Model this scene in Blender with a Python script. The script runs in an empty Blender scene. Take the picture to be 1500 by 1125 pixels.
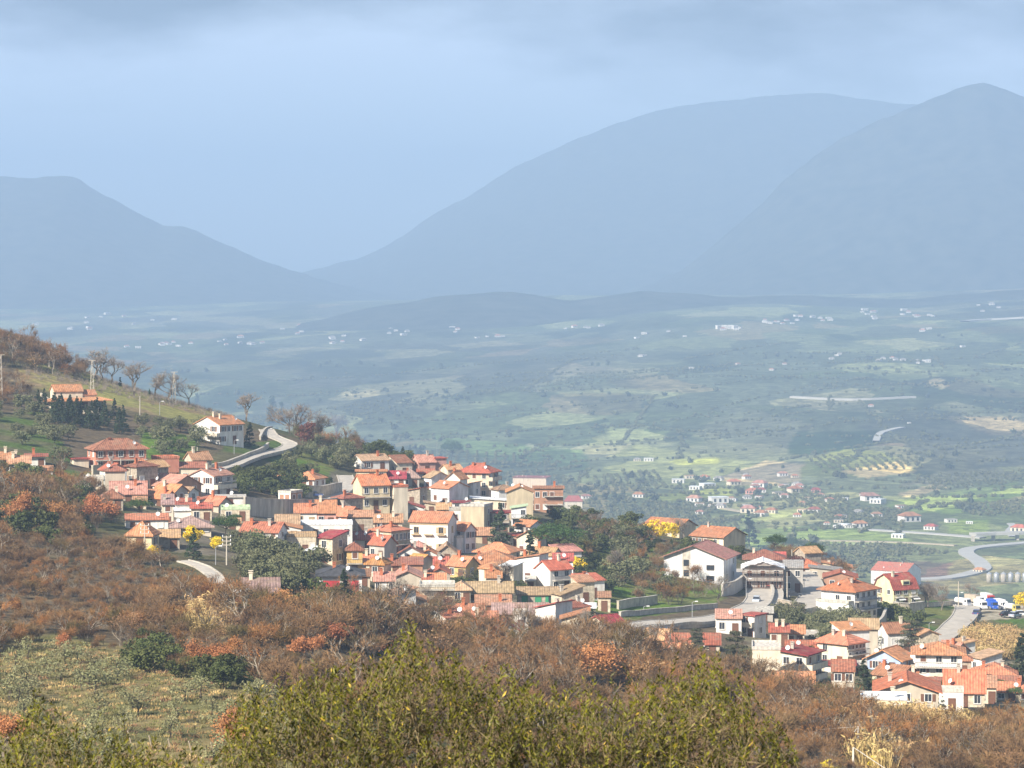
import bpy, math, random
import numpy as np
R = math.radians
random.seed(7); rng = np.random.default_rng(7)
scene = bpy.context.scene
COL = scene.collection

# ------------------------------------------------------------------ camera
F = 4253.0          # focal length in pixels of the 1500 px wide photograph
HZ = 400.0          # row of the horizon in the photograph
cam_d = bpy.data.cameras.new('camera'); cam = bpy.data.objects.new('camera', cam_d); COL.objects.link(cam)
cam.location = (0, 0, 0); cam.rotation_euler = (R(90), 0, 0)
cam_d.sensor_width = 36.0; cam_d.lens = 36.0*F/1500.0
cam_d.shift_y = (HZ-562.5)/1500.0
cam_d.clip_start = 0.5; cam_d.clip_end = 60000
cam_d.dof.use_dof = True; cam_d.dof.focus_distance = 700; cam_d.dof.aperture_fstop = 8.0
scene.camera = cam

# ------------------------------------------------------------------ sky, sun, exposure
SUN_EL, SUN_AZ = R(35), R(-136)     # azimuth from +Y (view direction), negative = to the left; behind the camera's shoulder
sdir = (math.sin(SUN_AZ)*math.cos(SUN_EL), math.cos(SUN_AZ)*math.cos(SUN_EL), math.sin(SUN_EL))
w = bpy.data.worlds.new('World'); scene.world = w; w.use_nodes = True
nt = w.node_tree; nt.nodes.clear()
def wn(t): return nt.nodes.new(t)
sky = wn('ShaderNodeTexSky'); sky.sky_type = 'NISHITA'; sky.sun_disc = False
sky.sun_elevation = SUN_EL; sky.sun_rotation = SUN_AZ; sky.altitude = 300; sky.air_density = 1.0; sky.dust_density = 1.2
tc = wn('ShaderNodeTexCoord'); mp = wn('ShaderNodeMapping'); mp.inputs['Scale'].default_value = (4.5, 4.5, 15.0)
mp.inputs['Rotation'].default_value = (R(4), R(16), 0)
nz = wn('ShaderNodeTexNoise'); nz.inputs['Scale'].default_value = 1.5; nz.inputs['Detail'].default_value = 8; nz.inputs['Roughness'].default_value = 0.58
rp = wn('ShaderNodeValToRGB'); rp.color_ramp.elements[0].position = 0.30; rp.color_ramp.elements[1].position = 0.62
rp.color_ramp.elements[0].color = (1.0,)*3+(1,); rp.color_ramp.elements[1].color = (1, 1, 1, 1)
sep = wn('ShaderNodeSeparateXYZ')
hr = wn('ShaderNodeMapRange'); hr.inputs[1].default_value = 0.0; hr.inputs[2].default_value = 0.075; hr.inputs[3].default_value = 0.15; hr.inputs[4].default_value = 1.0
mulf = wn('ShaderNodeMath'); mulf.operation = 'MULTIPLY'
crp = wn('ShaderNodeValToRGB')
crp.color_ramp.elements[0].position = 0.36; crp.color_ramp.elements[0].color = (4.6, 5.2, 6.2, 1)
crp.color_ramp.elements[1].position = 0.66; crp.color_ramp.elements[1].color = (0.28, 0.31, 0.36, 1)
mx = wn('ShaderNodeMix'); mx.data_type = 'RGBA'
bg = wn('ShaderNodeBackground'); bg.inputs['Strength'].default_value = 0.105
out = wn('ShaderNodeOutputWorld')
L = nt.links.new
L(tc.outputs['Generated'], mp.inputs['Vector']); L(mp.outputs[0], nz.inputs['Vector']); L(nz.outputs[0], rp.inputs[0])
L(tc.outputs['Generated'], sep.inputs[0]); L(sep.outputs[2], hr.inputs[0])
hr2 = wn('ShaderNodeMapRange'); hr2.inputs[1].default_value = 0.15; hr2.inputs[2].default_value = 0.45; hr2.inputs[3].default_value = 1.0; hr2.inputs[4].default_value = 0.55   # broken cloud overhead
mul2 = wn('ShaderNodeMath'); mul2.operation = 'MULTIPLY'; L(sep.outputs[2], hr2.inputs[0]); L(hr.outputs[0], mul2.inputs[0]); L(hr2.outputs[0], mul2.inputs[1])
L(rp.outputs[0], mulf.inputs[0]); L(mul2.outputs[0], mulf.inputs[1])
bias = wn('ShaderNodeMapRange'); bias.inputs[1].default_value = 0.02; bias.inputs[2].default_value = 0.115; bias.inputs[3].default_value = -0.26; bias.inputs[4].default_value = 0.13
addb = wn('ShaderNodeMath'); addb.operation = 'ADD'
L(sep.outputs[2], bias.inputs[0]); L(nz.outputs[0], addb.inputs[0]); L(bias.outputs[0], addb.inputs[1]); L(addb.outputs[0], crp.inputs[0])
L(mulf.outputs[0], mx.inputs[0]); L(sky.outputs[0], mx.inputs[6]); L(crp.outputs[0], mx.inputs[7])
L(mx.outputs[2], bg.inputs[0]); L(bg.outputs[0], out.inputs[0])
sun_d = bpy.data.lights.new('sun', 'SUN'); sun_d.energy = 5.0; sun_d.angle = R(0.53); sun_d.color = (1.0, 0.92, 0.80)
sun = bpy.data.objects.new('sun', sun_d); COL.objects.link(sun)
from mathutils import Vector, Matrix, Euler
sun.rotation_euler = Vector(sdir).to_track_quat('Z', 'Y').to_euler()
vs = scene.view_settings; vs.view_transform = 'Standard'; vs.look = 'None'; vs.exposure = 1.1; vs.gamma = 1.0; vs.use_curve_mapping = False
scene.render.engine = 'CYCLES'
cy = scene.cycles
cy.use_denoising = True
cy.max_bounces = 5; cy.diffuse_bounces = 2; cy.glossy_bounces = 2; cy.transmission_bounces = 2; cy.volume_bounces = 2; cy.transparent_max_bounces = 4
cy.caustics_reflective = False; cy.caustics_refractive = False
cy.sample_clamp_indirect = 6.0
scene.render.use_persistent_data = False

# ------------------------------------------------------------------ helpers
def P(px, py, D):
    return Vector(((px-750.0)/F*D, D, (HZ-py)/F*D))
MATS = {}
def mat(name, col, rough=0.85, var=0.15, scale=1.0, bump=0.0, col2=None, spec=0.3, metal=0.0, rnd=0.0, stretch=(1,1,1), coord='Object', detail=4.0, tile=None, stain=0.0):
    if name in MATS: return MATS[name]
    m = bpy.data.materials.new(name); m.use_nodes = True; n = m.node_tree; n.nodes.clear()
    o = n.nodes.new('ShaderNodeOutputMaterial'); b = n.nodes.new('ShaderNodeBsdfPrincipled')
    b.inputs['Roughness'].default_value = rough; b.inputs['Specular IOR Level'].default_value = spec; b.inputs['Metallic'].default_value = metal
    tcn = n.nodes.new('ShaderNodeTexCoord'); mpn = n.nodes.new('ShaderNodeMapping'); mpn.inputs['Scale'].default_value = stretch
    nn = n.nodes.new('ShaderNodeTexNoise'); nn.inputs['Scale'].default_value = scale; nn.inputs['Detail'].default_value = detail
    n.links.new(tcn.outputs[coord], mpn.inputs[0]); n.links.new(mpn.outputs[0], nn.inputs['Vector'])
    rr = n.nodes.new('ShaderNodeValToRGB'); rr.color_ramp.elements[0].position = 0.32; rr.color_ramp.elements[1].position = 0.68
    c1 = tuple(c*(1-var) for c in col); c2 = col2 if col2 else tuple(min(1, c*(1+var)) for c in col)
    rr.color_ramp.elements[0].color = (*c1, 1); rr.color_ramp.elements[1].color = (*c2, 1)
    n.links.new(nn.outputs[0], rr.inputs[0]); last = rr.outputs[0]
    if rnd > 0:
        oi = n.nodes.new('ShaderNodeObjectInfo'); hsv = n.nodes.new('ShaderNodeHueSaturation')
        mr = n.nodes.new('ShaderNodeMapRange'); mr.inputs[3].default_value = 1-rnd; mr.inputs[4].default_value = 1+rnd
        n.links.new(oi.outputs['Random'], mr.inputs[0]); n.links.new(mr.outputs[0], hsv.inputs['Value'])
        mr2 = n.nodes.new('ShaderNodeMapRange'); mr2.inputs[3].default_value = 0.5-rnd*0.06; mr2.inputs[4].default_value = 0.5+rnd*0.06
        mm = n.nodes.new('ShaderNodeMath'); mm.operation = 'FRACT'; m3 = n.nodes.new('ShaderNodeMath'); m3.operation = 'MULTIPLY'; m3.inputs[1].default_value = 7.31
        n.links.new(oi.outputs['Random'], m3.inputs[0]); n.links.new(m3.outputs[0], mm.inputs[0]); n.links.new(mm.outputs[0], mr2.inputs[0])
        n.links.new(mr2.outputs[0], hsv.inputs['Hue']); n.links.new(last, hsv.inputs['Color']); last = hsv.outputs[0]
    if stain:
        sn_ = n.nodes.new('ShaderNodeTexNoise'); sn_.inputs['Scale'].default_value = 0.42; sn_.inputs['Detail'].default_value = 9; sn_.inputs['Roughness'].default_value = 0.72; sm_ = n.nodes.new('ShaderNodeMapping'); sm_.inputs['Scale'].default_value = (1.2, 1.2, 0.55)
        n.links.new(tcn.outputs[coord], sm_.inputs[0]); n.links.new(sm_.outputs[0], sn_.inputs['Vector']); sr_ = n.nodes.new('ShaderNodeMapRange'); sr_.inputs[1].default_value = 0.5; sr_.inputs[2].default_value = 0.7; sr_.inputs[4].default_value = stain
        sx_ = n.nodes.new('ShaderNodeMix'); sx_.data_type = 'RGBA'; n.links.new(sn_.outputs[0], sr_.inputs[0]); n.links.new(sr_.outputs[0], sx_.inputs[0]); n.links.new(last, sx_.inputs[6]); sx_.inputs[7].default_value = (0.30, 0.25, 0.19, 1); last = sx_.outputs[2]
    if tile:
        wt = n.nodes.new('ShaderNodeTexWave'); wt.wave_type = 'BANDS'; wt.bands_direction = tile; wt.inputs['Scale'].default_value = 0.62; wt.inputs['Distortion'].default_value = 0.6; wt.inputs['Detail'].default_value = 2
        n.links.new(tcn.outputs[coord], wt.inputs['Vector']); mw = n.nodes.new('ShaderNodeMapRange'); mw.inputs[3].default_value = 0.72; mw.inputs[4].default_value = 1.15
        n.links.new(wt.outputs['Fac'], mw.inputs[0]); sw_ = n.nodes.new('ShaderNodeVectorMath'); sw_.operation = 'SCALE'; n.links.new(last, sw_.inputs[0]); n.links.new(mw.outputs[0], sw_.inputs['Scale']); last = sw_.outputs[0]
        n2_ = n.nodes.new('ShaderNodeTexNoise'); n2_.inputs['Scale'].default_value = 0.35; n2_.inputs['Detail'].default_value = 5; n.links.new(tcn.outputs[coord], n2_.inputs['Vector'])
        mr3 = n.nodes.new('ShaderNodeMapRange'); mr3.inputs[1].default_value = 0.5; mr3.inputs[2].default_value = 0.72; mr3.inputs[4].default_value = 0.6; n.links.new(n2_.outputs[0], mr3.inputs[0])
        mxl = n.nodes.new('ShaderNodeMix'); mxl.data_type = 'RGBA'; n.links.new(mr3.outputs[0], mxl.inputs[0]); n.links.new(last, mxl.inputs[6]); mxl.inputs[7].default_value = (0.30, 0.22, 0.15, 1); last = mxl.outputs[2]
    n.links.new(last, b.inputs['Base Color'])
    if bump > 0:
        bn = n.nodes.new('ShaderNodeBump'); bn.inputs['Strength'].default_value = bump; bn.inputs['Distance'].default_value = 0.1
        n.links.new(nn.outputs[0], bn.inputs['Height']); n.links.new(bn.outputs[0], b.inputs['Normal'])
    n.links.new(b.outputs[0], o.inputs[0])
    MATS[name] = m
    return m
class MB:
    """collects shapes into one mesh"""
    def __init__(s): s.v = []; s.f = []; s.m = []
    def add(s, verts, faces, mi=0):
        k = len(s.v); s.v.extend([tuple(p) for p in verts]); s.f.extend([tuple(i+k for i in f) for f in faces]); s.m.extend([mi]*len(faces))
    def box(s, x0, x1, y0, y1, z0, z1, mi=0):
        s.add([(x0,y0,z0),(x1,y0,z0),(x1,y1,z0),(x0,y1,z0),(x0,y0,z1),(x1,y0,z1),(x1,y1,z1),(x0,y1,z1)],
              [(0,3,2,1),(4,5,6,7),(0,1,5,4),(1,2,6,5),(2,3,7,6),(3,0,4,7)], mi)
    def tube(s, p0, p1, r0, r1, n=4, mi=0, cap=True):
        p0 = Vector(p0); p1 = Vector(p1); d = (p1-p0)
        if d.length < 1e-6: return
        q = d.to_track_quat('Z', 'Y'); vs_ = []
        for (p, r) in ((p0, r0), (p1, r1)):
            for i in range(n):
                a = 2*math.pi*i/n; vs_.append(p + q @ Vector((r*math.cos(a), r*math.sin(a), 0)))
        fs = [(i, (i+1) % n, n+(i+1) % n, n+i) for i in range(n)]
        if cap: fs += [tuple(range(n-1, -1, -1)), tuple(range(n, 2*n))]
        s.add(vs_, fs, mi)
    def lathe(s, prof, n=10, c=(0,0,0), mi=0):
        vs_ = []; fs = []
        for (r, z) in prof:
            for i in range(n):
                a = 2*math.pi*i/n; vs_.append((c[0]+r*math.cos(a), c[1]+r*math.sin(a), c[2]+z))
        for k in range(len(prof)-1):
            for i in range(n): fs.append((k*n+i, k*n+(i+1) % n, (k+1)*n+(i+1) % n, (k+1)*n+i))
        fs.append(tuple(range(n-1, -1, -1))); fs.append(tuple(range((len(prof)-1)*n, len(prof)*n)))
        s.add(vs_, fs, mi)
    def prism(s, poly, y0, y1, mi=0):
        """polygon in xz, extruded along y"""
        n = len(poly); vs_ = [(x, y0, z) for x, z in poly]+[(x, y1, z) for x, z in poly]
        fs = [tuple(range(n)), tuple(range(2*n-1, n-1, -1))]+[((i+1) % n, i, n+i, n+(i+1) % n) for i in range(n)]
        s.add(vs_, fs, mi)
    def mesh(s, name, mats, smooth=False):
        me = bpy.data.meshes.new(name); me.from_pydata(s.v, [], s.f)
        for m in (mats if isinstance(mats, (list, tuple)) else [mats]): me.materials.append(m)
        if any(s.m): me.polygons.foreach_set('material_index', s.m)
        if smooth: me.polygons.foreach_set('use_smooth', [True]*len(s.f))
        me.update(); return me
    def build(s, name, mats, parent=None, smooth=False):
        return ob(name, s.mesh(name, mats, smooth), parent)
def ob(name, data, parent=None, loc=None, rz=None):
    o = bpy.data.objects.new(name, data); COL.objects.link(o)
    if parent is not None: o.parent = parent
    if loc is not None: o.location = loc
    if rz is not None: o.rotation_euler = (0, 0, rz)
    return o
def tag(o, label, cat=None, group=None, kind=None):
    if label: o['label'] = label
    if cat: o['category'] = cat
    if group: o['group'] = group
    if kind: o['kind'] = kind
    return o
def thing(name, label, cat, loc=(0,0,0), rz=0, group=None):
    o = ob(name, None, None, loc, rz); o.empty_display_size = 0.3
    return tag(o, label, cat, group)
def npmesh(name, V, Fq, mats, mi=None, smooth=False):
    V = np.asarray(V, np.float32); Fq = np.asarray(Fq, np.int32)
    me = bpy.data.meshes.new(name); nv = len(V); nf, k = Fq.shape
    me.vertices.add(nv); me.vertices.foreach_set('co', V.ravel())
    me.loops.add(nf*k); me.loops.foreach_set('vertex_index', Fq.ravel())
    me.polygons.add(nf); me.polygons.foreach_set('loop_start', np.arange(nf, dtype=np.int32)*k)
    me.polygons.foreach_set('loop_total', np.full(nf, k, np.int32))
    for m in (mats if isinstance(mats, (list, tuple)) else [mats]): me.materials.append(m)
    if mi is not None: me.polygons.foreach_set('material_index', np.asarray(mi, np.int32))
    me.polygons.foreach_set('use_smooth', np.full(nf, smooth, bool))
    me.update(calc_edges=True); me.validate(); return me
# ------------------------------------------------------------------ terrain: heights read off the photograph column by column
NEAR = {  # photo column: (photo row, distance in m) of the ground, front to crest
 -150: [(1125,265),(1040,315),(960,375),(880,445),(780,555),(700,650),(650,720),(590,800),(540,850),(500,890),(470,930)],
 0:    [(1125,270),(1040,320),(960,380),(880,450),(780,560),(700,660),(660,720),(600,800),(560,845),(520,885),(492,925)],
 100:  [(1125,275),(1040,322),(960,385),(880,455),(790,560),(720,660),(675,720),(610,810),(575,850),(545,890),(530,915)],
 200:  [(1125,280),(1000,340),(950,400),(850,500),(780,590),(730,680),(690,735),(630,800),(600,840),(578,885),(572,905)],
 350:  [(1125,280),(1000,345),(920,430),(850,520),(800,600),(750,680),(705,745),(660,800),(640,835),(618,875),(612,895)],
 500:  [(1125,290),(1000,370),(920,470),(870,560),(815,650),(770,715),(730,765),(690,825),(660,860),(650,885)],
 600:  [(1125,300),(1000,400),(935,500),(890,590),(830,680),(780,740),(735,795),(695,850),(680,880)],
 700:  [(1125,300),(1000,420),(935,520),(890,600),(830,690),(780,750),(740,810),(715,855),(708,880)],
 830:  [(1125,310),(1000,440),(940,540),(890,620),(830,710),(780,785),(755,830),(748,850)],
 950:  [(1125,320),(1010,450),(945,560),(900,640),(855,710),(815,770),(788,825),(783,845)],
 1080: [(1125,330),(1040,440),(965,560),(910,650),(858,735),(818,800),(803,835),(800,850)],
 1180: [(1125,345),(1050,455),(985,560),(920,660),(875,730),(845,785),(833,825),(830,840)],
 1290: [(1125,360),(1055,470),(1000,560),(940,660),(900,730),(870,785),(860,815),(858,830)],
 1400: [(1125,375),(1065,480),(1010,570),(955,660),(905,740),(887,775),(884,795)],
 1500: [(1125,390),(1065,490),(1010,580),(955,670),(908,745),(893,780),(890,800)],
 1650: [(1125,400),(1070,495),(1015,585),(960,675),(915,745),(898,785),(895,805)],
}
FAR = {   # the valley floor (180 m below the camera) and the rise beyond it
 -150: [(560,4785),(520,6300),(490,8000),(462,10200),(445,11800)],
 300:  [(560,4785),(520,6250),(490,7800),(460,10000),(442,11500)],
 600:  [(600,3800),(560,4700),(520,6000),(490,7200),(462,9000),(440,10400)],
 820:  [(640,3190),(600,3700),(560,4400),(520,5500),(490,6800),(460,8500),(433,9700)],
 1050: [(690,2640),(650,2960),(600,3420),(560,4000),(520,4900),(480,6200),(450,7600),(432,9500)],
 1300: [(770,2070),(722,2360),(700,2460),(668,2620),(640,2900),(600,3300),(560,3900),(520,4800),(480,6200),(450,7900),(430,9500)],
 1500: [(770,2070),(722,2350),(690,2540),(655,2750),(640,2900),(600,3300),(560,3900),(500,5200),(450,7500),(424,9000)],
 1650: [(770,2070),(722,2350),(685,2540),(650,2740),(630,2900),(590,3300),(550,3900),(490,5200),(440,7500),(415,9000)],
}
VALLEY = -234.0
def RD(d): return d*1.3 if d < 3000 else 3900+(d-3000)*0.65
FAR = {c: [(y, RD(d)) for y, d in v] for c, v in FAR.items()}
DN = np.concatenate([np.arange(-60, 260, 8), np.arange(260, 960, 3.0), np.arange(960, 1500, 14), np.geomspace(1500, 10800, 330)])
UPX = np.linspace(-420, 1920, 391)          # photo columns
def _interp_cols(tab, Dg, pre, post):
    cols = sorted(tab); Z = np.zeros((len(cols), len(Dg)))
    for i, c in enumerate(cols):
        pts = [(d, (HZ-y)/F*d) for y, d in tab[c]]
        pts = pre(c, pts)+pts+post(c, pts)
        pts.sort(); Z[i] = np.interp(Dg, [p[0] for p in pts], [p[1] for p in pts])
    return np.array(cols, float), Z
cN, ZN = _interp_cols(NEAR, DN, lambda c, p: [(-400, 6), (0, -1.8), (14, -4.0), (30, -8.6), (60, -14), (120, -28), (200, -42.5)],
                      lambda c, p: [(p[-1][0]+25, p[-1][1]-2), (p[-1][0]+540, VALLEY), (13000, VALLEY)])
cF, ZF = _interp_cols(FAR, DN, lambda c, p: [(-400, VALLEY), (min(q[0] for q in p)-300, VALLEY)], lambda c, p: [(13500, p[-1][1]-40)])
def _blend(cols, Z):
    o = np.zeros((len(UPX), len(DN)))
    for j in range(len(DN)): o[:, j] = np.interp(UPX, cols, Z[:, j])
    return o
ZNg, ZFg = _blend(cN, ZN), _blend(cF, ZF)
def _smooth(a, n, ax):
    k = np.hanning(n+2)[1:-1]; k /= k.sum()
    pad = [(0, 0), (0, 0)]; pad[ax] = (n//2, n//2)
    b = np.pad(a, pad, mode='edge')
    return np.apply_along_axis(lambda v: np.convolve(v, k, mode='valid'), ax, b)
ZNg = _smooth(_smooth(ZNg, 25, 0), 9, 1); ZFg = _smooth(_smooth(ZFg, 31, 0), 9, 1)
ZG = np.where(DN[None, :] < 1500, ZNg, ZFg)
def vnoise(x, y, s, seed=0):
    """value noise"""
    x = np.asarray(x)/s; y = np.asarray(y)/s
    xi = np.floor(x).astype(np.int64); yi = np.floor(y).astype(np.int64); fx = x-xi; fy = y-yi
    fx = fx*fx*(3-2*fx); fy = fy*fy*(3-2*fy)
    def h(a, b):
        n = (a*374761393 + b*668265263 + seed*1442695041) & 0x7fffffff
        n = ((n ^ (n >> 13))*1274126177) & 0x7fffffff
        return ((n ^ (n >> 16)) & 0xffff)/65535.0
    return (h(xi, yi)*(1-fx)+h(xi+1, yi)*fx)*(1-fy)+(h(xi, yi+1)*(1-fx)+h(xi+1, yi+1)*fx)*fy
def fbm(x, y, s, seed=0, o=4):
    r = 0; a = 0.5
    for i in range(o): r = r+a*vnoise(x, y, s/2**i, seed+i); a *= 0.5
    return r/(1-0.5**o)
GU, GD = np.meshgrid(UPX, DN, indexing='ij')
OFF = 45.0           # the fan of the mesh starts behind the camera
GX = (GU-750)/F*(np.maximum(GD, 0)+0.0)
# a strip of constant width round the camera, widening to the fan
GX = np.where(GD < 60, (GU-750)/F*(60+0*GD)*3.0*(1-np.clip(GD, 0, 60)/60)+(GU-750)/F*60*np.clip(GD, 0, 60)/60, GX)
amp = np.clip((GD-2900)/1800, 0, 1)*np.clip((9500-GD)/2000, 0.2, 1)
ZG = ZG + amp*(fbm(GX, GD*0.6, 620, 3)-0.5)*32*np.clip((GU-350)/500, 0.25, 1)
ZG = ZG + np.where(GD < 1000, (fbm(GX, GD, 26, 11, 3)-0.5)*1.3*np.clip((GD-150)/150, 0, 1), 0)
def height(X, Y):
    X = np.asarray(X, float); Y = np.asarray(Y, float)
    u = np.where(Y >= 60, 750+F*X/np.maximum(Y, 60), 750+F*X/60)
    i = np.clip((u-UPX[0])/(UPX[1]-UPX[0]), 0, len(UPX)-1.001); i0 = i.astype(int); a = i-i0
    j0 = np.clip(np.searchsorted(DN, Y)-1, 0, len(DN)-2); b = np.clip((Y-DN[j0])/(DN[j0+1]-DN[j0]), 0, 1)
    return (ZG[i0, j0]*(1-a)+ZG[i0+1, j0]*a)*(1-b)+(ZG[i0, j0+1]*(1-a)+ZG[i0+1, j0+1]*a)*b
_DS = np.concatenate([np.arange(240, 1000, 0.75), np.geomspace(1000, 10700, 1500)])
def hit(px, py, dmin=240):
    """the point of the ground seen at a photo pixel"""
    ds = _DS[_DS >= dmin]; X = (px-750)/F*ds
    rows = HZ-F*height(X, ds)/ds
    k = np.nonzero(rows <= py)[0]
    d = ds[k[0]] if len(k) else 880.0
    x = (px-750)/F*d
    return Vector((x, d, float(height(x, d))))
def gz(x, y): return float(height(x, y))

# ground cover colour per vertex, read from the regions of the photograph
PX = GU; PY = HZ-F*ZG/np.maximum(GD, 30)
def inpoly(px, py, poly):
    r = np.zeros(px.shape, bool); n = len(poly)
    for i in range(n):
        x0, y0 = poly[i]; x1, y1 = poly[(i+1) % n]
        if y0 == y1: continue
        c = ((y0 > py) != (y1 > py)) & (px < (x1-x0)*(py-y0)/(y1-y0)+x0); r ^= c
    return r
cov = np.zeros(GX.shape+(3,))
def lerp(a, b, t): return a*(1-t[..., None])+np.array(b)*t[..., None]
n1 = fbm(GX, GD, 40, 21); n2 = fbm(GX, GD, 12, 31)
cov[:] = (0.125, 0.095, 0.058)
cov = lerp(cov, (0.085, 0.09, 0.035), np.clip((n1-0.5)*5, 0, 1))
WX = GU+(n2-0.5)*26; WY = PY+(n1-0.5)*10
def paint(poly, c, c2=None, dmin=200, dmax=1000):
    global cov
    m = inpoly(WX, WY, poly) & (GD > dmin) & (GD < dmax)
    t = m.astype(float)
    cov = lerp(cov, c, t)
    if c2 is not None: cov = lerp(cov, c2, t*np.clip((n2-0.45)*6, 0, 1))
GREEN = (0.10, 0.165, 0.022); GREEN2 = (0.14, 0.15, 0.045); DRY = (0.26, 0.19, 0.085)
paint([(-60,960),(90,925),(200,950),(330,1000),(430,1010),(460,1130),(-60,1130)], (0.195, 0.155, 0.07), (0.125, 0.12, 0.048))
paint([(265,895),(300,890),(335,905),(330,935),(280,935)], (0.34, 0.26, 0.13), DRY)
paint([(20,560),(28,540),(75,533),(340,606),(330,622),(290,622),(170,595),(60,572)], (0.24, 0.225, 0.07), (0.23, 0.17, 0.09))
paint([(-20,605),(60,600),(120,700),(300,690),(330,650),(420,640),(420,700),(300,710),(-20,700)], (0.075, 0.115, 0.024), (0.11, 0.10, 0.05))
paint([(200,630),(290,640),(300,680),(215,690)], GREEN, (0.07, 0.1, 0.02))
paint([(120,690),(250,695),(250,712),(120,712)], GREEN, GREEN2)
paint([(425,650),(500,660),(500,700),(430,690)], GREEN, GREEN2)
paint([(480,700),(520,660),(860,730),(880,800),(900,900),(620,900),(520,860),(440,830),(180,800),(200,715),(420,730)], (0.17, 0.145, 0.105), (0.10, 0.095, 0.055))
paint([(880,800),(960,790),(1075,860),(1040,890),(900,910),(840,880)], GREEN2, GREEN)
paint([(960,790),(1180,820),(1180,850),(1060,850)], (0.13,0.12,0.07), (0.08,0.09,0.04))
paint([(1140,880),(1500,880),(1500,940),(1430,960),(1270,950),(1160,930)], (0.07, 0.12, 0.022), GREEN2)
paint([(1370,905),(1520,905),(1520,935),(1360,950)], (0.075, 0.13, 0.022), (0.12, 0.11, 0.05))
paint([(1400,930),(1520,935),(1520,985),(1410,965)], (0.30, 0.20, 0.08), (0.2, 0.16, 0.07))
paint([(1395,876),(1520,880),(1520,905),(1440,908),(1400,902)], (0.42, 0.36, 0.27), (0.34, 0.3, 0.22))
paint([(1090,930),(1520,935),(1520,1040),(1090,1030)], (0.2, 0.17, 0.11), (0.11, 0.115, 0.05))
paint([(1200,1040),(1520,1035),(1520,1130),(1200,1130)], (0.27, 0.19, 0.085), (0.15, 0.12, 0.06))
# valley
vm = np.clip((GD-1000)/150, 0, 1)
big = fbm(GX, GD*0.7, 700, 41); med = fbm(GX, GD*0.35, 160, 51)
vcol = np.zeros_like(cov); vcol[:] = (0.115, 0.115, 0.078)
vcol = lerp(vcol, (0.145, 0.16, 0.088), np.clip((big-0.42)*5, 0, 1))
vcol = lerp(vcol, (0.035, 0.05, 0.025), np.clip((med-0.55)*9, 0, 0.7))
cov = lerp(cov, (0, 0, 0), vm)+vcol*vm[..., None]
VWX = GU+(med-0.5)*50; VWY = PY+(big-0.5)*8
def vpaint(poly, c, f=1.0):
    global cov
    m = inpoly(VWX, VWY, poly) & (GD > 1400)
    cov = lerp(cov, c, m*f)
LG = (0.24, 0.29, 0.09); PG = (0.26, 0.29, 0.14); TAN = (0.48, 0.37, 0.2); YG = (0.32, 0.33, 0.09); BR = (0.13, 0.10, 0.075); DKG = (0.03, 0.05, 0.022)
vpaint([(860,640),(1180,690),(1520,700),(1520,870),(830,870)], (0.185, 0.195, 0.095))
vpaint([(980,780),(1250,770),(1350,790),(1340,800),(1000,805)], LG)
vpaint([(1080,758),(1200,742),(1220,752),(1090,768)], (0.25, 0.28, 0.11))
vpaint([(1300,735),(1500,705),(1510,740),(1400,752),(1310,750)], LG)
vpaint([(1320,722),(1390,706),(1395,714),(1330,728)], TAN)
vpaint([(1455,735),(1520,722),(1520,732),(1470,740)], TAN)
vpaint([(1385,762),(1450,758),(1450,785),(1390,780)], (0.2, 0.24, 0.06))
vpaint([(1390,690),(1500,680),(1500,700),(1320,712)], (0.23, 0.21, 0.13))
vpaint([(1180,675),(1240,655),(1345,668),(1350,690),(1270,698),(1180,698)], (0.17, 0.18, 0.06))
vpaint([(1240,690),(1300,678),(1330,672),(1350,690),(1280,700)], (0.5, 0.37, 0.18))
vpaint([(1060,700),(1120,675),(1180,680),(1180,712),(1090,712)], (0.34, 0.27, 0.17))
vpaint([(1160,632),(1290,630),(1285,650),(1180,668),(1150,665)], DKG)
vpaint([(1300,640),(1400,650),(1480,660),(1420,690),(1350,688),(1290,660)], (0.15, 0.14, 0.08))
vpaint([(1390,610),(1480,608),(1520,625),(1520,638),(1450,636)], (0.27, 0.21, 0.13))
vpaint([(1360,558),(1385,556),(1398,568),(1385,571)], (0.62, 0.48, 0.28))
vpaint([(900,628),(985,632),(970,645),(890,648)], PG, 0.5)
vpaint([(860,655),(930,650),(900,670),(850,672)], (0.28, 0.25, 0.17), 0.5)
vpaint([(980,675),(1050,670),(1050,680),(1000,682)], YG)
vpaint([(855,760),(1010,752),(1010,770),(870,785)], (0.25, 0.25, 0.15))
vpaint([(940,730),(1080,715),(1080,728),(960,738)], YG)
vpaint([(1260,790),(1340,798),(1330,806),(1250,803)], PG)
vpaint([(500,575),(545,570),(545,580),(500,584)], (0.4, 0.34, 0.22), 0.35)
vpaint([(690,590),(760,572),(760,590),(700,602)], PG, 0.35)
vpaint([(820,575),(950,568),(950,578),(830,582)], PG, 0.35)
vpaint([(620,640),(860,660),(860,690),(700,670)], (0.13, 0.18, 0.07))
vpaint([(780,652),(860,655),(850,660),(780,657)], (0.45, 0.42, 0.33), 0.5)
vpaint([(1330,820),(1410,825),(1400,850),(1340,850)], BR)
vpaint([(1440,815),(1520,808),(1520,825),(1450,830)], PG)
ground_v = np.stack([GX, GD, ZG], -1).reshape(-1, 3)
nu, nd = GX.shape
idx = np.arange(nu*nd).reshape(nu, nd)
ground_f = np.stack([idx[:-1, :-1], idx[1:, :-1], idx[1:, 1:], idx[:-1, 1:]], -1).reshape(-1, 4)
gm = bpy.data.materials.new('ground_cover'); gm.use_nodes = True
n = gm.node_tree; b = n.nodes['Principled BSDF']; b.inputs['Roughness'].default_value = 0.95; b.inputs['Specular IOR Level'].default_value = 0.1
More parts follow.
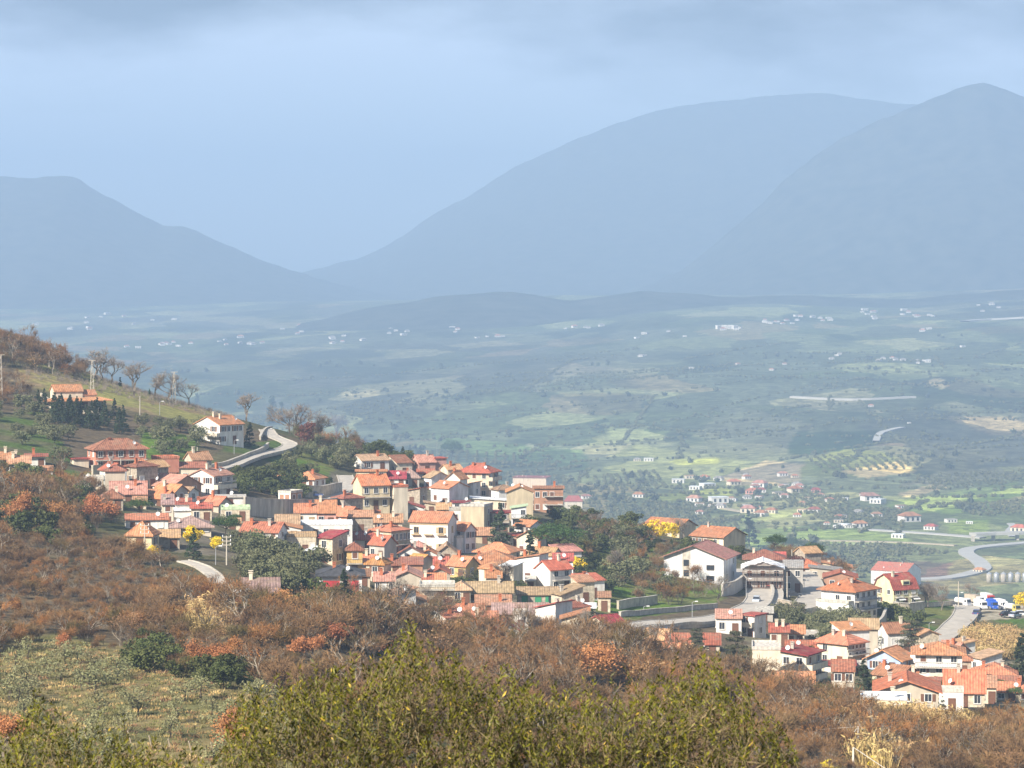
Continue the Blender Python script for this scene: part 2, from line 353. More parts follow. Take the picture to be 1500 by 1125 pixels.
def nn(t, **k):
    x = n.nodes.new(t)
    for a, v in k.items(): setattr(x, a, v)
    return x
at = nn('ShaderNodeAttribute', attribute_name='cover'); va = nn('ShaderNodeAttribute', attribute_name='valley')
tcg = nn('ShaderNodeTexCoord')
na = nn('ShaderNodeTexNoise'); na.inputs['Scale'].default_value = 0.45; na.inputs['Detail'].default_value = 6; na.inputs['Roughness'].default_value = 0.7
n.links.new(tcg.outputs['Object'], na.inputs['Vector'])
mra = nn('ShaderNodeMapRange'); mra.inputs[1].default_value = 0.3; mra.inputs[2].default_value = 0.7; mra.inputs[3].default_value = 0.5; mra.inputs[4].default_value = 1.5
n.links.new(na.outputs[0], mra.inputs[0])
vmul = nn('ShaderNodeVectorMath', operation='SCALE'); n.links.new(at.outputs['Color'], vmul.inputs[0]); n.links.new(mra.outputs[0], vmul.inputs['Scale'])
# patchwork of fields on the valley floor
mpv = nn('ShaderNodeMapping'); mpv.inputs['Scale'].default_value = (0.0085, 0.0036, 0.0); mpv.inputs['Rotation'].default_value = (0, 0, R(14))
nwv = nn('ShaderNodeTexNoise'); nwv.inputs['Scale'].default_value = 0.004; nwv.inputs['Detail'].default_value = 3
n.links.new(tcg.outputs['Object'], nwv.inputs['Vector'])
wv = nn('ShaderNodeVectorMath', operation='MULTIPLY_ADD'); wv.inputs[1].default_value = (220, 220, 0); n.links.new(nwv.outputs['Color'], wv.inputs[0]); n.links.new(tcg.outputs['Object'], wv.inputs[2])
n.links.new(wv.outputs[0], mpv.inputs[0])
vor = nn('ShaderNodeTexVoronoi'); vor.inputs['Scale'].default_value = 1.0; n.links.new(mpv.outputs[0], vor.inputs['Vector'])
sepv = nn('ShaderNodeSeparateColor'); n.links.new(vor.outputs['Color'], sepv.inputs[0])
fr = nn('ShaderNodeValToRGB'); fr.color_ramp.interpolation = 'CONSTANT'
e = fr.color_ramp.elements; e[0].position = 0; e[0].color = (0.55, 0.6, 0.55, 1); e[1].position = 0.22; e[1].color = (1.0, 1.05, 0.9, 1)
for p_, c_ in ((0.42, (0.75, 0.8, 0.8, 1)), (0.58, (1.5, 1.5, 1.2, 1)), (0.72, (1.35, 1.1, 1.0, 1)), (0.82, (0.6, 0.7, 0.5, 1)), (0.93, (1.6, 1.5, 1.35, 1))):
    q = e.new(p_); q.color = c_
n.links.new(sepv.outputs[0], fr.inputs[0])
mps = nn('ShaderNodeMapping'); mps.inputs['Scale'].default_value = (0.016, 0.011, 0.0); mps.inputs['Rotation'].default_value = (0, 0, R(-9)); n.links.new(wv.outputs[0], mps.inputs[0])
vo2 = nn('ShaderNodeTexVoronoi'); n.links.new(mps.outputs[0], vo2.inputs['Vector']); se2 = nn('ShaderNodeSeparateColor'); n.links.new(vo2.outputs['Color'], se2.inputs[0])
mr2_ = nn('ShaderNodeMapRange'); mr2_.inputs[3].default_value = 0.72; mr2_.inputs[4].default_value = 1.32; n.links.new(se2.outputs[1], mr2_.inputs[0])
vmx = nn('ShaderNodeMix', data_type='RGBA', blend_type='MULTIPLY'); n.links.new(va.outputs['Fac'], vmx.inputs[0])
frs = nn('ShaderNodeVectorMath', operation='SCALE'); n.links.new(fr.outputs[0], frs.inputs[0]); n.links.new(mr2_.outputs[0], frs.inputs['Scale'])
n.links.new(vmul.outputs[0], vmx.inputs[6]); n.links.new(frs.outputs[0], vmx.inputs[7])
# orchard rows and copses: speckle
ns = nn('ShaderNodeTexNoise'); ns.inputs['Scale'].default_value = 0.06; ns.inputs['Detail'].default_value = 5; ns.inputs['Roughness'].default_value = 0.75
n.links.new(tcg.outputs['Object'], ns.inputs['Vector'])
sr = nn('ShaderNodeMapRange'); sr.inputs[1].default_value = 0.42; sr.inputs[2].default_value = 0.62; sr.inputs[3].default_value = 1.25; sr.inputs[4].default_value = 0.6
n.links.new(ns.outputs[0], sr.inputs[0])
sc2 = nn('ShaderNodeVectorMath', operation='SCALE'); n.links.new(vmx.outputs[2], sc2.inputs[0]); n.links.new(sr.outputs[0], sc2.inputs['Scale'])
fin = nn('ShaderNodeMix', data_type='RGBA'); n.links.new(va.outputs['Fac'], fin.inputs[0]); n.links.new(vmul.outputs[0], fin.inputs[6]); n.links.new(sc2.outputs[0], fin.inputs[7])
n.links.new(fin.outputs[2], b.inputs['Base Color'])
bp = nn('ShaderNodeBump'); bp.inputs['Strength'].default_value = 0.7; bp.inputs['Distance'].default_value = 0.6; n.links.new(na.outputs[0], bp.inputs['Height']); n.links.new(bp.outputs[0], b.inputs['Normal'])
gme = npmesh('ground', ground_v, ground_f, gm, smooth=True)
ca = gme.attributes.new('cover', 'FLOAT_COLOR', 'POINT'); ca.data.foreach_set('color', np.concatenate([cov, np.ones(GX.shape+(1,))], -1).astype(np.float32).ravel())
fa = gme.attributes.new('valley', 'FLOAT', 'POINT'); fa.data.foreach_set('value', vm.astype(np.float32).ravel())
tag(ob('ground', gme), None, kind='structure')

# ------------------------------------------------------------------ mountains
def mountain(name, ridge, D0, back, front, foot, seed, rough=1.0, col='mount'):
    xs = np.linspace(ridge[0][0], ridge[-1][0], 260); top = np.interp(xs, [p[0] for p in ridge], [p[1] for p in ridge])
    k = np.hanning(9)[1:-1]; k /= k.sum(); top = np.convolve(np.pad(top, 3, mode='edge'), k, mode='valid')
    ts = np.concatenate([np.linspace(-1, 0, 46), np.linspace(0, 1, 14)[1:]])
    V = np.zeros((len(xs), len(ts), 3))
    for j, t in enumerate(ts):
        D = D0 + (t*front if t < 0 else t*back)
        zt = (HZ-top)/F*D0
        sh = (1-abs(t))**1.15
        X = (xs-750)/F*D0*(1+0.25*(D-D0)/D0)
        spur = (fbm(X, np.full_like(X, D), 900, seed, 5)-0.5)*2*rough*(zt-foot)*0.16*min(1, 4*abs(t))*(1-abs(t))
        rock = (fbm(X, np.full_like(X, D), 170, seed+9, 5)-0.5)*rough*44
        V[:, j] = np.stack([X, np.full_like(X, D), foot+(zt-foot)*sh+spur+rock*(1-abs(t))], -1)
    nu_, nd_ = V.shape[:2]; ii = np.arange(nu_*nd_).reshape(nu_, nd_)
    f_ = np.stack([ii[:-1, :-1], ii[1:, :-1], ii[1:, 1:], ii[:-1, 1:]], -1).reshape(-1, 4)
    m = mat('mountain_forest', (0.03, 0.042, 0.028), 0.95, 0.4, 0.02, col2=(0.07, 0.075, 0.056), spec=0.05, detail=9)
    return tag(ob(name, npmesh(name, V.reshape(-1, 3), f_, m, smooth=True)), None, kind='structure')
mountain('mountain', [(-500,420),(-300,330),(-120,275),(0,262),(60,260),(110,258),(150,282),(200,312),(240,333),(270,332),(310,350),(350,366),(400,388),(440,402),(500,420),(620,440),(760,452)], 10600, 2000, 1700, -130, 61)
mountain('mountain', [(300,445),(420,405),(480,392),(540,374),(585,350),(640,315),(700,278),(760,240),(800,222),(850,200),(900,183),(960,165),(1040,151),(1120,142),(1220,139),(1330,150),(1420,165),(1560,170),(1750,190),(2000,220)], 12800, 2500, 2600, -130, 71)
mountain('mountain', [(900,440),(1000,395),(1080,330),(1150,262),(1230,205),(1300,170),(1350,148),(1400,130),(1440,122),(1480,130),(1530,150),(1640,165),(1800,150),(2000,190)], 9700, 1800, 1500, -130, 81)
mountain('hill', [(440,475),(500,462),(540,452),(580,446),(640,434),(720,428),(780,431),(830,440),(880,434),(940,425),(1010,428),(1080,436),(1180,432),(1300,438),(1420,430),(1500,424),(1650,415),(1900,430)], 7400, 900, 700, -150, 101, 0.35)
# distant low hills closing the plain behind the mountains' gap
mountain('mountain', [(-700,430),(100,420),(400,400),(520,396),(900,400),(1500,420),(2200,430)], 17500, 2500, 2500, -130, 91, 0.5)

# ------------------------------------------------------------------ haze
hz = MB(); hz.box(-8000, 8000, -80, 20500, VALLEY-90, 835)
hm = bpy.data.materials.new('haze'); hm.use_nodes = True; hn = hm.node_tree; hn.nodes.clear()
ho = hn.nodes.new('ShaderNodeOutputMaterial'); hv = hn.nodes.new('ShaderNodeVolumePrincipled')
hv.inputs['Density'].default_value = 1.7e-4; hv.inputs['Color'].default_value = (0.42, 0.59, 0.84, 1); hv.inputs['Density Attribute'].default_value = ''
hv.inputs['Anisotropy'].default_value = 0.0
hn.links.new(hv.outputs[0], ho.inputs['Volume'])
tag(hz.build('haze', hm), None, kind='stuff')
# ------------------------------------------------------------------ building materials
def wallmat(k, c, c2=None):
    return mat('wall_'+k, c, 0.9, 0.24, 0.8, 0.15, spec=0.15, stretch=(1, 1, 0.3), col2=tuple(x*1.08 for x in c), detail=8, stain=0.42)
WALL = {k: wallmat(k, c) for k, c in dict(white=(0.78,0.75,0.70), cool=(0.72,0.72,0.73), cream=(0.72,0.63,0.49), yellow=(0.72,0.60,0.40), pale=(0.74,0.67,0.42), ochre=(0.54,0.45,0.31),
        gold=(0.64,0.44,0.18), pink=(0.66,0.36,0.29), salmon=(0.60,0.25,0.17), peach=(0.75,0.58,0.42), beige=(0.54,0.47,0.37), grey=(0.46,0.43,0.39), brick=(0.44,0.24,0.155), crimson=(0.50,0.055,0.06),
        blue=(0.40,0.50,0.70)).items()}
WALL['stone'] = mat('wall_stone', (0.38,0.32,0.25), 0.95, 0.35, 1.6, 0.6, spec=0.1, detail=8)
WALL['palestone'] = mat('wall_palestone', (0.55,0.47,0.35), 0.95, 0.32, 1.6, 0.6, spec=0.1, detail=8)
def roofmat(k, c, c2=None, var=0.32, rough=0.85):
    kw = dict(var=var, scale=1.1, bump=0.5, spec=0.2, rnd=0.2, col2=c2, stretch=(1.6, 0.8, 0.8), detail=7)
    t_ = k not in ('metal', 'concrete', 'dark', 'green')
    return {d: mat('roof_'+k+d, c, rough, tile=(d if t_ else None), **kw) for d in 'XY'}
ROOF = {k: roofmat(k, c) for k, c in dict(orange=(0.47,0.20,0.105), red=(0.37,0.105,0.07), bright=(0.49,0.165,0.085), tan=(0.43,0.245,0.135), pinkish=(0.46,0.23,0.17), brown=(0.30,0.13,0.08),
        maroon=(0.27,0.045,0.045), mauve=(0.30,0.20,0.175), dark=(0.055,0.055,0.06), old=(0.38,0.26,0.155), grey=(0.33,0.31,0.29), metal=(0.72,0.74,0.76), green=(0.40,0.50,0.32), ochre=(0.46,0.25,0.08), concrete=(0.45,0.42,0.37)).items()}
GLASS = mat('window_glass', (0.035,0.04,0.05), 0.15, 0.2, 0.8, spec=0.6)
FRAME = {k: mat('frame_'+k, c, 0.7, 0.08, 2.0) for k, c in dict(white=(0.7,0.68,0.64), brown=(0.16,0.075,0.045), tan=(0.45,0.34,0.2), grey=(0.3,0.3,0.3), green=(0.04,0.25,0.12), dark=(0.08,0.06,0.05)).items()}
CONC = mat('concrete', (0.46,0.42,0.36), 0.95, 0.25, 0.8, 0.4, detail=7, stain=0.6)
METAL = mat('galvanised_metal', (0.42,0.43,0.44), 0.5, 0.1, 2.0, metal=0.4)
IRON = mat('dark_iron', (0.06,0.06,0.065), 0.6, 0.1, 2.0)
WHITE = mat('white_plastic', (0.75,0.75,0.73), 0.5, 0.05, 2.0)
RUST = mat('terracotta_pot', (0.45,0.15,0.07), 0.8, 0.15, 3.0)
FOOT = []      # footprints, kept clear of planting
_wm = {}
def win_meshes(w_, h_, fr, kind):
    k = (round(w_, 1), round(h_, 1), fr, kind)
    if k in _wm: return _wm[k]
    w_, h_ = k[0], k[1]; t = 0.12
    a = MB(); a.box(-w_/2-t, -w_/2, -0.09, 0.02, -t, h_+t); a.box(w_/2, w_/2+t, -0.09, 0.02, -t, h_+t)
    a.box(-w_/2, w_/2, -0.09, 0.02, h_, h_+t); a.box(-w_/2-0.05, w_/2+0.05, -0.16, 0.02, -t-0.05, 0)
    if kind == 'win': a.box(-0.03, 0.03, -0.06, 0.02, 0, h_)
    p = MB(); p.box(-w_/2, w_/2, -0.03, 0.01, 0, h_)
    s = MB(); s.box(-0.5*w_, 0, -0.08, -0.01, 0, h_)
    pm = GLASS if kind == 'win' else (FRAME['white'] if kind == 'blind' else FRAME[fr])
    _wm[k] = (a.mesh('window', FRAME['white'] if fr == 'brown' and kind != 'door' else FRAME[fr]), p.mesh('pane', pm), s.mesh('shutter', FRAME[fr]))
    return _wm[k]
def add_window(par, ox, oy, th, x, z, w_=1.0, h_=1.35, fr='brown', kind='win', name='window'):
    a, p, s = win_meshes(w_, h_, fr, kind)
    c, sn = math.cos(th), math.sin(th)
    o = ob(name, a, par, (ox+c*x, oy+sn*x, z), th)
    ob('pane' if kind == 'win' else ('shutter' if kind != 'door' else 'door_leaf'), p, o)
    if kind == 'win' and fr in ('brown', 'green', 'tan') and random.random() < 0.35:
        ob('shutter', s, o, (-p.vertices[1].co.x-0.12, 0, 0)); ob('shutter', s, o, (p.vertices[1].co.x*2+0.12, 0, 0))
    return o
def facade(par, ox, oy, th, length, h, cols, rows, fr, doors=True, kinds=None):
    if cols <= 0 or rows <= 0: return
    st = h/rows; hh = min(1.45, st*0.52); ww = min(1.1, length/cols*0.55)
    for r in range(rows):
        for c_ in range(cols):
            x = length*(c_+0.5)/cols+random.uniform(-0.12, 0.12)
            if r == 0 and doors and c_ == (cols//2):
                add_window(par, ox, oy, th, x, 0.1, min(1.1, ww*1.1), min(2.1, st*0.75), fr, 'door', 'door'); continue
            k = random.choices(('win', 'shut', 'blind'), (0.66, 0.2, 0.14))[0]
            if random.random() < 0.06: continue
            add_window(par, ox, oy, th, x, r*st+st*0.32, ww, hh, fr, k)
def roof_mesh(kind, x0, x1, d, h, rise, ov, rm, t=0.2):
    m = MB(); w_ = x1-x0
    if kind in ('gx', 'gambrel'):
        sl = rise/(d/2)
        if kind == 'gx':
            low = [(-ov, h-ov*sl), (d/2, h+rise), (d+ov, h-ov*sl)]
        else:
            low = [(-ov*0.6, h-0.5), (d*0.16, h+rise*0.62), (d/2, h+rise), (d*0.84, h+rise*0.62), (d+ov*0.6, h-0.5)]
        prof = low+[(y, z+t) for y, z in reversed(low)]
        n_ = len(prof); vs_ = [(x0-ov*0.8, y, z) for y, z in prof]+[(x1+ov*0.8, y, z) for y, z in prof]
        fs = [tuple(range(n_-1, -1, -1)), tuple(range(n_, 2*n_))]+[(i, (i+1) % n_, n_+(i+1) % n_, n_+i) for i in range(n_)]
        m.add(vs_, fs)
        m.tube((x0-ov*0.8, d/2, h+rise+t), (x1+ov*0.8, d/2, h+rise+t), 0.13, 0.13, 5)
    elif kind == 'gy':
        sl = rise/(w_/2); low = [(x0-ov, h-ov*sl), ((x0+x1)/2, h+rise), (x1+ov, h-ov*sl)]
        m.prism(low+[(x, z+t) for x, z in reversed(low)], -ov, d+ov)
        m.tube(((x0+x1)/2, -ov, h+rise+t), ((x0+x1)/2, d+ov, h+rise+t), 0.13, 0.13, 5)
    elif kind == 'hip':
        a, b_, c_, e_ = x0-ov, x1+ov, -ov, d+ov; k = min(w_, d)/2*0.9
        if w_ >= d: r0, r1 = (x0+k, d/2), (x1-k, d/2)
        else: r0, r1 = ((x0+x1)/2, k), ((x0+x1)/2, d-k)
        zb = h-0.05
        m.add([(a,c_,zb),(b_,c_,zb),(b_,e_,zb),(a,e_,zb),(a,c_,zb+t),(b_,c_,zb+t),(b_,e_,zb+t),(a,e_,zb+t),(r0[0],r0[1],h+rise+t),(r1[0],r1[1],h+rise+t)],
              [(3,2,1,0),(0,1,5,4),(1,2,6,5),(2,3,7,6),(3,0,4,7)]+([(4,5,9,8),(6,7,8,9),(5,6,9),(7,4,8)] if w_ >= d else [(4,5,8),(5,6,9,8),(6,7,9),(7,4,8,9)]))
        for p_, q_ in (((a,c_,zb+t),r0),((b_,c_,zb+t),(r1 if w_ >= d else r0))):
            m.tube(p_, (q_[0], q_[1], h+rise+t), 0.1, 0.1, 4)
        m.tube((r0[0],r0[1],h+rise+t), (r1[0],r1[1],h+rise+t), 0.11, 0.11, 4)
    elif kind in ('flat', 'slab'):
        o_ = ov if kind == 'slab' else 0.1
        m.box(x0-o_, x1+o_, -o_, d+o_, h+0.003, h+0.28)
        if kind == 'flat':
            for bx_ in ((x0-0.1,x1+0.1,-0.1,0.12),(x0-0.1,x1+0.1,d-0.12,d+0.1),(x0-0.1,x0+0.12,0.12,d-0.12),(x1-0.12,x1+0.1,0.12,d-0.12)): m.box(*bx_, h+0.28, h+0.62)
    else:   # mono-pitch: 'sf' falls to the front, 'sl' to the left, 'sr' to the right
        if kind == 'sf':
            low = [(-ov, h-ov*rise/d), (d+ov, h+rise+ov*rise/d)]
            prof = low+[(y, z+t) for y, z in reversed(low)]; n_ = 4
            vs_ = [(x0-ov*0.6, y, z) for y, z in prof]+[(x1+ov*0.6, y, z) for y, z in prof]
            m.add(vs_, [(3,2,1,0),(4,5,6,7)]+[(i, (i+1) % 4, 4+(i+1) % 4, 4+i) for i in range(4)])
        else:
            zl, zr_ = (h, h+rise) if kind == 'sl' else (h+rise, h)
            low = [(x0-ov, zl), (x1+ov, zr_)]; m.prism(low+[(x, z+t) for x, z in reversed(low)], -ov, d+ov)
    return m
def wall_mesh(kind, x0, x1, d, h, rise, base=5.0):
    m = MB(); e_ = 0.03
    if kind in ('gx', 'gambrel'):
        pr = [(0,-base),(d,-base),(d,h),(d/2,h+rise-e_),(0,h)] if kind == 'gx' else [(0,-base),(d,-base),(d,h),(d*0.84,h+rise*0.62-e_),(d/2,h+rise-e_),(d*0.16,h+rise*0.62-e_),(0,h)]
        n_ = len(pr); vs_ = [(x0, y, z) for y, z in pr]+[(x1, y, z) for y, z in pr]
        m.add(vs_, [tuple(range(n_-1, -1, -1)), tuple(range(n_, 2*n_))]+[(i, (i+1) % n_, n_+(i+1) % n_, n_+i) for i in range(n_)])
    elif kind == 'gy': m.prism([(x0,-base),(x1,-base),(x1,h),((x0+x1)/2,h+rise-e_),(x0,h)], 0, d)
    elif kind == 'sf':
        vs_ = [(x0,0,-base),(x0,d,-base),(x0,d,h+rise-e_),(x0,0,h-e_),(x1,0,-base),(x1,d,-base),(x1,d,h+rise-e_),(x1,0,h-e_)]
        m.add(vs_, [(3,2,1,0),(4,5,6,7)]+[(i, (i+1) % 4, 4+(i+1) % 4, 4+i) for i in range(4)])
    elif kind in ('sl', 'sr'):
        zl, zr_ = (h, h+rise) if kind == 'sl' else (h+rise, h)
        m.prism([(x0,-base),(x1,-base),(x1,zr_-e_),(x0,zl-e_)], 0, d)
    else: m.box(x0, x1, 0, d, -base, h)
    return m
_ch = MB(); _ch.box(-0.3,0.3,-0.25,0.25,-0.8,0.9); _ch.box(-0.4,0.4,-0.35,0.35,0.9,1.02); _ch.box(-0.22,0.22,-0.2,0.2,1.02,1.25); _ch.box(-0.42,0.42,-0.37,0.37,1.25,1.33)
CHIM = {}
def chimney_mesh(k):
    if k not in CHIM: CHIM[k] = _ch.mesh('chimney', {'brick': RUST, 'wall': WALL['cream'], 'grey': CONC}[k])
    return CHIM[k]
_di = MB(); _di.lathe([(0.05,-0.02),(0.25,0.02),(0.42,0.12),(0.45,0.15),(0.42,0.15),(0.2,0.07),(0.04,0.05)], 10); _di.tube((0,0,0.05),(0,0.1,0.5),0.02,0.02,3)
DISH = _di.mesh('satellite_dish', WHITE)
_dm = MB(); _dm.tube((0,0,-1.2),(0,0,0.9),0.04,0.035,4); DMAST = _dm.mesh('mast', METAL)
def balcony(par, ox, oy, th, xa, xb, z, dep=1.2, mt=None, solid=False):
    m = MB(); m.box(xa, xb, -dep, 0, z-0.18, z)
    o = ob('balcony', m.mesh('balcony', CONC), par, (ox, oy, 0), th)
    r_ = MB()
    if solid:
        r_.box(xa, xb, -dep, -dep+0.1, z, z+0.95); r_.box(xa, xa+0.1, -dep+0.1, 0, z, z+0.95); r_.box(xb-0.1, xb, -dep+0.1, 0, z, z+0.95)
    else:
        r_.box(xa, xb, -dep, -dep+0.05, z+0.9, z+0.97); r_.box(xa, xa+0.05, -dep+0.05, 0, z+0.9, z+0.97); r_.box(xb-0.05, xb, -dep+0.05, 0, z+0.9, z+0.97)
        k = max(3, int((xb-xa)/0.35))
        for i in range(k+1):
            x = xa+(xb-xa-0.05)*i/k; r_.box(x, x+0.045, -dep, -dep+0.045, z, z+0.9)
    ob('railing', r_.mesh('railing', mt or (WALL['cream'] if solid else IRON)), o)
def volume(par, x0, x1, d, h, roof, rise, wall, rm, ov, base=5.0, yoff=0.0, zoff=0.0):
    wo = wall_mesh(roof, x0, x1, d, h, rise, base).build('wall', WALL[wall], par)
    ro = roof_mesh(roof, x0, x1, d, h, rise, ov, rm).build('roof', ROOF[rm]['Y' if roof in ('gy', 'sl', 'sr') else 'X'], par)
    for o in (wo, ro): o.location = (0, yoff, zoff)
    return wo, ro
ALLH = []; RECT = []     # RECT: what each house fills in the photograph
def house(label, xl, xc, xr, yb, h, rz=0, roof='gx', rise=10, wall='white', rm='orange', fw=(2,1), sw=(1,1), d=8.0, wc='brown', ov=0.45, bal=(), chim=1, dish=0, wings=(), name='house', cat='house', door=True, base=5.0, dmin=240):
    p = hit(xc, yb, dmin); s = F/p.y; th = R(rz)-math.atan((xc-750)/F)
    if rz > 0: wpx, spx = xr-xc, xc-xl
    elif rz < 0: wpx, spx = xc-xl, xr-xc
    else: wpx, spx = xr-xl, 0
    if rz == 0: p = hit((xl+xr)/2, yb, dmin); s = F/p.y
    w_ = wpx/s/math.cos(R(rz)); dd = spx/s/abs(math.sin(R(rz))) if spx > 3 and rz else d
    hm_ = h/s; rm_ = rise/s
    x0, x1 = (0, w_) if rz > 0 else ((-w_, 0) if rz < 0 else (-w_/2, w_/2))
    t = thing(name, label, cat, p, th, None)
    wo, ro = volume(t, x0, x1, dd, hm_, roof, rm_, wall, rm, ov, base)
    facade(t, x0, 0, 0, w_, hm_, fw[0], fw[1], wc, door)
    if rz > 0 or rz == 0: facade(t, x0, dd, R(-90), dd, hm_, sw[0], sw[1], wc, False)
    if rz < 0 or rz == 0: facade(t, x1, 0, R(90), dd, hm_, sw[0], sw[1], wc, False)
    for b_ in bal:      # (face, from, to, height fraction, solid)
        f_, a_, e_, z_, so = b_
        if f_ == 'f': balcony(t, x0, 0, 0, a_*w_, e_*w_, z_*hm_, 1.2, solid=so)
        elif f_ == 'r': balcony(t, x1, 0, R(90), a_*dd, e_*dd, z_*hm_, 1.2, solid=so)
        else: balcony(t, x0, dd, R(-90), a_*dd, e_*dd, z_*hm_, 1.2, solid=so)
    top = hm_+rm_ if roof in ('gx', 'gy', 'hip', 'gambrel') else hm_+0.3
    for i in range(chim):
        fx = x0+w_*random.choice((0.22, 0.7, 0.35)); fy = dd*random.choice((0.32, 0.45))
        zz = {'gx': hm_+rm_*(1-abs(fy-dd/2)/(dd/2)), 'gambrel': hm_+rm_*0.8, 'gy': hm_+rm_*(1-abs((fx-x0)-w_/2)/(w_/2)), 'hip': hm_+rm_*0.5}.get(roof, hm_+0.3)
        ob('chimney', chimney_mesh(random.choice(('brick', 'wall', 'grey', 'brick'))), ro, (fx, fy, zz+0.35))
    for i in range(dish):
        fx = x0+w_*random.uniform(0.1, 0.9); q = ob('satellite_dish', DISH, t, (fx, dd*0.1, hm_+rm_*0.25+1.0)); q.rotation_euler = (R(65), 0, R(random.uniform(-50, 20)))
        q2 = ob('mast', DMAST, q); q2.rotation_euler = (R(-65), 0, 0)
    for wg in wings:    # (x0, x1, y offset, depth, height, roof, rise, wall, roof material, z offset) in metres of the house's own axes
        volume(t, wg[0], wg[1], wg[3], wg[4], wg[5], wg[6], wg[7], wg[8], 0.35, wg[10] if len(wg) > 10 else 4.0, wg[2], wg[9])
    c, sn = math.cos(th), math.sin(th)
    cx = p.x+c*(x0+x1)/2-sn*dd/2; cy_ = p.y+sn*(x0+x1)/2+c*dd/2
    FOOT.append((cx, cy_, 0.5*math.hypot(w_, dd)))
    ALLH.append((t, p, w_, dd, hm_)); RECT.append((min(xl, xr), max(xl, xr), yb-h-rise*0.6, yb))
    return t, x0, x1, dd, hm_, rm_

# ------------------------------------------------------------------ the hillside above the village
house('low cream villa with broad terracotta porch roof above dark cypress hedge', 70, 74, 155, 600, 12, 12, 'hip', 4, 'cream', 'orange', (4,1), (1,1), d=9, ov=1.6, chim=0,
      wings=[(1.5, 9.5, 1.5, 6, 5.0, 'gx', 1.6, 'cream', 'orange', 0), (9.5, 13.5, 2, 5, 3.9, 'gx', 1.1, 'cream', 'orange', 0)])
house('long salmon pink villa with brown shutters and white balcony band on retaining wall', 128, 140, 214, 689, 29, 14, 'hip', 14, 'salmon', 'brown', (5,2), (2,2), ov=0.7, chim=2, dish=1,
      bal=[('f', 0, 1, 0.5, False)], wings=[(16, 21.5, 1, 6, 2.3, 'flat', 0, 'salmon', 'orange', 0, 1.2), (-5.0, -1.2, 2, 4, 2.6, 'slab', 0, 'cream', 'maroon', 0)])
house('small white house half hidden by olives with orange roof, left of red canopy house', -14, -14, 17, 684, 11, 0, 'gx', 8, 'white', 'orange', (2,1))
house('white terraced house with tan roof below the red canopy house', 12, 12, 44, 692, 13, 0, 'gx', 9, 'white', 'tan', (3,1), chim=2)
house('small white house with thin red canopy roof among olives', 40, 40, 66, 684, 15, 0, 'slab', 0, 'white', 'red', (2,1), ov=0.8)
house('little shed with orange tiled roof below the red canopy house', 60, 60, 77, 694, 5, 0, 'sf', 4, 'white', 'orange', (1,1), d=4, chim=0, name='shed', cat='shed')
house('tall white and blue farmhouse with orange roof above winding road', 285, 322, 357, 652, 29, 45, 'gx', 11, 'white', 'orange', (4,2), (2,2), bal=[('l', 0.5, 1.0, 0.42, True)], chim=2, dish=1)
house('small flat stone ruin with dark openings below pink villa wall', 122, 122, 151, 716, 13, 0, 'flat', 0, 'palestone', 'concrete', (3,1), chim=0, dish=1)
house('long house with wide pinkish terracotta roof below pink villa', 162, 162, 214, 735, 11, 0, 'gx', 15, 'beige', 'pinkish', (3,1), d=11, chim=1, dish=1)
house('tiny tiled annex wedged beside house with narrow orange roof strip', 196, 196, 214, 745, 9, 0, 'gx', 6, 'palestone', 'tan', (1,1), d=5, chim=0)
house('small white annex with red lean-to roof under the faded pink barn', 292, 292, 306, 745, 12, 0, 'sl', 4, 'white', 'red', (1,1), d=5, chim=0)
house('low stone annex with tan roof below the beige stone block', 330, 330, 352, 776, 9, 0, 'sf', 4, 'palestone', 'tan', (1,1), d=5, chim=0)
house('small orange roofed cottage at foot of golden yellow house', 530, 530, 549, 838, 14, 0, 'gx', 8, 'cream', 'orange', (1,1), d=6, chim=1)
house('low tiled house between golden yellow house and orange hip roof', 524, 524, 542, 858, 14, 0, 'sf', 6, 'beige', 'brown', (1,1), d=5, chim=0)
house('red roofed cottage against side of blank beige gable', 617, 617, 634, 866, 13, 0, 'gx', 8, 'grey', 'red', (1,1), d=6, chim=1)
house('small house with rust roof between ochre lichen roof and amber house', 636, 636, 656, 840, 13, 0, 'gx', 8, 'cream', 'red', (1,1), d=6, chim=1, dish=1)
house('white cottage with pinkish roof behind tiny white gabled house', 604, 604, 622, 812, 10, 0, 'hip', 6, 'white', 'pinkish', (1,1), d=6, chim=0)
house('narrow stone house with tan roof between palazzo and ochre row', 590, 590, 604, 800, 14, 0, 'sf', 5, 'palestone', 'tan', (1,1), d=5, chim=0)
house('small house with scarlet porch roof before the largest red roof', 706, 706, 724, 858, 13, 0, 'sf', 4, 'gold', 'red', (2,1), d=4, chim=0)
house('low stone house with orange roof left of cream tower with metal roof', 712, 712, 734, 866, 20, 0, 'gx', 7, 'cream', 'orange', (1,1), d=6, chim=1)
house('small tan roofed shed below stone tower house', 852, 852, 872, 899, 8, 0, 'sf', 3, 'stone', 'metal', (1,1), d=4, chim=0, name='shed', cat='shed')
house('low brown roofed cottage behind tall cream tower', 486, 486, 510, 795, 9, 0, 'gx', 6, 'cream', 'brown', (1,1), d=6, chim=1)
house('little orange roofed house behind row house with brick gable', 534, 534, 556, 766, 10, 0, 'gx', 6, 'white', 'orange', (1,1), d=5, chim=0)
house('small house with terracotta roof under the blue grey gable', 640, 640, 660, 757, 11, 0, 'gx', 7, 'palestone', 'tan', (1,1), d=6, chim=1)
house('stone shed with grey roof left of blank ochre block', 622, 622, 642, 752, 12, 0, 'sr', 4, 'palestone', 'old', (1,1), d=5, chim=0)
house('yellow cottage with brown roof beside brick upper storey', 570, 570, 588, 840, 12, 0, 'gx', 7, 'yellow', 'brown', (1,1), d=6, chim=1)
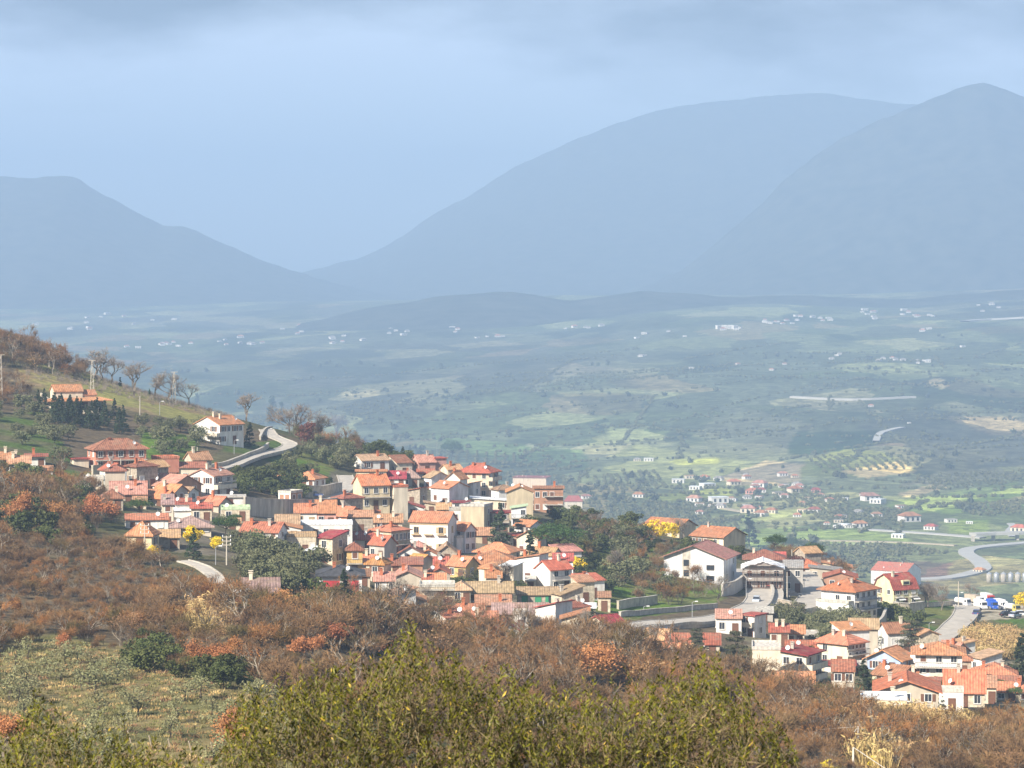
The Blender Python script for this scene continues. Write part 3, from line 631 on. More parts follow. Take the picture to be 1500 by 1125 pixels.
house('small red roofed house right of brown roofed white house above side street', 1120, 1120, 1150, 826, 8, 0, 'gx', 7, 'white', 'red', (2,1), d=6, chim=0)
house('grey garage with flat roof between cream palazzo and blue house', 1250, 1250, 1270, 990, 13, 0, 'flat', 0, 'palestone', 'concrete', (1,1), d=5, chim=0, name='garage', cat='garage')
house('small orange roofed annex between white villa and yellow house', 1322, 1322, 1344, 1010, 14, 0, 'gx', 7, 'cream', 'bright', (1,1), d=6, chim=1)
house('house with crimson flat porch under the white villa', 1352, 1352, 1384, 1016, 12, 0, 'sf', 5, 'cream', 'red', (2,1), d=5, chim=0)
house('brown stone cottage with dull hip roof behind russet oak', 148, 148, 180, 746, 15, 0, 'hip', 11, 'stone', 'brown', (2,1))
house('large barn with faded pink roof and red brick gable', 214, 252, 295, 728, 15, -48, 'gx', 14, 'brick', 'pinkish', (2,1), (2,1), chim=0, dish=1)
house('house with orange tiled roof and grey gable below brick barn', 224, 256, 275, 738, 17, -40, 'gx', 9, 'grey', 'orange', (2,1), (1,1))
house('small red roofed house with grey gable beside umbrella pine', 224, 242, 259, 744, 14, -42, 'gx', 9, 'grey', 'bright', (1,1), (1,1))
house('low beige house with narrow orange roof strip above umbrella pine', 184, 184, 226, 736, 9, 0, 'sf', 5, 'beige', 'orange', (3,1), dish=1)
house('narrow cream house with grey lean-to roof right of umbrella pine', 237, 237, 254, 769, 30, 0, 'sf', 10, 'cream', 'mauve', (1,2), (1,1), d=7)
house('little white house with old tan roof against brick annex', 260, 276, 291, 736, 14, -35, 'gx', 6, 'white', 'old', (1,1), (1,1), chim=0)
house('white house with bright red edged roof and pale blue porch roof', 257, 257, 280, 759, 20, 0, 'sf', 4, 'white', 'red', (2,1), dish=1, wings=[(-2, 2, -1.6, 1.6, 1.8, 'sf', 0.3, 'white', 'metal', 0)])
house('stone gabled house with faded crimson roof strip', 280, 280, 310, 766, 21, 0, 'gx', 5, 'palestone', 'red', (2,1), dish=1)
house('wide low house with dusty mauve hip roof behind yellow mimosa', 250, 250, 309, 781, 8, 0, 'hip', 13, 'cream', 'mauve', (4,1), d=10, ov=0.8, chim=0, dish=1)
house('white house with orange gable roof at foot of tall white house', 298, 320, 340, 752, 12, -35, 'gx', 10, 'beige', 'orange', (1,1), (1,1))
house('tall bright white house with brown shutters and pillared balconies', 278, 313, 341, 730, 32, 55, 'gx', 9, 'white', 'pinkish', (2,2), (2,2), bal=[('f', 0, 1, 0.42, True), ('f', 0.2, 1, 0.72, False)], chim=2, dish=1)
house('low white annex with flat grey roof below tall white house', 316, 316, 358, 742, 13, 0, 'slab', 0, 'white', 'concrete', (3,1), d=6, chim=0, dish=1)
house('beige stone block with flat green edged roof', 324, 324, 366, 763, 16, 0, 'flat', 0, 'palestone', 'green', (2,1), d=7, chim=0, dish=1)
house('long low white workshop with thin orange roof edge', 184, 184, 246, 778, 16, 0, 'sf', 4, 'white', 'orange', (3,1), d=7, dish=1, chim=0)
house('yellow ochre cottage with brick red hip roof behind power pole', 186, 222, 233, 806, 20, -15, 'hip', 19, 'yellow', 'orange', (1,1), (1,1), d=9, chim=0)
house('low stone outbuilding with brownish flat roof beside yellow cottage', 226, 226, 263, 803, 15, 0, 'sf', 6, 'stone', 'tan', (2,1), d=7, chim=0)
house('white house with long orange roof and red brown balcony windows', 352, 407, 421, 806, 26, -15, 'gx', 11, 'white', 'orange', (4,2), (1,2), d=9, bal=[('f', 0.3, 1, 0.5, True)], chim=2)
house('unfinished brick house with open concrete frame by retaining wall', 408, 426, 443, 754, 31, -35, 'flat', 0, 'brick', 'concrete', (0,0), (2,2), chim=0, bal=[('r', 0.0, 1, 0.55, False)])
house('white bungalow with two tier orange hip roof among dark bushes', 429, 460, 477, 716, 13, -25, 'hip', 10, 'white', 'orange', (3,1), (2,1), ov=0.6, chim=1, wings=[(-13, -6, -2.5, 5, 1.9, 'hip', 1.2, 'white', 'orange', 0)])
house('white row house with wide orange roof, first above the long white building', 432, 432, 464, 772, 21, 0, 'gx', 10, 'white', 'orange', (2,1), d=8, wc='tan')
house('middle row house with steep orange roof above the long white building', 463, 463, 492, 772, 21, 0, 'gx', 15, 'pink', 'orange', (2,1), d=9)
house('row house with orange roof and bare brick gable wall', 484, 508, 531, 772, 16, -38, 'gx', 11, 'brick', 'orange', (1,1), (0,0), chim=1)
house('long plain white flat roofed building with tiny windows', 440, 440, 516, 791, 22, 0, 'flat', 0, 'white', 'metal', (5,1), d=7, door=False, chim=0, dish=1)
house('grey brown stone barn with weathered tan roof beside brick gable', 512, 512, 546, 782, 25, 0, 'gx', 6, 'stone', 'tan', (1,1), d=9, chim=0)
house('old stone house with faded tan tiles below yellow house', 546, 546, 589, 778, 13, 0, 'gx', 9, 'palestone', 'tan', (2,1), dish=1)
house('small house with old tan roof and brown gable beside long white building', 404, 404, 438, 780, 12, 0, 'gx', 11, 'beige', 'old', (2,1), chim=0)
house('white lean-to house with orange roof below old tan roof', 420, 420, 441, 790, 15, 0, 'sr', 6, 'white', 'orange', (1,1), d=6, chim=0)
house('grey stone row with two dark windows below white lean-to house', 420, 420, 463, 814, 27, 0, 'flat', 0, 'palestone', 'old', (4,1), d=7, chim=0)
house('tall cream tower house with maroon pitched roof and pitted wall', 462, 487, 509, 829, 40, -32, 'sf', 7, 'palestone', 'maroon', (1,2), (1,2), chim=0)
house('little brick lean-to with grey sheet roof against cream tower house', 441, 441, 462, 826, 14, 0, 'sl', 8, 'brick', 'metal', (1,1), d=5, chim=0, name='shed', cat='shed')
house('narrow golden yellow house with brown hip roof', 508, 508, 531, 840, 33, 0, 'hip', 9, 'gold', 'brown', (1,2), (1,1), d=7, bal=[('f', 0, 1, 0.45, False)], chim=0)
house('crimson house with black hip roof and white corner pillars behind spruce', 468, 468, 530, 870, 26, 0, 'hip', 11, 'crimson', 'dark', (0,0), d=10, ov=0.8, chim=1, dish=1)
house('house with dark red curved front roof between tower and grey gable', 508, 508, 548, 803, 12, 0, 'gx', 9, 'cream', 'red', (2,1), dish=2)
house('red roofed house with tall blank grey gable and two dishes', 541, 563, 581, 822, 24, -42, 'gx', 11, 'grey', 'red', (2,1), (0,0), dish=2)
house('long row house with orange roof, white front and ochre balconied side', 543, 573, 601, 817, 38, -42, 'hip', 7, 'ochre', 'orange', (1,2), (5,2), bal=[('r', 0.1, 0.95, 0.48, False)], chim=1, dish=1)
house('grand white palazzo with tan window surrounds and orange gable roof', 600, 656, 669, 814, 49, -16, 'gx', 12, 'white', 'orange', (3,2), (1,2), d=9, wc='tan', chim=0)
house('white house with small orange gable roof against white palazzo', 664, 681, 697, 811, 34, -48, 'gx', 9, 'cool', 'orange', (1,2), (2,2), wings=[(-5, -0.5, -2.2, 2.2, 3.8, 'flat', 0, 'white', 'concrete', 0)], chim=0)
house('small white gabled house with brown roof below white palazzo', 584, 584, 618, 825, 14, 0, 'gy', 10, 'white', 'brown', (1,1), d=9, chim=1)
house('house with glowing orange hip roof and one red brown window', 536, 562, 573, 858, 30, -22, 'hip', 13, 'beige', 'ochre', (1,2), (1,1), d=9, dish=1)
house('blank beige gabled house with faded pink roof behind bare tree', 577, 577, 617, 872, 26, 0, 'gy', 9, 'beige', 'pinkish', (0,0), (1,1), d=11, chim=1)
house('low wing with faded pink roof and white shutters beside blank beige gable', 549, 549, 577, 870, 19, 0, 'gx', 9, 'beige', 'pinkish', (3,1), d=7, wc='white', chim=1)
house('bare brick upper storey with dark tall openings among roofs', 588, 588, 619, 852, 25, 0, 'sf', 5, 'brick', 'brown', (2,1), d=8, wc='dark', chim=0)
house('grey gabled house with ochre lichen roof amid red roofs', 595, 614, 637, 836, 13, -45, 'gx', 8, 'grey', 'ochre', (1,1), (0,0), chim=0)
house('stone cottage with steep tan roof in front of white palazzo', 640, 640, 669, 822, 12, 0, 'gy', 11, 'stone', 'old', (1,1), d=9, chim=0, dish=1)
house('tiny white gabled house with bright orange roof below stone cottage', 617, 617, 640, 826, 14, 0, 'gy', 6, 'white', 'bright', (1,1), d=7)
house('house with wide flat orange hip roof above the largest red roof', 697, 745, 762, 824, 13, -22, 'hip', 12, 'cream', 'orange', (3,1), (2,1), d=12, ov=0.8, chim=0)
house('sprawling house with the largest orange red hip roof in the old centre', 684, 684, 764, 841, 12, 0, 'hip', 18, 'cream', 'orange', (4,1), d=14, ov=0.8, chim=1, dish=1)
house('amber walled house with orange gable roof beside the largest roof', 655, 682, 701, 849, 20, -36, 'gx', 11, 'gold', 'orange', (2,1), (1,1), chim=1, dish=1)
house('cream tower house with white sheet metal roof', 733, 752, 766, 867, 37, -36, 'sf', 4, 'cream', 'metal', (1,2), (1,2), chim=0, wings=[(-10, -4.6, 0.6, 5, 4.6, 'sf', 0.8, 'cream', 'orange', 0)])
house('pale concrete block with railed flat terrace above maroon shrub', 615, 615, 666, 893, 33, 0, 'flat', 0, 'palestone', 'concrete', (0,0), (0,0), d=7, chim=0, bal=[('f', 0, 1, 0.9, False)])
house('grey stone gable with red roof above the railed terrace', 629, 629, 659, 856, 15, 0, 'gy', 8, 'stone', 'red', (1,1), d=9, chim=1, dish=1)
house('low white house with orange roof and dark door on railed terrace', 626, 626, 652, 862, 11, 0, 'gx', 8, 'cream', 'orange', (2,1), d=6, chim=0)
house('long old house with weathered straw coloured roof', 684, 684, 751, 886, 18, 0, 'gx', 11, 'palestone', 'old', (4,1), d=9, chim=1)
house('stone corner house with tan hip roof beside the railed terrace', 664, 664, 689, 884, 19, 0, 'hip', 9, 'palestone', 'old', (2,1), d=8, chim=0)
house('low annex with straw coloured lean-to roof below old house', 697, 697, 748, 900, 14, 0, 'sf', 8, 'palestone', 'tan', (4,1), d=6, chim=1)
house('grey stone farmhouse with green shuttered window', 758, 758, 817, 889, 18, 0, 'gx', 7, 'stone', 'old', (3,1), d=8, wc='green', chim=0)
house('white gabled house with red roof and two brown balconies', 784, 806, 838, 866, 31, 38, 'gx', 11, 'white', 'bright', (2,2), (0,0), bal=[('f', 0.1, 1, 0.5, False)], chim=1)
house('tiny yellow house in the gap beside the red roofed balconied house', 771, 771, 784, 864, 13, 0, 'sf', 3, 'yellow', 'concrete', (1,1), d=5, chim=0)
house('stone tower house with orange tan lean-to roof above ruined terrace', 836, 846, 871, 884, 31, 25, 'sf', 6, 'palestone', 'tan', (1,1), (1,2), chim=0)
house('small stone outhouse with brick top and dark doorway', 876, 876, 894, 896, 21, 0, 'sf', 4, 'palestone', 'tan', (1,1), d=4.5, chim=0, name='shed', cat='shed')
house('house with salmon orange roof among conifers below the railed terrace', 670, 670, 708, 914, 10, 0, 'gx', 14, 'white', 'orange', (2,1), d=9, chim=1, dish=1)
house('house with smooth orange roof in front of bare trees', 690, 690, 728, 926, 10, 0, 'gx', 15, 'beige', 'orange', (2,1), d=9)
house('whitewashed gable with dark brick red roof behind bare trees', 722, 722, 760, 938, 14, 0, 'gy', 12, 'white', 'red', (1,1), d=8, chim=0)
house('long ruined house with sagging mauve tiles', 722, 722, 802, 908, 9, 0, 'gx', 11, 'stone', 'mauve', (3,1), d=8, chim=0)
house('crumbling white roofless wall house beside sagging mauve roof', 752, 752, 774, 926, 25, 0, 'flat', 0, 'white', 'concrete', (1,1), d=5, chim=0)
house('cream cottage with flat crimson roof beside the road wall', 862, 885, 914, 931, 18, 36, 'gx', 8, 'cream', 'maroon', (1,1), (1,1), chim=0)
house('brown tiled shed by the murals wall', 943, 978, 988, 946, 10, -22, 'gx', 11, 'beige', 'tan', (2,1), (1,1), d=8, chim=0)
house('low red roofed house left of dark conifer', 977, 977, 1010, 953, 9, 0, 'gx', 11, 'cream', 'red', (2,1), d=8, chim=0)
house('low red roofed house between the two dark conifers', 1032, 1032, 1054, 953, 9, 0, 'gx', 11, 'beige', 'red', (1,1), d=8, chim=0)
house('small white cottage with orange roof in the bare wood', 968, 992, 1000, 976, 16, -18, 'gx', 14, 'white', 'orange', (2,1), (1,1), d=8, chim=0)
house('orange roofed house sunk in the brown wood below spruce', 488, 488, 546, 908, 9, 0, 'hip', 10, 'white', 'bright', (2,1), d=8, chim=0)
house('grey gabled house with orange verges behind gnarled bare tree', 577, 577, 622, 909, 28, 0, 'gy', 7, 'grey', 'orange', (2,1), d=8, chim=0)
house('low pinkish white house behind gnarled bare tree', 570, 570, 606, 921, 15, 0, 'sf', 5, 'white', 'pinkish', (2,1), d=5, chim=0)
house('low house with grey mauve roof, orange cap and pale blue sheet in the scrub', 356, 356, 408, 884, 16, 0, 'gx', 15, 'palestone', 'mauve', (2,1), d=10, chim=1, wings=[(-4.6, -2.2, -0.6, 3, 1.6, 'sl', 0.7, 'palestone', 'metal', 0)])
# upper centre
house('tall yellow house with white gable, orange roof and long balcony', 517, 530, 571, 747, 36, 20, 'gx', 13, 'yellow', 'bright', (3,2), (0,0), bal=[('f', 0, 1, 0.5, False)], chim=1,
      wings=[(8.6, 12.5, -0.8, 6, 5.6, 'flat', 0, 'cream', 'bright', 0)])
house('white hilltop house with grey tan roof above yellow flat house', 516, 530, 570, 690, 15, 22, 'gx', 7, 'white', 'old', (2,1), (1,1), chim=1)
house('low yellow flat roofed house behind tall yellow house', 522, 522, 566, 703, 12, 0, 'slab', 0, 'yellow', 'orange', (3,1), d=6, chim=0)
house('small house with maroon roof right of the low yellow house', 568, 568, 594, 711, 10, 0, 'gx', 9, 'white', 'maroon', (2,1), d=7, chim=0, dish=1)
house('old house with grey mauve pyramid roof near hilltop', 588, 588, 614, 713, 12, 0, 'hip', 12, 'grey', 'mauve', (2,1), d=8, chim=1)
house('open fronted stone house under long sloping red roof', 591, 615, 626, 741, 20, -25, 'sl', 6, 'stone', 'red', (1,1), (1,1), d=7, chim=0)
house('white lean-to with slanting red verge below tall yellow house', 588, 588, 621, 753, 8, 0, 'sr', 11, 'white', 'red', (1,1), d=6, chim=0)
house('pink hilltop house with white gable and rose roof', 603, 613, 638, 694, 17, 22, 'gx', 9, 'pink', 'pinkish', (1,1), (1,1), chim=1, wings=[(5.6, 9.2, 0.5, 5, 4.3, 'slab', 0, 'pink', 'red', 0)])
house('low house with bright orange roof strip below pink house', 611, 611, 636, 701, 7, 0, 'sf', 4, 'white', 'bright', (1,1), d=6, chim=0)
house('pale mauve gabled house with tan roof below pink house', 621, 632, 658, 719, 19, -55, 'gx', 7, 'cool', 'old', (1,1), (0,0), chim=0)
house('white house with blue grey gable and rust tiled roof near yellow red-roofed house', 631, 658, 686, 743, 27, -42, 'gx', 8, 'cool', 'orange', (2,1), (0,0), chim=0, dish=1)
house('tall peach house with deep red roof and stacked corner balconies', 674, 716, 730, 730, 37, -22, 'hip', 12, 'peach', 'red', (3,3), (2,3), ov=0.9, bal=[('r', 0, 1, 0.36, True), ('r', 0, 1, 0.7, True)], chim=2, dish=1)
house('low white house with flat maroon edged roof below blue grey gable', 663, 663, 688, 750, 13, 0, 'slab', 0, 'white', 'maroon', (2,1), d=6, chim=0, dish=1)
house('white cube house with one small window beside blank ochre wall', 658, 658, 676, 768, 20, 0, 'flat', 0, 'white', 'concrete', (1,1), d=5, door=False, chim=0)
house('blank ochre walled block with flat roof', 675, 709, 722, 778, 35, -18, 'flat', 0, 'ochre', 'concrete', (0,0), (1,2), d=8, chim=0)
house('long cream house with white metal lean-to roof above blank ochre block', 690, 690, 746, 749, 15, 0, 'sr', 4, 'cream', 'metal', (3,1), d=6, chim=0)
house('grey loggia house with shaded verandas right of blank ochre block', 720, 720, 746, 778, 26, 0, 'slab', 0, 'stone', 'maroon', (2,2), d=7, bal=[('f', 0, 1, 0.5, False)], chim=0)
house('tall ochre gabled house with single small window and orange verge', 742, 742, 781, 765, 44, 0, 'gy', 8, 'ochre', 'orange', (1,1), d=10, door=False, chim=0, dish=1)
house('peach house with flat red overhanging roof and roof cabin', 751, 800, 807, 724, 24, -10, 'slab', 0, 'peach', 'red', (3,1), (1,1), d=9, ov=1.0, chim=2, dish=2, wings=[(-6.6, -2.6, 2, 4, 1.9, 'slab', 0, 'peach', 'brown', 5.0, 0.0)])
house('brick and stone house with wooden balconies at hilltop edge', 782, 782, 825, 752, 36, 0, 'slab', 0, 'brick', 'brown', (4,2), d=8, bal=[('f', 0.35, 1, 0.36, False), ('f', 0.35, 1, 0.7, False)], chim=1)
house('house with rust red hip roof at the hill brow', 827, 827, 853, 746, 11, 0, 'hip', 8, 'cream', 'red', (2,1), d=8, ov=0.7, chim=0)
house('blue grey house with pale green roof and balcony below ochre gable', 749, 749, 771, 772, 27, 0, 'sl', 4, 'cool', 'green', (2,2), d=6, bal=[('f', 0, 1.1, 0.5, False)], chim=0)
house('small cream house with flat crimson edged roof beside tall dark cedar', 745, 745, 767, 803, 18, 0, 'slab', 0, 'cream', 'red', (1,1), d=5, chim=0)
house('old low house with tan roof behind tall dark cedar', 696, 696, 724, 797, 13, 0, 'gx', 8, 'ochre', 'tan', (1,1), d=7, chim=0)
# ------------------------------------------------------------------ the lower village to the right
house('yellow school building with long orange roof and row of windows', 1013, 1060, 1092, 804, 17, -36, 'gx', 11, 'yellow', 'orange', (6,1), (0,0), ov=0.7, chim=1)
house('yellow house with orange roof behind bright mimosa', 943, 995, 1019, 788, 16, -36, 'gx', 9, 'yellow', 'orange', (5,1), (0,0), ov=0.7, chim=0)
t, x0, x1, dd, hm_, rm_ = house('large white modern building with shallow pinkish roof and dark stair recess', 972, 1060, 1079, 858, 40, -13, 'gy', 17, 'cool', 'pinkish', (0,0), (2,2), d=16, ov=1.0, chim=0, name='municipal_building', cat='building')
for (a_, z_) in ((-3.4, 3.9), (-3.4, 1.2)): add_window(t, a_, 0, 0, 0, z_, 1.8, 1.0, 'dark', 'win')
rc = MB(); rc.box(-10.6, -8.6, -0.08, 0.02, 1.0, hm_+1.6); rc.build('stair_recess', CONC, t); 
for z_ in (2.0, 4.6):
    rc = MB(); rc.box(-10.3, -8.9, -0.12, -0.06, z_, z_+1.6); rc.build('window', GLASS, t)
house('white house with brown hip roof behind scaffolded building', 1092, 1092, 1147, 838, 18, 0, 'hip', 11, 'white', 'brown', (3,1), d=10, ov=0.9, chim=1)
sh = house('grey gabled building wrapped in scaffolding with white verges', 1088, 1088, 1147, 866, 33, 0, 'gy', 10, 'grey', 'metal', (3,2), d=10, chim=0, name='building_under_repair', cat='building', door=False)
sc = MB(); W2 = (sh[2]-sh[1])/2
for i in range(7):
    x = -W2+i*2*W2/6
    for y in (-0.4, -1.5): sc.tube((x, y, -0.5), (x, y, sh[4]+0.6), 0.05, 0.05, 4)
for k in range(4):
    z = 0.9+k*1.9
    sc.box(-W2-0.2, W2+0.2, -1.5, -0.45, z, z+0.06)
    for zz in (0.5, 1.0): sc.tube((-W2, -1.5, z+zz), (W2, -1.5, z+zz), 0.035, 0.035, 4)
scaf = sc.build('scaffold', mat('scaffold_rust', (0.20, 0.13, 0.10), 0.7, 0.2, 3.0), sh[0])
house('grey concrete annex right of the scaffolded building', 1148, 1148, 1176, 868, 36, 0, 'sf', 6, 'grey', 'grey', (2,2), d=8, chim=0)
house('small white house with red hip roof at head of side street', 1164, 1164, 1200, 842, 10, 0, 'hip', 10, 'white', 'bright', (2,1), d=9, ov=0.7, chim=0)
house('low grey barn with dark mono-pitch roof by the side street', 1186, 1186, 1232, 849, 13, 0, 'sr', 5, 'beige', 'grey', (3,1), d=8, chim=0)
house('yellow walled house with thin slanting orange roof', 1205, 1205, 1247, 842, 10, 0, 'sr', 8, 'yellow', 'orange', (2,1), d=8, chim=1)
house('bare orange brick house with rust roof above the white apartment house', 1207, 1207, 1255, 864, 18, 0, 'gy', 7, 'brick', 'red', (2,1), d=9, chim=0, dish=1)
house('long white house with several red roofs at the crest', 1276, 1328, 1349, 861, 23, -22, 'gx', 10, 'white', 'bright', (4,1), (1,1), d=11, chim=2, dish=1, wings=[(-15.5, -11.2, 0.4, 8, 2.9, 'gx', 1.4, 'yellow', 'bright', 0)])
t, x0, x1, dd, hm_, rm_ = house('pale yellow villa with red gambrel roof, dormer and white awnings', 1281, 1309, 1344, 888, 25, 38, 'gambrel', 19, 'pale', 'red', (3,2), (2,2), ov=0.5, bal=[('f', 0.05, 0.35, 0.5, False), ('f', 0.65, 0.95, 0.5, False)], chim=1)
dm = MB(); dm.box(x1*0.4, x1*0.7, 0.2, 2.5, hm_+0.8, hm_+2.0); dm.build('dormer', WALL['pale'], t); dm = MB(); dm.box(x1*0.44, x1*0.66, 0.15, 0.2, hm_+1.0, hm_+1.7); dm.build('window', GLASS, t)
for a_ in (0.12, 0.72):
    aw = MB(); aw.add([(x1*a_, -0.02, 2.3), (x1*(a_+0.26), -0.02, 2.3), (x1*(a_+0.26), -1.5, 1.6), (x1*a_, -1.5, 1.6), (x1*a_, -0.02, 2.25), (x1*(a_+0.26), -0.02, 2.25), (x1*(a_+0.26), -1.5, 1.5), (x1*a_, -1.5, 1.5)], [(0,3,2,1),(4,5,6,7),(0,1,5,4),(1,2,6,5),(2,3,7,6),(3,0,4,7)]); aw.build('awning', WHITE, t)
house('large white apartment house with red hip roof and railed side balconies', 1203, 1252, 1285, 911, 43, -32, 'hip', 15, 'cool', 'bright', (3,2), (4,3), ov=0.9, bal=[('r', 0, 1, 0.36, False), ('r', 0, 1, 0.68, False)], chim=2, dish=1,
      wings=[(-9.5, -0.3, -2.2, 2.2, 4.4, 'flat', 0, 'white', 'concrete', 0)], name='apartment_house')
house('white box house with sloping roof beside the curved road', 1049, 1049, 1086, 929, 23, 0, 'sf', 6, 'white', 'pinkish', (2,1), d=8, chim=0, dish=1)
house('white house with red trimmed flat roofs and white awning below curved road', 1085, 1105, 1122, 934, 31, -30, 'slab', 0, 'white', 'red', (2,2), (1,2), bal=[('f', 0, 1, 0.5, True)], chim=0)
house('small grey roofed garage below the curved road bend', 1108, 1108, 1132, 909, 11, 0, 'sf', 4, 'grey', 'concrete', (1,1), d=6, chim=0, name='garage', cat='garage')
house('cream cottage with red roof beside its lower orange twin roof', 1128, 1128, 1155, 946, 20, 0, 'gx', 8, 'cream', 'red', (2,1), d=7, chim=2)
house('cream cottage with orange roof and dark porch window', 1154, 1154, 1178, 947, 19, 0, 'gx', 8, 'cream', 'orange', (2,1), d=7, chim=0)
house('tiny cream flat roofed house right of the twin cottages', 1178, 1178, 1199, 945, 14, 0, 'flat', 0, 'cream', 'concrete', (1,1), d=5, chim=0)
house('cream palazzo with orange hip roof and four-window balconied side', 1197, 1242, 1268, 976, 31, -36, 'hip', 14, 'cream', 'orange', (2,2), (5,3), ov=0.7, bal=[('r', 0, 1, 0.5, False)], chim=2)
house('tall plain cream block with blank walls adjoining the maroon roofed block', 1102, 1102, 1143, 996, 44, 0, 'flat', 0, 'cream', 'concrete', (0,0), (0,0), d=9, chim=0)
house('cream block with long maroon roof and wide corner balconies', 1142, 1181, 1204, 999, 38, -22, 'sr', 6, 'cream', 'maroon', (2,2), (2,2), ov=0.7, bal=[('f', 0.6, 1, 0.45, True), ('r', 0, 1, 0.45, True), ('r', 0, 1, 0.02, True)], chim=1, dish=1)
house('low house with red tiled roof behind the maroon roof', 1152, 1152, 1196, 962, 10, 0, 'gx', 9, 'white', 'red', (2,1), d=7, chim=0, dish=1)
house('house with rusty orange roof at foot of the blank cream block', 1134, 1134, 1192, 1012, 11, 0, 'gx', 11, 'cream', 'orange', (3,1), d=8, chim=0)
house('small white gabled house with orange roof beside dark pine', 1146, 1146, 1180, 1030, 26, 0, 'gy', 8, 'white', 'bright', (1,1), d=8, chim=0)
house('beige house with orange roof and red mesh fence', 1219, 1219, 1251, 1024, 40, 0, 'sf', 7, 'beige', 'orange', (2,2), d=8, chim=0)
house('low house with flat red porch roofs below cream palazzo', 1205, 1205, 1252, 988, 13, 0, 'slab', 0, 'ochre', 'maroon', (3,1), d=6, chim=0)
house('sky blue gabled house with orange red roof', 1270, 1319, 1337, 988, 21, -22, 'gy', 13, 'blue', 'orange', (2,1), (1,1), d=9, ov=0.8, chim=0, dish=1)
house('white villa with red hip roof, wide windows and long balcony', 1341, 1341, 1409, 1006, 47, 0, 'hip', 13, 'white', 'orange', (3,3), d=10, ov=0.9, bal=[('f', 0, 1, 0.62, False), ('f', 0.3, 0.7, 0.3, True)], chim=1, dish=1)
house('yellow house with red brown gable roof and green terrace', 1278, 1319, 1346, 1008, 17, -30, 'gx', 11, 'yellow', 'brown', (2,1), (1,1), chim=1, dish=1)
house('broad beige gabled house with orange roof and pale lower storey', 1284, 1284, 1374, 1054, 41, 0, 'gy', 15, 'beige', 'bright', (3,2), d=12, ov=0.7, chim=1, dish=1)
house('low yellow house with white terrace roof at edge of dry reeds', 1261, 1261, 1328, 1053, 27, 0, 'flat', 0, 'yellow', 'metal', (3,1), d=6, chim=1)
house('house with steep vivid orange roof beside white box', 1384, 1384, 1442, 1038, 24, 0, 'gx', 26, 'palestone', 'bright', (3,1), d=9, chim=1, dish=1)
house('plain white box house in front of vivid orange roof', 1376, 1376, 1411, 1042, 28, 0, 'flat', 0, 'white', 'concrete', (1,1), d=4, chim=0)
house('red hip roofed house among trees right of white villa', 1428, 1428, 1486, 1004, 13, 0, 'hip', 14, 'white', 'orange', (3,1), d=10, ov=0.8, chim=3)
house('tall narrow cream house with tan lean-to roof beside vivid orange roof', 1431, 1431, 1459, 1031, 24, 0, 'sf', 8, 'cream', 'tan', (2,1), d=7, chim=0)
house('ochre house with orange tiled roof behind round green tree', 1458, 1458, 1508, 1028, 14, 0, 'gx', 9, 'ochre', 'orange', (3,1), d=8, chim=1, dish=1)
house('long house with brown tiled roof behind the tan lean-to', 1452, 1452, 1494, 1014, 13, 0, 'gx', 6, 'cream', 'brown', (2,1), d=7, chim=0)
# white corner pillars of the crimson house
for (t, p, w_, dd, hm_) in ALLH:
    if 'crimson house' in t['label']:
        for xx in (-w_/2, -w_*0.02, w_/2-0.6):
            m = MB(); m.box(xx, xx+0.6, -0.12, -0.004, -1, hm_-0.05); m.build('pillar', WALL['white'], t)
        m = MB(); m.box(-w_/2, w_/2, -0.10, -0.004, hm_-0.8, hm_-0.1); m.build('cornice', WALL['white'], t)
    if 'unfinished brick' in t['label']:
        for xx in (-w_, -w_/2-0.2, -0.4):
            m = MB(); m.box(xx, xx+0.4, -0.08, -0.004, -1, hm_); m.build('pillar', WALL['white'], t)
        for zz in (0.2, hm_*0.5, hm_-0.4):
            m = MB(); m.box(-w_, 0, -0.10, -0.085, zz, zz+0.35); m.build('beam', WALL['white'], t)
    if 'palazzo with tan' in t['label']:
        for zz in (hm_*0.46,):
            m = MB(); m.box(-w_, 0, -0.12, -0.004, hm_-0.75, hm_-0.35); m.build('cornice', FRAME['tan'], t)
        for i in range(3):
            x = -w_+w_*(i+0.5)/3
            m = MB(); m.box(x-1.1, x+1.1, -0.8, -0.17, hm_*0.60, hm_*0.60+0.22); m.build('balcony', FRAME['tan'], t)

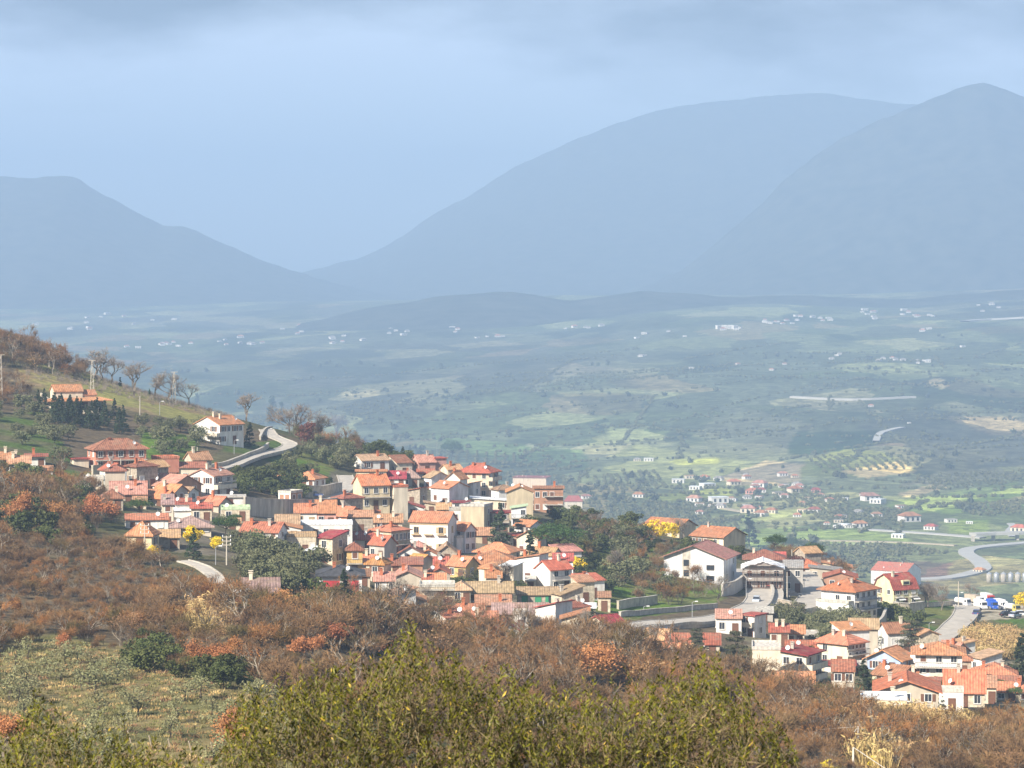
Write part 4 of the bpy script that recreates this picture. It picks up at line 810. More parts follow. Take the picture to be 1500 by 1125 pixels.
# small houses packed between the others
def infill(poly, n_, seed, where):
    rs = np.random.default_rng(seed); xs_ = [a for a, b_ in poly]; ys_ = [b_ for a, b_ in poly]; k = 0; tr = 0
    while k < n_ and tr < 900:
        tr += 1; x = rs.uniform(min(xs_), max(xs_)); y = rs.uniform(min(ys_), max(ys_))
        if not inpoly(np.array([x]), np.array([y]), poly)[0]: continue
        p = hit(x, y); wm_ = rs.uniform(4.2, 7.0); r_ = wm_*0.62
        if any((p.x-a)**2+(p.y+2.5-b_)**2 < (r_+c*0.72)**2 for a, b_, c in FOOT): continue
        s = F/p.y; w1 = wm_*s; hid = 0
        for (a, b_, c, e_) in RECT:
            ox_ = min(b_, x+w1*0.6)-max(a, x-w1*0.6); oy_ = min(e_, y)-max(c, y-5.5*s)
            if e_ < y and ox_ > 0 and oy_ > 0: hid = max(hid, ox_*oy_/((b_-a)*(e_-c)))
        if hid > 0.22: continue
        wl, wn_ = [('white', 'white'), ('cream', 'cream'), ('palestone', 'pale stone'), ('beige', 'beige'), ('stone', 'grey stone'), ('white', 'white')][rs.integers(0, 6)]
        rm, rn_ = [('orange', 'orange'), ('tan', 'tan'), ('pinkish', 'faded pink'), ('red', 'red'), ('old', 'straw coloured'), ('orange', 'orange'), ('brown', 'brown')][rs.integers(0, 7)]
        rf = ('gx', 'gy', 'hip', 'sf', 'gx', 'sl')[rs.integers(0, 6)]; fn_ = {'gx': 'ridged', 'gy': 'gabled', 'hip': 'hipped', 'sf': 'lean-to', 'sl': 'slanting'}[rf]
        rz = float(rs.choice((0, 25, -25, -40, 35)))
        cw = w1*math.cos(R(rz)); cd = (5.0*s)*abs(math.sin(R(rz)))
        xl, xc, xr = (x-w1/2, x-w1/2, x+w1/2) if rz == 0 else ((x-cd, x, x+cw) if rz > 0 else (x-cw, x, x+cd))
        house('small %s cottage with %s %s roof in %s' % (wn_, rn_, fn_, where), xl, xc, xr, y, rs.uniform(2.8, 5.6)*s, rz, rf, rs.uniform(0.9, 1.8)*s, wl, rm, (int(rs.integers(1, 3)), 1), (1, 1), d=5.0, chim=int(rs.integers(0, 2)), dish=int(rs.uniform() < 0.25), name='cottage')
        ALLH[-1][0]['group'] = 'small cottages in '+where; k += 1
infill([(455,770),(560,745),(690,745),(770,790),(860,860),(880,895),(640,910),(540,865),(455,830)], 34, 11, 'the old village core')
infill([(150,715),(290,700),(345,745),(340,780),(200,790)], 10, 12, 'the upper hamlet')
infill([(560,880),(740,905),(870,915),(860,940),(660,930),(570,925)], 9, 13, 'the wooded foot of the village')
infill([(1105,930),(1260,945),(1420,980),(1490,1000),(1490,1035),(1150,1020)], 9, 14, 'the lower village')
infill([(570,690),(690,715),(780,745),(700,760),(580,730)], 6, 15, 'the hilltop quarter')
infill([(1150,832),(1250,845),(1255,862),(1200,862)], 3, 16, 'the crest above the side street')
# ------------------------------------------------------------------ roads and walls
ASPH = mat('worn_asphalt', (0.43, 0.39, 0.335), 0.95, 0.14, 0.5, 0.2, detail=6)
GRAV = mat('gravel_track', (0.42, 0.36, 0.26), 0.95, 0.2, 0.7, 0.3, detail=6)
VROAD = mat('pale_valley_road', (0.42, 0.41, 0.38), 0.95, 0.08, 0.1)
ROADPTS = []
def catmull(pts, step):
    out_ = []
    for i in range(len(pts)-1):
        p0 = pts[max(i-1, 0)]; p1 = pts[i]; p2 = pts[i+1]; p3 = pts[min(i+2, len(pts)-1)]
        n_ = max(2, int((p2-p1).length/step))
        for k in range(n_):
            t = k/n_; out_.append(0.5*((2*p1)+(p2-p0)*t+(2*p0-5*p1+4*p2-p3)*t*t+(3*p1-p0-3*p2+p3)*t*t*t))
    out_.append(pts[-1]); return out_
def road(name, pix, width, m, lift=0.18, step=3.0, dmin=240, kerb=True, line=False):
    pts = [hit(a, b_, dmin) for a, b_ in pix]
    pts = catmull([Vector((p.x, p.y, 0)) for p in pts], step)
    mb = MB(); n_ = len(pts); L_ = []
    for i, p in enumerate(pts):
        t = (pts[min(i+1, n_-1)]-pts[max(i-1, 0)]); t.z = 0; t.normalize(); s = Vector((t.y, -t.x, 0))
        row = []
        zc = max(gz(p.x+s.x*width*k, p.y+s.y*width*k) for k in (-0.5, 0, 0.5))
        for k in (-0.5, -0.25, 0, 0.25, 0.5):
            q = p+s*width*k; row.append((q.x, q.y, zc+lift+0.05*(1-abs(k)*2)))
        L_.append((p, s, zc+lift)); mb.v.extend(row)
        if dmin < 1000: ROADPTS.append((p.x, p.y, width/2+1.2))
    for i in range(n_-1):
        for k in range(4): mb.f.append((i*5+k, i*5+k+1, i*5+6+k, i*5+5+k)); mb.m.append(0)
    # skirts so that the bed has a body
    for e_, sg in ((0, 1), (4, -1)):
        k0 = len(mb.v)
        for i in range(n_): v_ = mb.v[i*5+e_]; mb.v.append((v_[0], v_[1], v_[2]-(4.0 if width > 4.5 else 0.9)))
        for i in range(n_-1):
            f_ = (i*5+e_, (i+1)*5+e_, k0+i+1, k0+i); mb.f.append(f_ if sg > 0 else f_[::-1]); mb.m.append(0)
    o = tag(mb.build(name, m, smooth=False), None, kind='structure')
    if kerb:
        for sd in (-1, 1):
            kb = MB()
            for i in range(n_-1):
                (p, s, z), (p2, s2, z2) = L_[i], L_[i+1]
                a0 = p+s*(sd*width*0.5); a1 = p+s*(sd*(width*0.5+0.3)); b0 = p2+s2*(sd*width*0.5); b1 = p2+s2*(sd*(width*0.5+0.3))
                vs_ = [(q.x, q.y, zz+dz) for q, zz in ((a0, z), (a1, z), (b1, z2), (b0, z2)) for dz in (-0.5, 0.14)]
                kb.add(vs_, [(1,3,5,7),(0,6,4,2),(0,1,7,6),(2,4,5,3)])
            kb.build('kerb', CONC, o)
    return L_, o
WALLST = mat('retaining_wall_stone', (0.47, 0.41, 0.32), 0.95, 0.25, 0.8, 0.6, detail=8, stain=0.5)
def wall_run(label, pix, hgt, m, thick=0.5, lift=0, name='retaining_wall', dmin=240, cap=True, below=3.0):
    pts = [hit(a, b_, dmin) for a, b_ in pix]; pts = catmull([Vector((p.x, p.y, 0)) for p in pts], 3.0)
    t = thing(name, label, 'wall', (pts[0].x, pts[0].y, gz(pts[0].x, pts[0].y)))
    o = t.location; mb = MB(); cb = MB(); n_ = len(pts)
    for i in range(n_-1):
        p, q = pts[i], pts[i+1]; d_ = (q-p); s = Vector((d_.y, -d_.x, 0)).normalized()*thick*0.5
        z0, z1 = gz(p.x, p.y)+lift, gz(q.x, q.y)+lift
        for B_, lo, hi, sc_ in ((mb, -below, hgt, 1.0), (cb, hgt, hgt+0.15, 1.35)):
            vs_ = []
            for (r_, z_) in ((p, z0), (q, z1)):
                for sg in (-1, 1):
                    for dz in (lo, hi): vs_.append((r_.x+s.x*sg*sc_-o.x, r_.y+s.y*sg*sc_-o.y, z_+dz-o.z))
            B_.add(vs_, [(0,1,3,2),(4,6,7,5),(0,4,5,1),(2,3,7,6),(1,5,7,3),(0,2,6,4)])
    mb.build('wall_body', m, t)
    if cap: cb.build('coping', CONC, t)
    for p in pts: ROADPTS.append((p.x, p.y, 1.5))
    return t
road('road', [(318,691),(350,681),(390,668),(418,660),(424,653),(410,646),(396,640),(390,632)], 4.0, ASPH)
wall_run('long buff retaining wall climbing beside the winding upper road', [(250,694),(300,690),(345,678),(380,664),(393,655)], 1.2, WALLST)
wall_run('short stone parapet where the upper road bends out of sight', [(381,645),(388,633),(398,630)], 1.0, WALLST)
wall_run('grey retaining wall under the salmon pink villa', [(135,697),(180,698),(225,697),(262,697)], 2.4, WALLST)
wall_run('tall grey concrete retaining wall behind the brick frame house', [(358,755),(400,758),(450,757),(510,752)], 4.2, mat('stained_concrete', (0.40,0.36,0.30), 0.95, 0.4, 0.7, 0.3, stretch=(1,1,0.2), detail=8, stain=0.75))
wall_run('stone retaining wall bending below the white bungalow', [(445,728),(470,730),(500,724)], 3.0, WALLST)
road('lane', [(448,742),(480,735),(500,725),(508,712),(505,700)], 4.0, ASPH)
road('lane', [(268,824),(296,833),(314,846),(321,862)], 2.4, ASPH)
road('main_road', [(860,930),(920,921),(990,915),(1050,909),(1095,900),(1117,886),(1119,868),(1100,856),(1082,848),(1072,838)], 8.5, ASPH)
wall_run('low pale concrete wall along upper side of the main road', [(908,904),(950,900),(1000,896),(1050,891)], 1.0, CONC)
wall_run('painted blue and white mural wall along lower side of the main road', [(912,932),(950,930),(985,926)], 1.6, mat('mural', (0.55,0.6,0.68), 0.8, 0.35, 0.9, col2=(0.75,0.74,0.7)))
wall_run('curved parapet on the outer side of the main road bend', [(1112,909),(1128,893),(1132,872),(1116,856),(1098,846)], 1.9, mat('pale_parapet', (0.58,0.54,0.47), 0.9, 0.15, 0.8, stain=0.4))
wall_run('grey retaining wall below the large white modern building', [(1058,874),(1076,870),(1088,861)], 3.0, WALL['grey'])
wall_run('rough stone terrace wall above the roadside grass', [(905,893),(935,888),(962,884)], 1.8, WALLST)
road('side_street', [(1168,842),(1182,852),(1188,866),(1190,880),(1176,892),(1160,896)], 6.5, ASPH)
wall_run('stone wall stepping down below the white apartment house', [(1282,936),(1292,926),(1298,912)], 3.4, WALLST)
wall_run('banded stone retaining wall under the pale yellow villa', [(1308,902),(1330,904),(1352,901)], 3.4, WALLST, thick=0.8)
wall_run('low rendered wall with coping running right from the yellow villa', [(1348,889),(1375,888),(1400,886)], 1.0, WALL['cream'])
wall_run('dark stone wall below the side street parking', [(1140,893),(1160,898),(1178,900)], 2.6, WALL['stone'])
road('road', [(1404,886),(1416,890),(1414,903),(1398,920),(1382,934),(1372,943)], 6.0, ASPH)
road('gravel_yard', [(1412,900),(1440,896),(1475,897),(1510,899)], 5.5, GRAV, kerb=False)
road('lane', [(1200,1045),(1206,1030),(1226,1020),(1240,1012)], 4.0, ASPH)
wall_run('stone field wall beside the vineyard edge', [(90,590),(70,588),(60,580)], 0.9, WALLST, cap=False)
wall_run('weathered concrete wall under ruined terrace', [(790,903),(830,899),(860,896)], 1.2, WALLST)
wall_run('pale low wall along lane beside stone pines', [(838,800),(860,792),(885,797)], 1.6, WALL['cream'])
# valley roads and the viaduct
road('valley_road', [(1340,850),(1385,848),(1420,842),(1440,834),(1432,822),(1416,812),(1420,806),(1450,801),(1520,795)], 13.0, VROAD, lift=1.2, step=8, dmin=1350, kerb=False)
road('valley_road', [(1260,776),(1310,779),(1380,784),(1440,789)], 10.0, VROAD, lift=1.0, step=10, dmin=1350, kerb=False)
road('valley_road', [(1150,792),(1250,794),(1340,796),(1400,800)], 6.0, GRAV, lift=0.8, step=10, dmin=1350, kerb=False)
road('valley_road', [(1484,787),(1478,779),(1484,772),(1480,768)], 7.0, VROAD, lift=0.8, step=10, dmin=1350, kerb=False)
road('valley_road', [(1283,648),(1288,638),(1302,632),(1322,628)], 9.0, VROAD, lift=2.0, step=10, dmin=1350, kerb=False)
road('valley_road', [(1030,742),(1060,745),(1085,750),(1120,752)], 7.0, GRAV, lift=0.8, step=10, dmin=1350, kerb=False)
road('valley_road', [(1160,583),(1250,587),(1340,583)], 12.0, VROAD, lift=2.0, step=20, dmin=1350, kerb=False)
road('valley_road', [(1413,472),(1450,469),(1510,466)], 26.0, VROAD, lift=3.0, step=30, dmin=1350, kerb=False)
va_ = [hit(a, b_, 1350) for a, b_ in ((1425,793),(1455,792),(1490,791),(1530,790))]
vt = thing('viaduct', 'pale concrete viaduct crossing the valley floor beyond the pale yellow villa', 'viaduct', va_[0])
dk = MB(); o = va_[0]
for i in range(3):
    p, q = va_[i]-o, va_[i+1]-o; s = Vector(((q-p).y, -(q-p).x, 0)).normalized()*6
    vs_ = []
    for r_ in (p, q):
        for sg in (-1, 1):
            for z in (5.0, 7.2): vs_.append((r_.x+s.x*sg, r_.y+s.y*sg, z))
    dk.add(vs_, [(0,1,3,2),(4,6,7,5),(0,4,5,1),(2,3,7,6),(1,5,7,3),(0,2,6,4)])
dk.build('deck', VROAD, vt)
for i in range(4):
    pr_ = MB(); q = va_[i]-o; pr_.box(q.x-1.2, q.x+1.2, q.y-3, q.y+3, -3, 5.0); pr_.build('pier', CONC, vt)
# ------------------------------------------------------------------ plants
def segs_to_mesh(segs):
    """branches as three-sided tapered tubes"""
    A = np.array([s[0] for s in segs], float); B = np.array([s[1] for s in segs], float); ra = np.array([s[2] for s in segs]); rb = np.array([s[3] for s in segs])
    d = B-A; d /= np.maximum(np.linalg.norm(d, axis=1, keepdims=True), 1e-6)
    up = np.where(np.abs(d[:, 2:3]) > 0.9, np.array([[1., 0, 0]]), np.array([[0., 0, 1]]))
    e1 = np.cross(d, up); e1 /= np.linalg.norm(e1, axis=1, keepdims=True); e2 = np.cross(d, e1)
    V = []; Fq = []; n_ = len(segs)
    for k in range(3):
        a = 2*math.pi*k/3; o_ = e1*math.cos(a)+e2*math.sin(a)
        V += [A+o_*ra[:, None], B+o_*rb[:, None]]
    V = np.stack(V, 1).reshape(-1, 3); base = np.arange(n_)*6
    for k in range(3):
        k2 = (k+1) % 3; Fq.append(np.stack([base+2*k, base+2*k2, base+2*k2+1, base+2*k+1], -1))
    return V, np.concatenate(Fq)
def twigs_to_mesh(A, B, w_):
    """fine twigs as slim blades"""
    A = np.array(A); B = np.array(B); d = B-A; r = rng.normal(size=d.shape); s = np.cross(d, r); s /= np.maximum(np.linalg.norm(s, axis=1, keepdims=True), 1e-6)
    w_ = np.broadcast_to(np.asarray(w_, float), (len(A),))[:, None]
    V = np.stack([A-s*w_*0.5, A+s*w_*0.5, B+s*w_*0.12, B-s*w_*0.12], 1).reshape(-1, 3)
    return V, np.arange(len(A)*4).reshape(-1, 4)
def leaves_to_mesh(C, size, asp=0.55, nrm=None, jit=1.0):
    """leaf-sized rhombic faces, slightly folded"""
    n_ = len(C); size = np.broadcast_to(np.asarray(size, float), (n_,))[:, None]
    a = rng.normal(size=(n_, 3)); a /= np.linalg.norm(a, axis=1, keepdims=True)
    nn_ = rng.normal(size=(n_, 3))*jit+(0 if nrm is None else nrm); nn_ /= np.linalg.norm(nn_, axis=1, keepdims=True)
    t = np.cross(nn_, a); t /= np.maximum(np.linalg.norm(t, axis=1, keepdims=True), 1e-6); b_ = np.cross(nn_, t)
    V = np.stack([C-t*size, C+b_*size*asp, C+t*size, C-b_*size*asp], 1).reshape(-1, 3)
    return V, np.arange(n_*4).reshape(-1, 4)
def bare(seed, H, stems=1, lev=4, spread=0.75, trunk_r=0.18, trunk_h=0.3, twig_w=0.05, ntw=4, up=0.25, kids=(3, 4), twl=0.9):
    rs = np.random.default_rng(seed); segs = []; ta, tb = [], []
    def grow(p, d, l, r, k):
        q = p+d*l; mid = p+d*l*0.5+rs.normal(size=3)*l*0.07
        segs.append((p, mid, r, r*0.85)); segs.append((mid, q, r*0.85, r*0.68))
        if k == 0:
            for i in range(ntw):
                dd = d+rs.normal(size=3)*0.55; dd[2] += up; dd /= np.linalg.norm(dd); s = p+(q-p)*rs.uniform(0.2, 1)
                e_ = s+dd*l*rs.uniform(0.7, 1.3)*twl; ta.append(s); tb.append(e_)
                for j in range(3):
                    d2 = dd+rs.normal(size=3)*0.6; d2 /= np.linalg.norm(d2); s2 = s+(e_-s)*rs.uniform(0.3, 0.95); ta.append(s2); tb.append(s2+d2*l*rs.uniform(0.4, 0.8)*twl)
            return
        for i in range(rs.integers(kids[0], kids[1]+1)):
            dd = d+rs.normal(size=3)*spread*np.array([1, 1, 0.7]); dd[2] += up; dd /= np.linalg.norm(dd)
            grow(p+(q-p)*rs.uniform(0.55, 1.0) if i else q, dd, l*rs.uniform(0.62, 0.85), r*0.6, k-1)
    for s in range(stems):
        d = np.array([0, 0, 1.0])+rs.normal(size=3)*np.array([0.5, 0.5, 0])*(0.18 if stems == 1 else 0.75); d /= np.linalg.norm(d)
        grow(np.array([rs.normal()*0.12*(stems > 1), rs.normal()*0.12*(stems > 1), -0.4]), d, H*trunk_h+0.4, trunk_r, lev)
    V1, F1 = segs_to_mesh(segs); V2, F2 = twigs_to_mesh(ta, tb, twig_w)
    zt = max(V1[:, 2].max(), V2[:, 2].max()); k = H/zt
    return (V1*k, F1), (V2*k, F2), (np.array(tb)*k)
def clumps(rs, shape, H, W, n_):
    """centres of leaf clumps filling a crown"""
    out_ = []
    while len(out_) < n_:
        p = rs.uniform(-1, 1, 3)
        if shape == 'round':
            if np.linalg.norm(p) > 1: continue
            c = np.array([p[0]*W/2, p[1]*W/2, H*0.58+p[2]*H*0.38]); out_.append((c, W*0.17*rs.uniform(0.7, 1.3)))
        elif shape == 'umbrella':
            if np.hypot(p[0], p[1]) > 1: continue
            rr_ = np.hypot(p[0], p[1]); c = np.array([p[0]*W/2, p[1]*W/2, H*(0.70+0.22*(1-rr_**2)*rs.uniform(0.2, 1)+0.04*p[2])]); out_.append((c, W*0.13*rs.uniform(0.7, 1.3)))
        elif shape == 'cone':
            z = rs.uniform(0.06, 1)**1.0; rad = (1-z)**0.85*W/2*rs.uniform(0.55, 1.0)+0.05; a = rs.uniform(0, 6.283)
            out_.append((np.array([rad*math.cos(a), rad*math.sin(a), z*H*0.97-0.06*rad*H/W]), W*0.11*(1.25-z)*rs.uniform(0.8, 1.3)))
        elif shape == 'column':
            z = rs.uniform(0.05, 1); rad = W/2*min(1, (1-z)*2.2)**0.6*rs.uniform(0.3, 1); a = rs.uniform(0, 6.283)
            out_.append((np.array([rad*math.cos(a), rad*math.sin(a), z*H]), W*0.2*rs.uniform(0.7, 1.2)))
        elif shape == 'layer':
            k = rs.integers(0, 6); z = 0.25+0.13*k; rad = W/2*(1.0-0.13*k)*math.sqrt(rs.uniform(0.05, 1)); a = rs.uniform(0, 6.283)
            out_.append((np.array([rad*math.cos(a), rad*math.sin(a), H*(z+rs.normal()*0.012)]), W*0.10*rs.uniform(0.8, 1.3)))
    return out_
def leafy(seed, shape, H, W, nc, nl, size, trunk_r=0.15, asp=0.55, flat=0.8, core=True, bole=1.0):
    rs = np.random.default_rng(seed); cl = clumps(rs, shape, H, W, nc); C = []; N = []
    for c, r in cl:
        p = rs.normal(size=(nl, 3)); p /= np.linalg.norm(p, axis=1, keepdims=True); rad = rs.uniform(0.45, 1.0, (nl, 1))**0.6
        q = p*r*rad*np.array([1.15, 1.15, flat]); C.append(c+q); N.append(p)
    C = np.concatenate(C); N = np.concatenate(N)
    C[:, 2] = np.maximum(C[:, 2], 0.15)
    leaf = leaves_to_mesh(C, size*rs.uniform(0.6, 1.3, len(C)), asp, N*0.9, 0.8)
    segs = []; top = H*(0.95 if shape in ('cone', 'column') else 0.62 if shape != 'layer' else 0.92)
    k = 5; pts = [np.array([rs.normal()*0.03*H*i/k*(shape not in ('cone', 'column')), rs.normal()*0.03*H*i/k*(shape not in ('cone', 'column')), -0.5+(top+0.5)*i/k]) for i in range(k+1)]
    for i in range(k): segs.append((pts[i], pts[i+1], trunk_r*bole*(1-0.8*i/k), trunk_r*bole*(1-0.8*(i+1)/k)))
    for c, r in cl[::2]:
        z = max(0.2*H, c[2]*0.72 if shape not in ('layer', 'cone') else c[2]*0.97); j = min(k-1, int((z+0.5)/(top+0.5)*k)); t = (z+0.5)/(top+0.5)*k-j
        b0 = pts[j]+(pts[j+1]-pts[j])*min(1, t); m_ = (b0+c)/2+rs.normal(size=3)*0.05*H*0.3
        segs.append((b0, m_, trunk_r*0.3, trunk_r*0.2)); segs.append((m_, c, trunk_r*0.2, trunk_r*0.06))
    return segs_to_mesh(segs), leaf
def vegmat(k, c, c2, rnd=0.22, scale=0.9, trans=0.0):
    m = mat('foliage_'+k, c, 0.75, 0.0, scale, col2=c2, spec=0.2, rnd=rnd)
    return m
BARK = mat('bark', (0.19, 0.155, 0.12), 0.95, 0.25, 3.0, 0.4)
BARKD = mat('dark_bark', (0.07, 0.055, 0.042), 0.95, 0.25, 3.0, 0.4)
TWIG = mat('winter_twigs', (0.25, 0.205, 0.165), 0.95, 0.2, 0.5, rnd=0.2)
FOL = {'olive': vegmat('olive', (0.10, 0.108, 0.048), (0.17, 0.17, 0.088)), 'pine': vegmat('pine', (0.035, 0.07, 0.02), (0.075, 0.12, 0.03)), 'cypress': vegmat('cypress', (0.028, 0.045, 0.022), (0.055, 0.075, 0.035)),
       'ever': vegmat('evergreen', (0.05, 0.066, 0.018), (0.10, 0.11, 0.035)), 'mimosa': vegmat('mimosa', (0.78, 0.54, 0.015), (0.9, 0.72, 0.04)), 'oak': vegmat('russet_oak', (0.33, 0.135, 0.05), (0.47, 0.21, 0.085)),
       'cedar': vegmat('cedar', (0.06, 0.065, 0.035), (0.11, 0.105, 0.06)), 'maroon': vegmat('maroon', (0.10, 0.03, 0.025), (0.16, 0.055, 0.04)), 'reed': vegmat('reed', (0.36, 0.245, 0.10), (0.52, 0.37, 0.17)),
       'grass': vegmat('grass', (0.145, 0.14, 0.045), (0.22, 0.195, 0.08)), 'grey': vegmat('greygreen', (0.15, 0.155, 0.07), (0.26, 0.25, 0.125)), 'dry': vegmat('dry_leaf', (0.24, 0.14, 0.07), (0.33, 0.2, 0.1)),
       'belt': vegmat('tree_belt', (0.05, 0.062, 0.034), (0.09, 0.098, 0.055), 0.4), 'ivy': vegmat('ivy', (0.025, 0.05, 0.016), (0.05, 0.08, 0.028))}
PROTO = {}
def proto(kind, H, tr, cr, tm, cm):
    PROTO.setdefault(kind, []).append((H, npmesh('trunk', tr[0], tr[1], tm), npmesh('crown', cr[0], cr[1], cm)))
for s in range(4):
    proto('olive', 4.5, *leafy(100+s, 'round', 4.5, 5.0, 26, 46, 0.26, 0.17, 0.45), BARKD, FOL['olive'])
    proto('orchard', 3.6, *leafy(120+s, 'round', 3.6, 3.7, 18, 27, 0.17, 0.15, 0.4, 0.9), BARKD, FOL['grey'])
    proto('ever', 4.0, *leafy(140+s, 'round', 4.0, 4.6, 26, 50, 0.24, 0.15, 0.6), BARKD, FOL['ever'])
    b1, b2, tips = bare(160+s, 9.0, 1, 4, 0.5, 0.25, 0.30, 0.055, 4, 0.25, (3, 3), 1.0)
    proto('bare', 9.0, b1, b2, BARK, TWIG)
for s in range(3):
    proto('pine', 9.0, *leafy(200+s, 'umbrella', 9.0, 8.0, 46, 70, 0.22, 0.28, 0.35), BARKD, FOL['pine'])
    proto('cone', 10.0, *leafy(210+s, 'cone', 10.0, 4.6, 90, 34, 0.24, 0.2, 0.4, 0.55), BARKD, FOL['cypress'])
    proto('column', 8.0, *leafy(220+s, 'column', 8.0, 3.0, 40, 46, 0.26, 0.2, 0.5), BARKD, FOL['ivy'])
    proto('cedar', 10.0, *leafy(230+s, 'layer', 10.0, 8.5, 90, 40, 0.26, 0.25, 0.4, 0.4), BARKD, FOL['cedar'])
    proto('mimosa', 5.0, *leafy(240+s, 'round', 5.0, 4.8, 30, 46, 0.22, 0.12, 0.6), BARK, FOL['mimosa'])
    proto('maroon', 5.0, *leafy(250+s, 'round', 5.0, 4.0, 30, 40, 0.2, 0.12, 0.5), BARKD, FOL['maroon'])
for s in range(4):
    b1, b2, tips = bare(260+s, 7.0, 1, 3, 0.55, 0.2, 0.3, 0.06, 4)
    rs = np.random.default_rng(s); sel = tips[rs.integers(0, len(tips), 4200)]*np.array([1, 1, 0.93])+rs.normal(size=(4200, 3))*0.38
    proto('oak', 7.0, b1, leaves_to_mesh(sel, 0.15*rs.uniform(0.6, 1.4, len(sel)), 0.6), BARK, FOL['oak'])
KIND = {'olive': ('olive_tree', 'tree'), 'orchard': ('olive_tree', 'tree'), 'ever': ('evergreen_shrub', 'shrub'), 'bare': ('bare_tree', 'tree'), 'pine': ('umbrella_pine', 'tree'), 'cone': ('conifer', 'tree'),
        'column': ('ivy_clad_tree', 'tree'), 'cedar': ('cedar', 'tree'), 'mimosa': ('mimosa', 'tree'), 'maroon': ('maroon_shrub', 'shrub'), 'oak': ('russet_oak', 'tree')}
NPL = [0]
def plant(kind, p, H, label, group=None, wide=1.0, variant=None):
    NPL[0] += 1; v = PROTO[kind][(variant if variant is not None else NPL[0]) % len(PROTO[kind])]
    k = H/v[0]; nm, cat = KIND[kind]
    t = thing(nm, label, cat, p, random.uniform(0, 6.28), group); t.scale = (k*wide, k*wide, k)
    ob('trunk', v[1], t); ob('crown', v[2], t); return t
def plant_px(kind, px, py, top, label, group=None, wide=1.0, dmin=240, variant=None):
    p = hit(px, py, dmin); return plant(kind, p, (py-top)/F*p.y, label, group, wide, variant)
FOOTA = np.array(FOOT+ROADPTS)
def clear(x, y, m_=0.6):
    return np.all((FOOTA[:, 0]-x)**2+(FOOTA[:, 1]-y)**2 > (FOOTA[:, 2]*0.95+m_)**2)
def spots(poly, cell, seed, d0=250, d1=940, keep=1.0, m_=0.6, wob=1.0):
    rs = np.random.default_rng(seed); X, Y = np.meshgrid(np.arange(-230, 230, cell), np.arange(d0, d1, cell))
    X = X.ravel()+rs.uniform(-0.45, 0.45, X.size)*cell; Y = Y.ravel()+rs.uniform(-0.45, 0.45, Y.size)*cell
    Z = height(X, Y); px = 750+F*X/Y; py = HZ-F*Z/Y
    ok = inpoly(px+rs.normal(size=px.shape)*6*wob, py+rs.normal(size=py.shape)*3*wob, poly) & (rs.uniform(size=px.shape) < keep)
    r = [(X[i], Y[i], Z[i]) for i in np.nonzero(ok)[0] if clear(X[i], Y[i], m_)]
    rs.shuffle(r); return [tuple(q) for q in r]
def zone(kind, poly, cell, n_, h0, h1, label, group, seed, keep=1.0, wide=1.0):
    for (x, y, z) in spots(poly, cell, seed, keep=keep)[:n_]:
        plant(kind, Vector((x, y, z)), random.uniform(h0, h1), label, group, wide*random.uniform(0.9, 1.25))

OAKS = []
# single trees one can pick out
for (x, y, t_, l, v) in [(143,556,506,'tall bare tree with leaning trunk at head of the skyline row beside lattice mast',0), (150,557,511,'second bare tree of the skyline row, close against the leaning one',1), (163,562,521,'slim bare tree of the skyline row standing alone',2),
        (196,580,526,'forked bare tree spreading wide in the skyline row',3), (226,582,538,'bare tree with airy round crown in the skyline row',1), (251,589,542,'bare tree with straight dark trunk behind second lattice mast',0), (276,594,555,'small bare tree ending the skyline row above vineyard',2),
        (361,617,572,'wide crowned bare tree alone behind white and blue farmhouse',3), (436,640,586,'tall bare tree right of ivy clad tree on the skyline',0), (466,645,598,'bare tree in the middle of the skyline grove',1), (492,650,602,'broad bare tree ending the skyline grove above the olives',3), (424,636,590,'pale bare tree tangled against ivy clad tree',2), (449,642,603,'smaller bare tree filling the skyline grove',2)]:
    plant_px('bare', x, y, t_, l, 'bare trees along the skyline', 1.4, variant=v)
for (x, y, t_, l) in [(289,594,577,'ivy covered stump ending the skyline row'), (176,566,553,'short ivy covered stump between skyline trees'), (219,581,570,'dark stump with ivy beside airy round bare tree'), (399,620,581,'tall dark ivy clad tree by the upper road bend'), (412,622,590,'second ivy clad tree leaning on the skyline grove'), (443,632,598,'ivy mantled tree inside the skyline grove')]:
    plant_px('column', x, y, t_, l)
for (x, y, t_, l) in [(566,676,652,'dark conifer peeking over scrub left of the hilltop conifers'), (590,678,653,'first of three dark conifers behind pink hilltop house'), (601,677,651,'middle of three dark conifers behind pink hilltop house'), (616,678,652,'last of three dark conifers behind pink hilltop house'),
        (366,655,617,'dark fir beside white and blue farmhouse'), (1097,802,747,'tall pointed spruce beside yellow school building'), (504,900,832,'dark spruce in front of crimson house'), (440,880,838,'dark conifer in thicket left of crimson house'), (283,820,772,'dark slim conifer below mimosa'), (776,848,778,'green conifer at the foot of large umbrella pine'),
        (1265,1035,965,'dark green conifer in front of beige house with red fence'), (732,800,735,'tall dark conifer right of white palazzo'), (745,890,868,'little round cypress on the old house terrace'), (1497,1000,925,'tall dark conifer rising behind the red hip roofed house'), (1380,1040,1008,'narrow green cypress against white box house'), (693,908,890,'small conifer beside salmon orange roof')]:
    plant_px('cone', x, y, t_, l, None, 1.25)
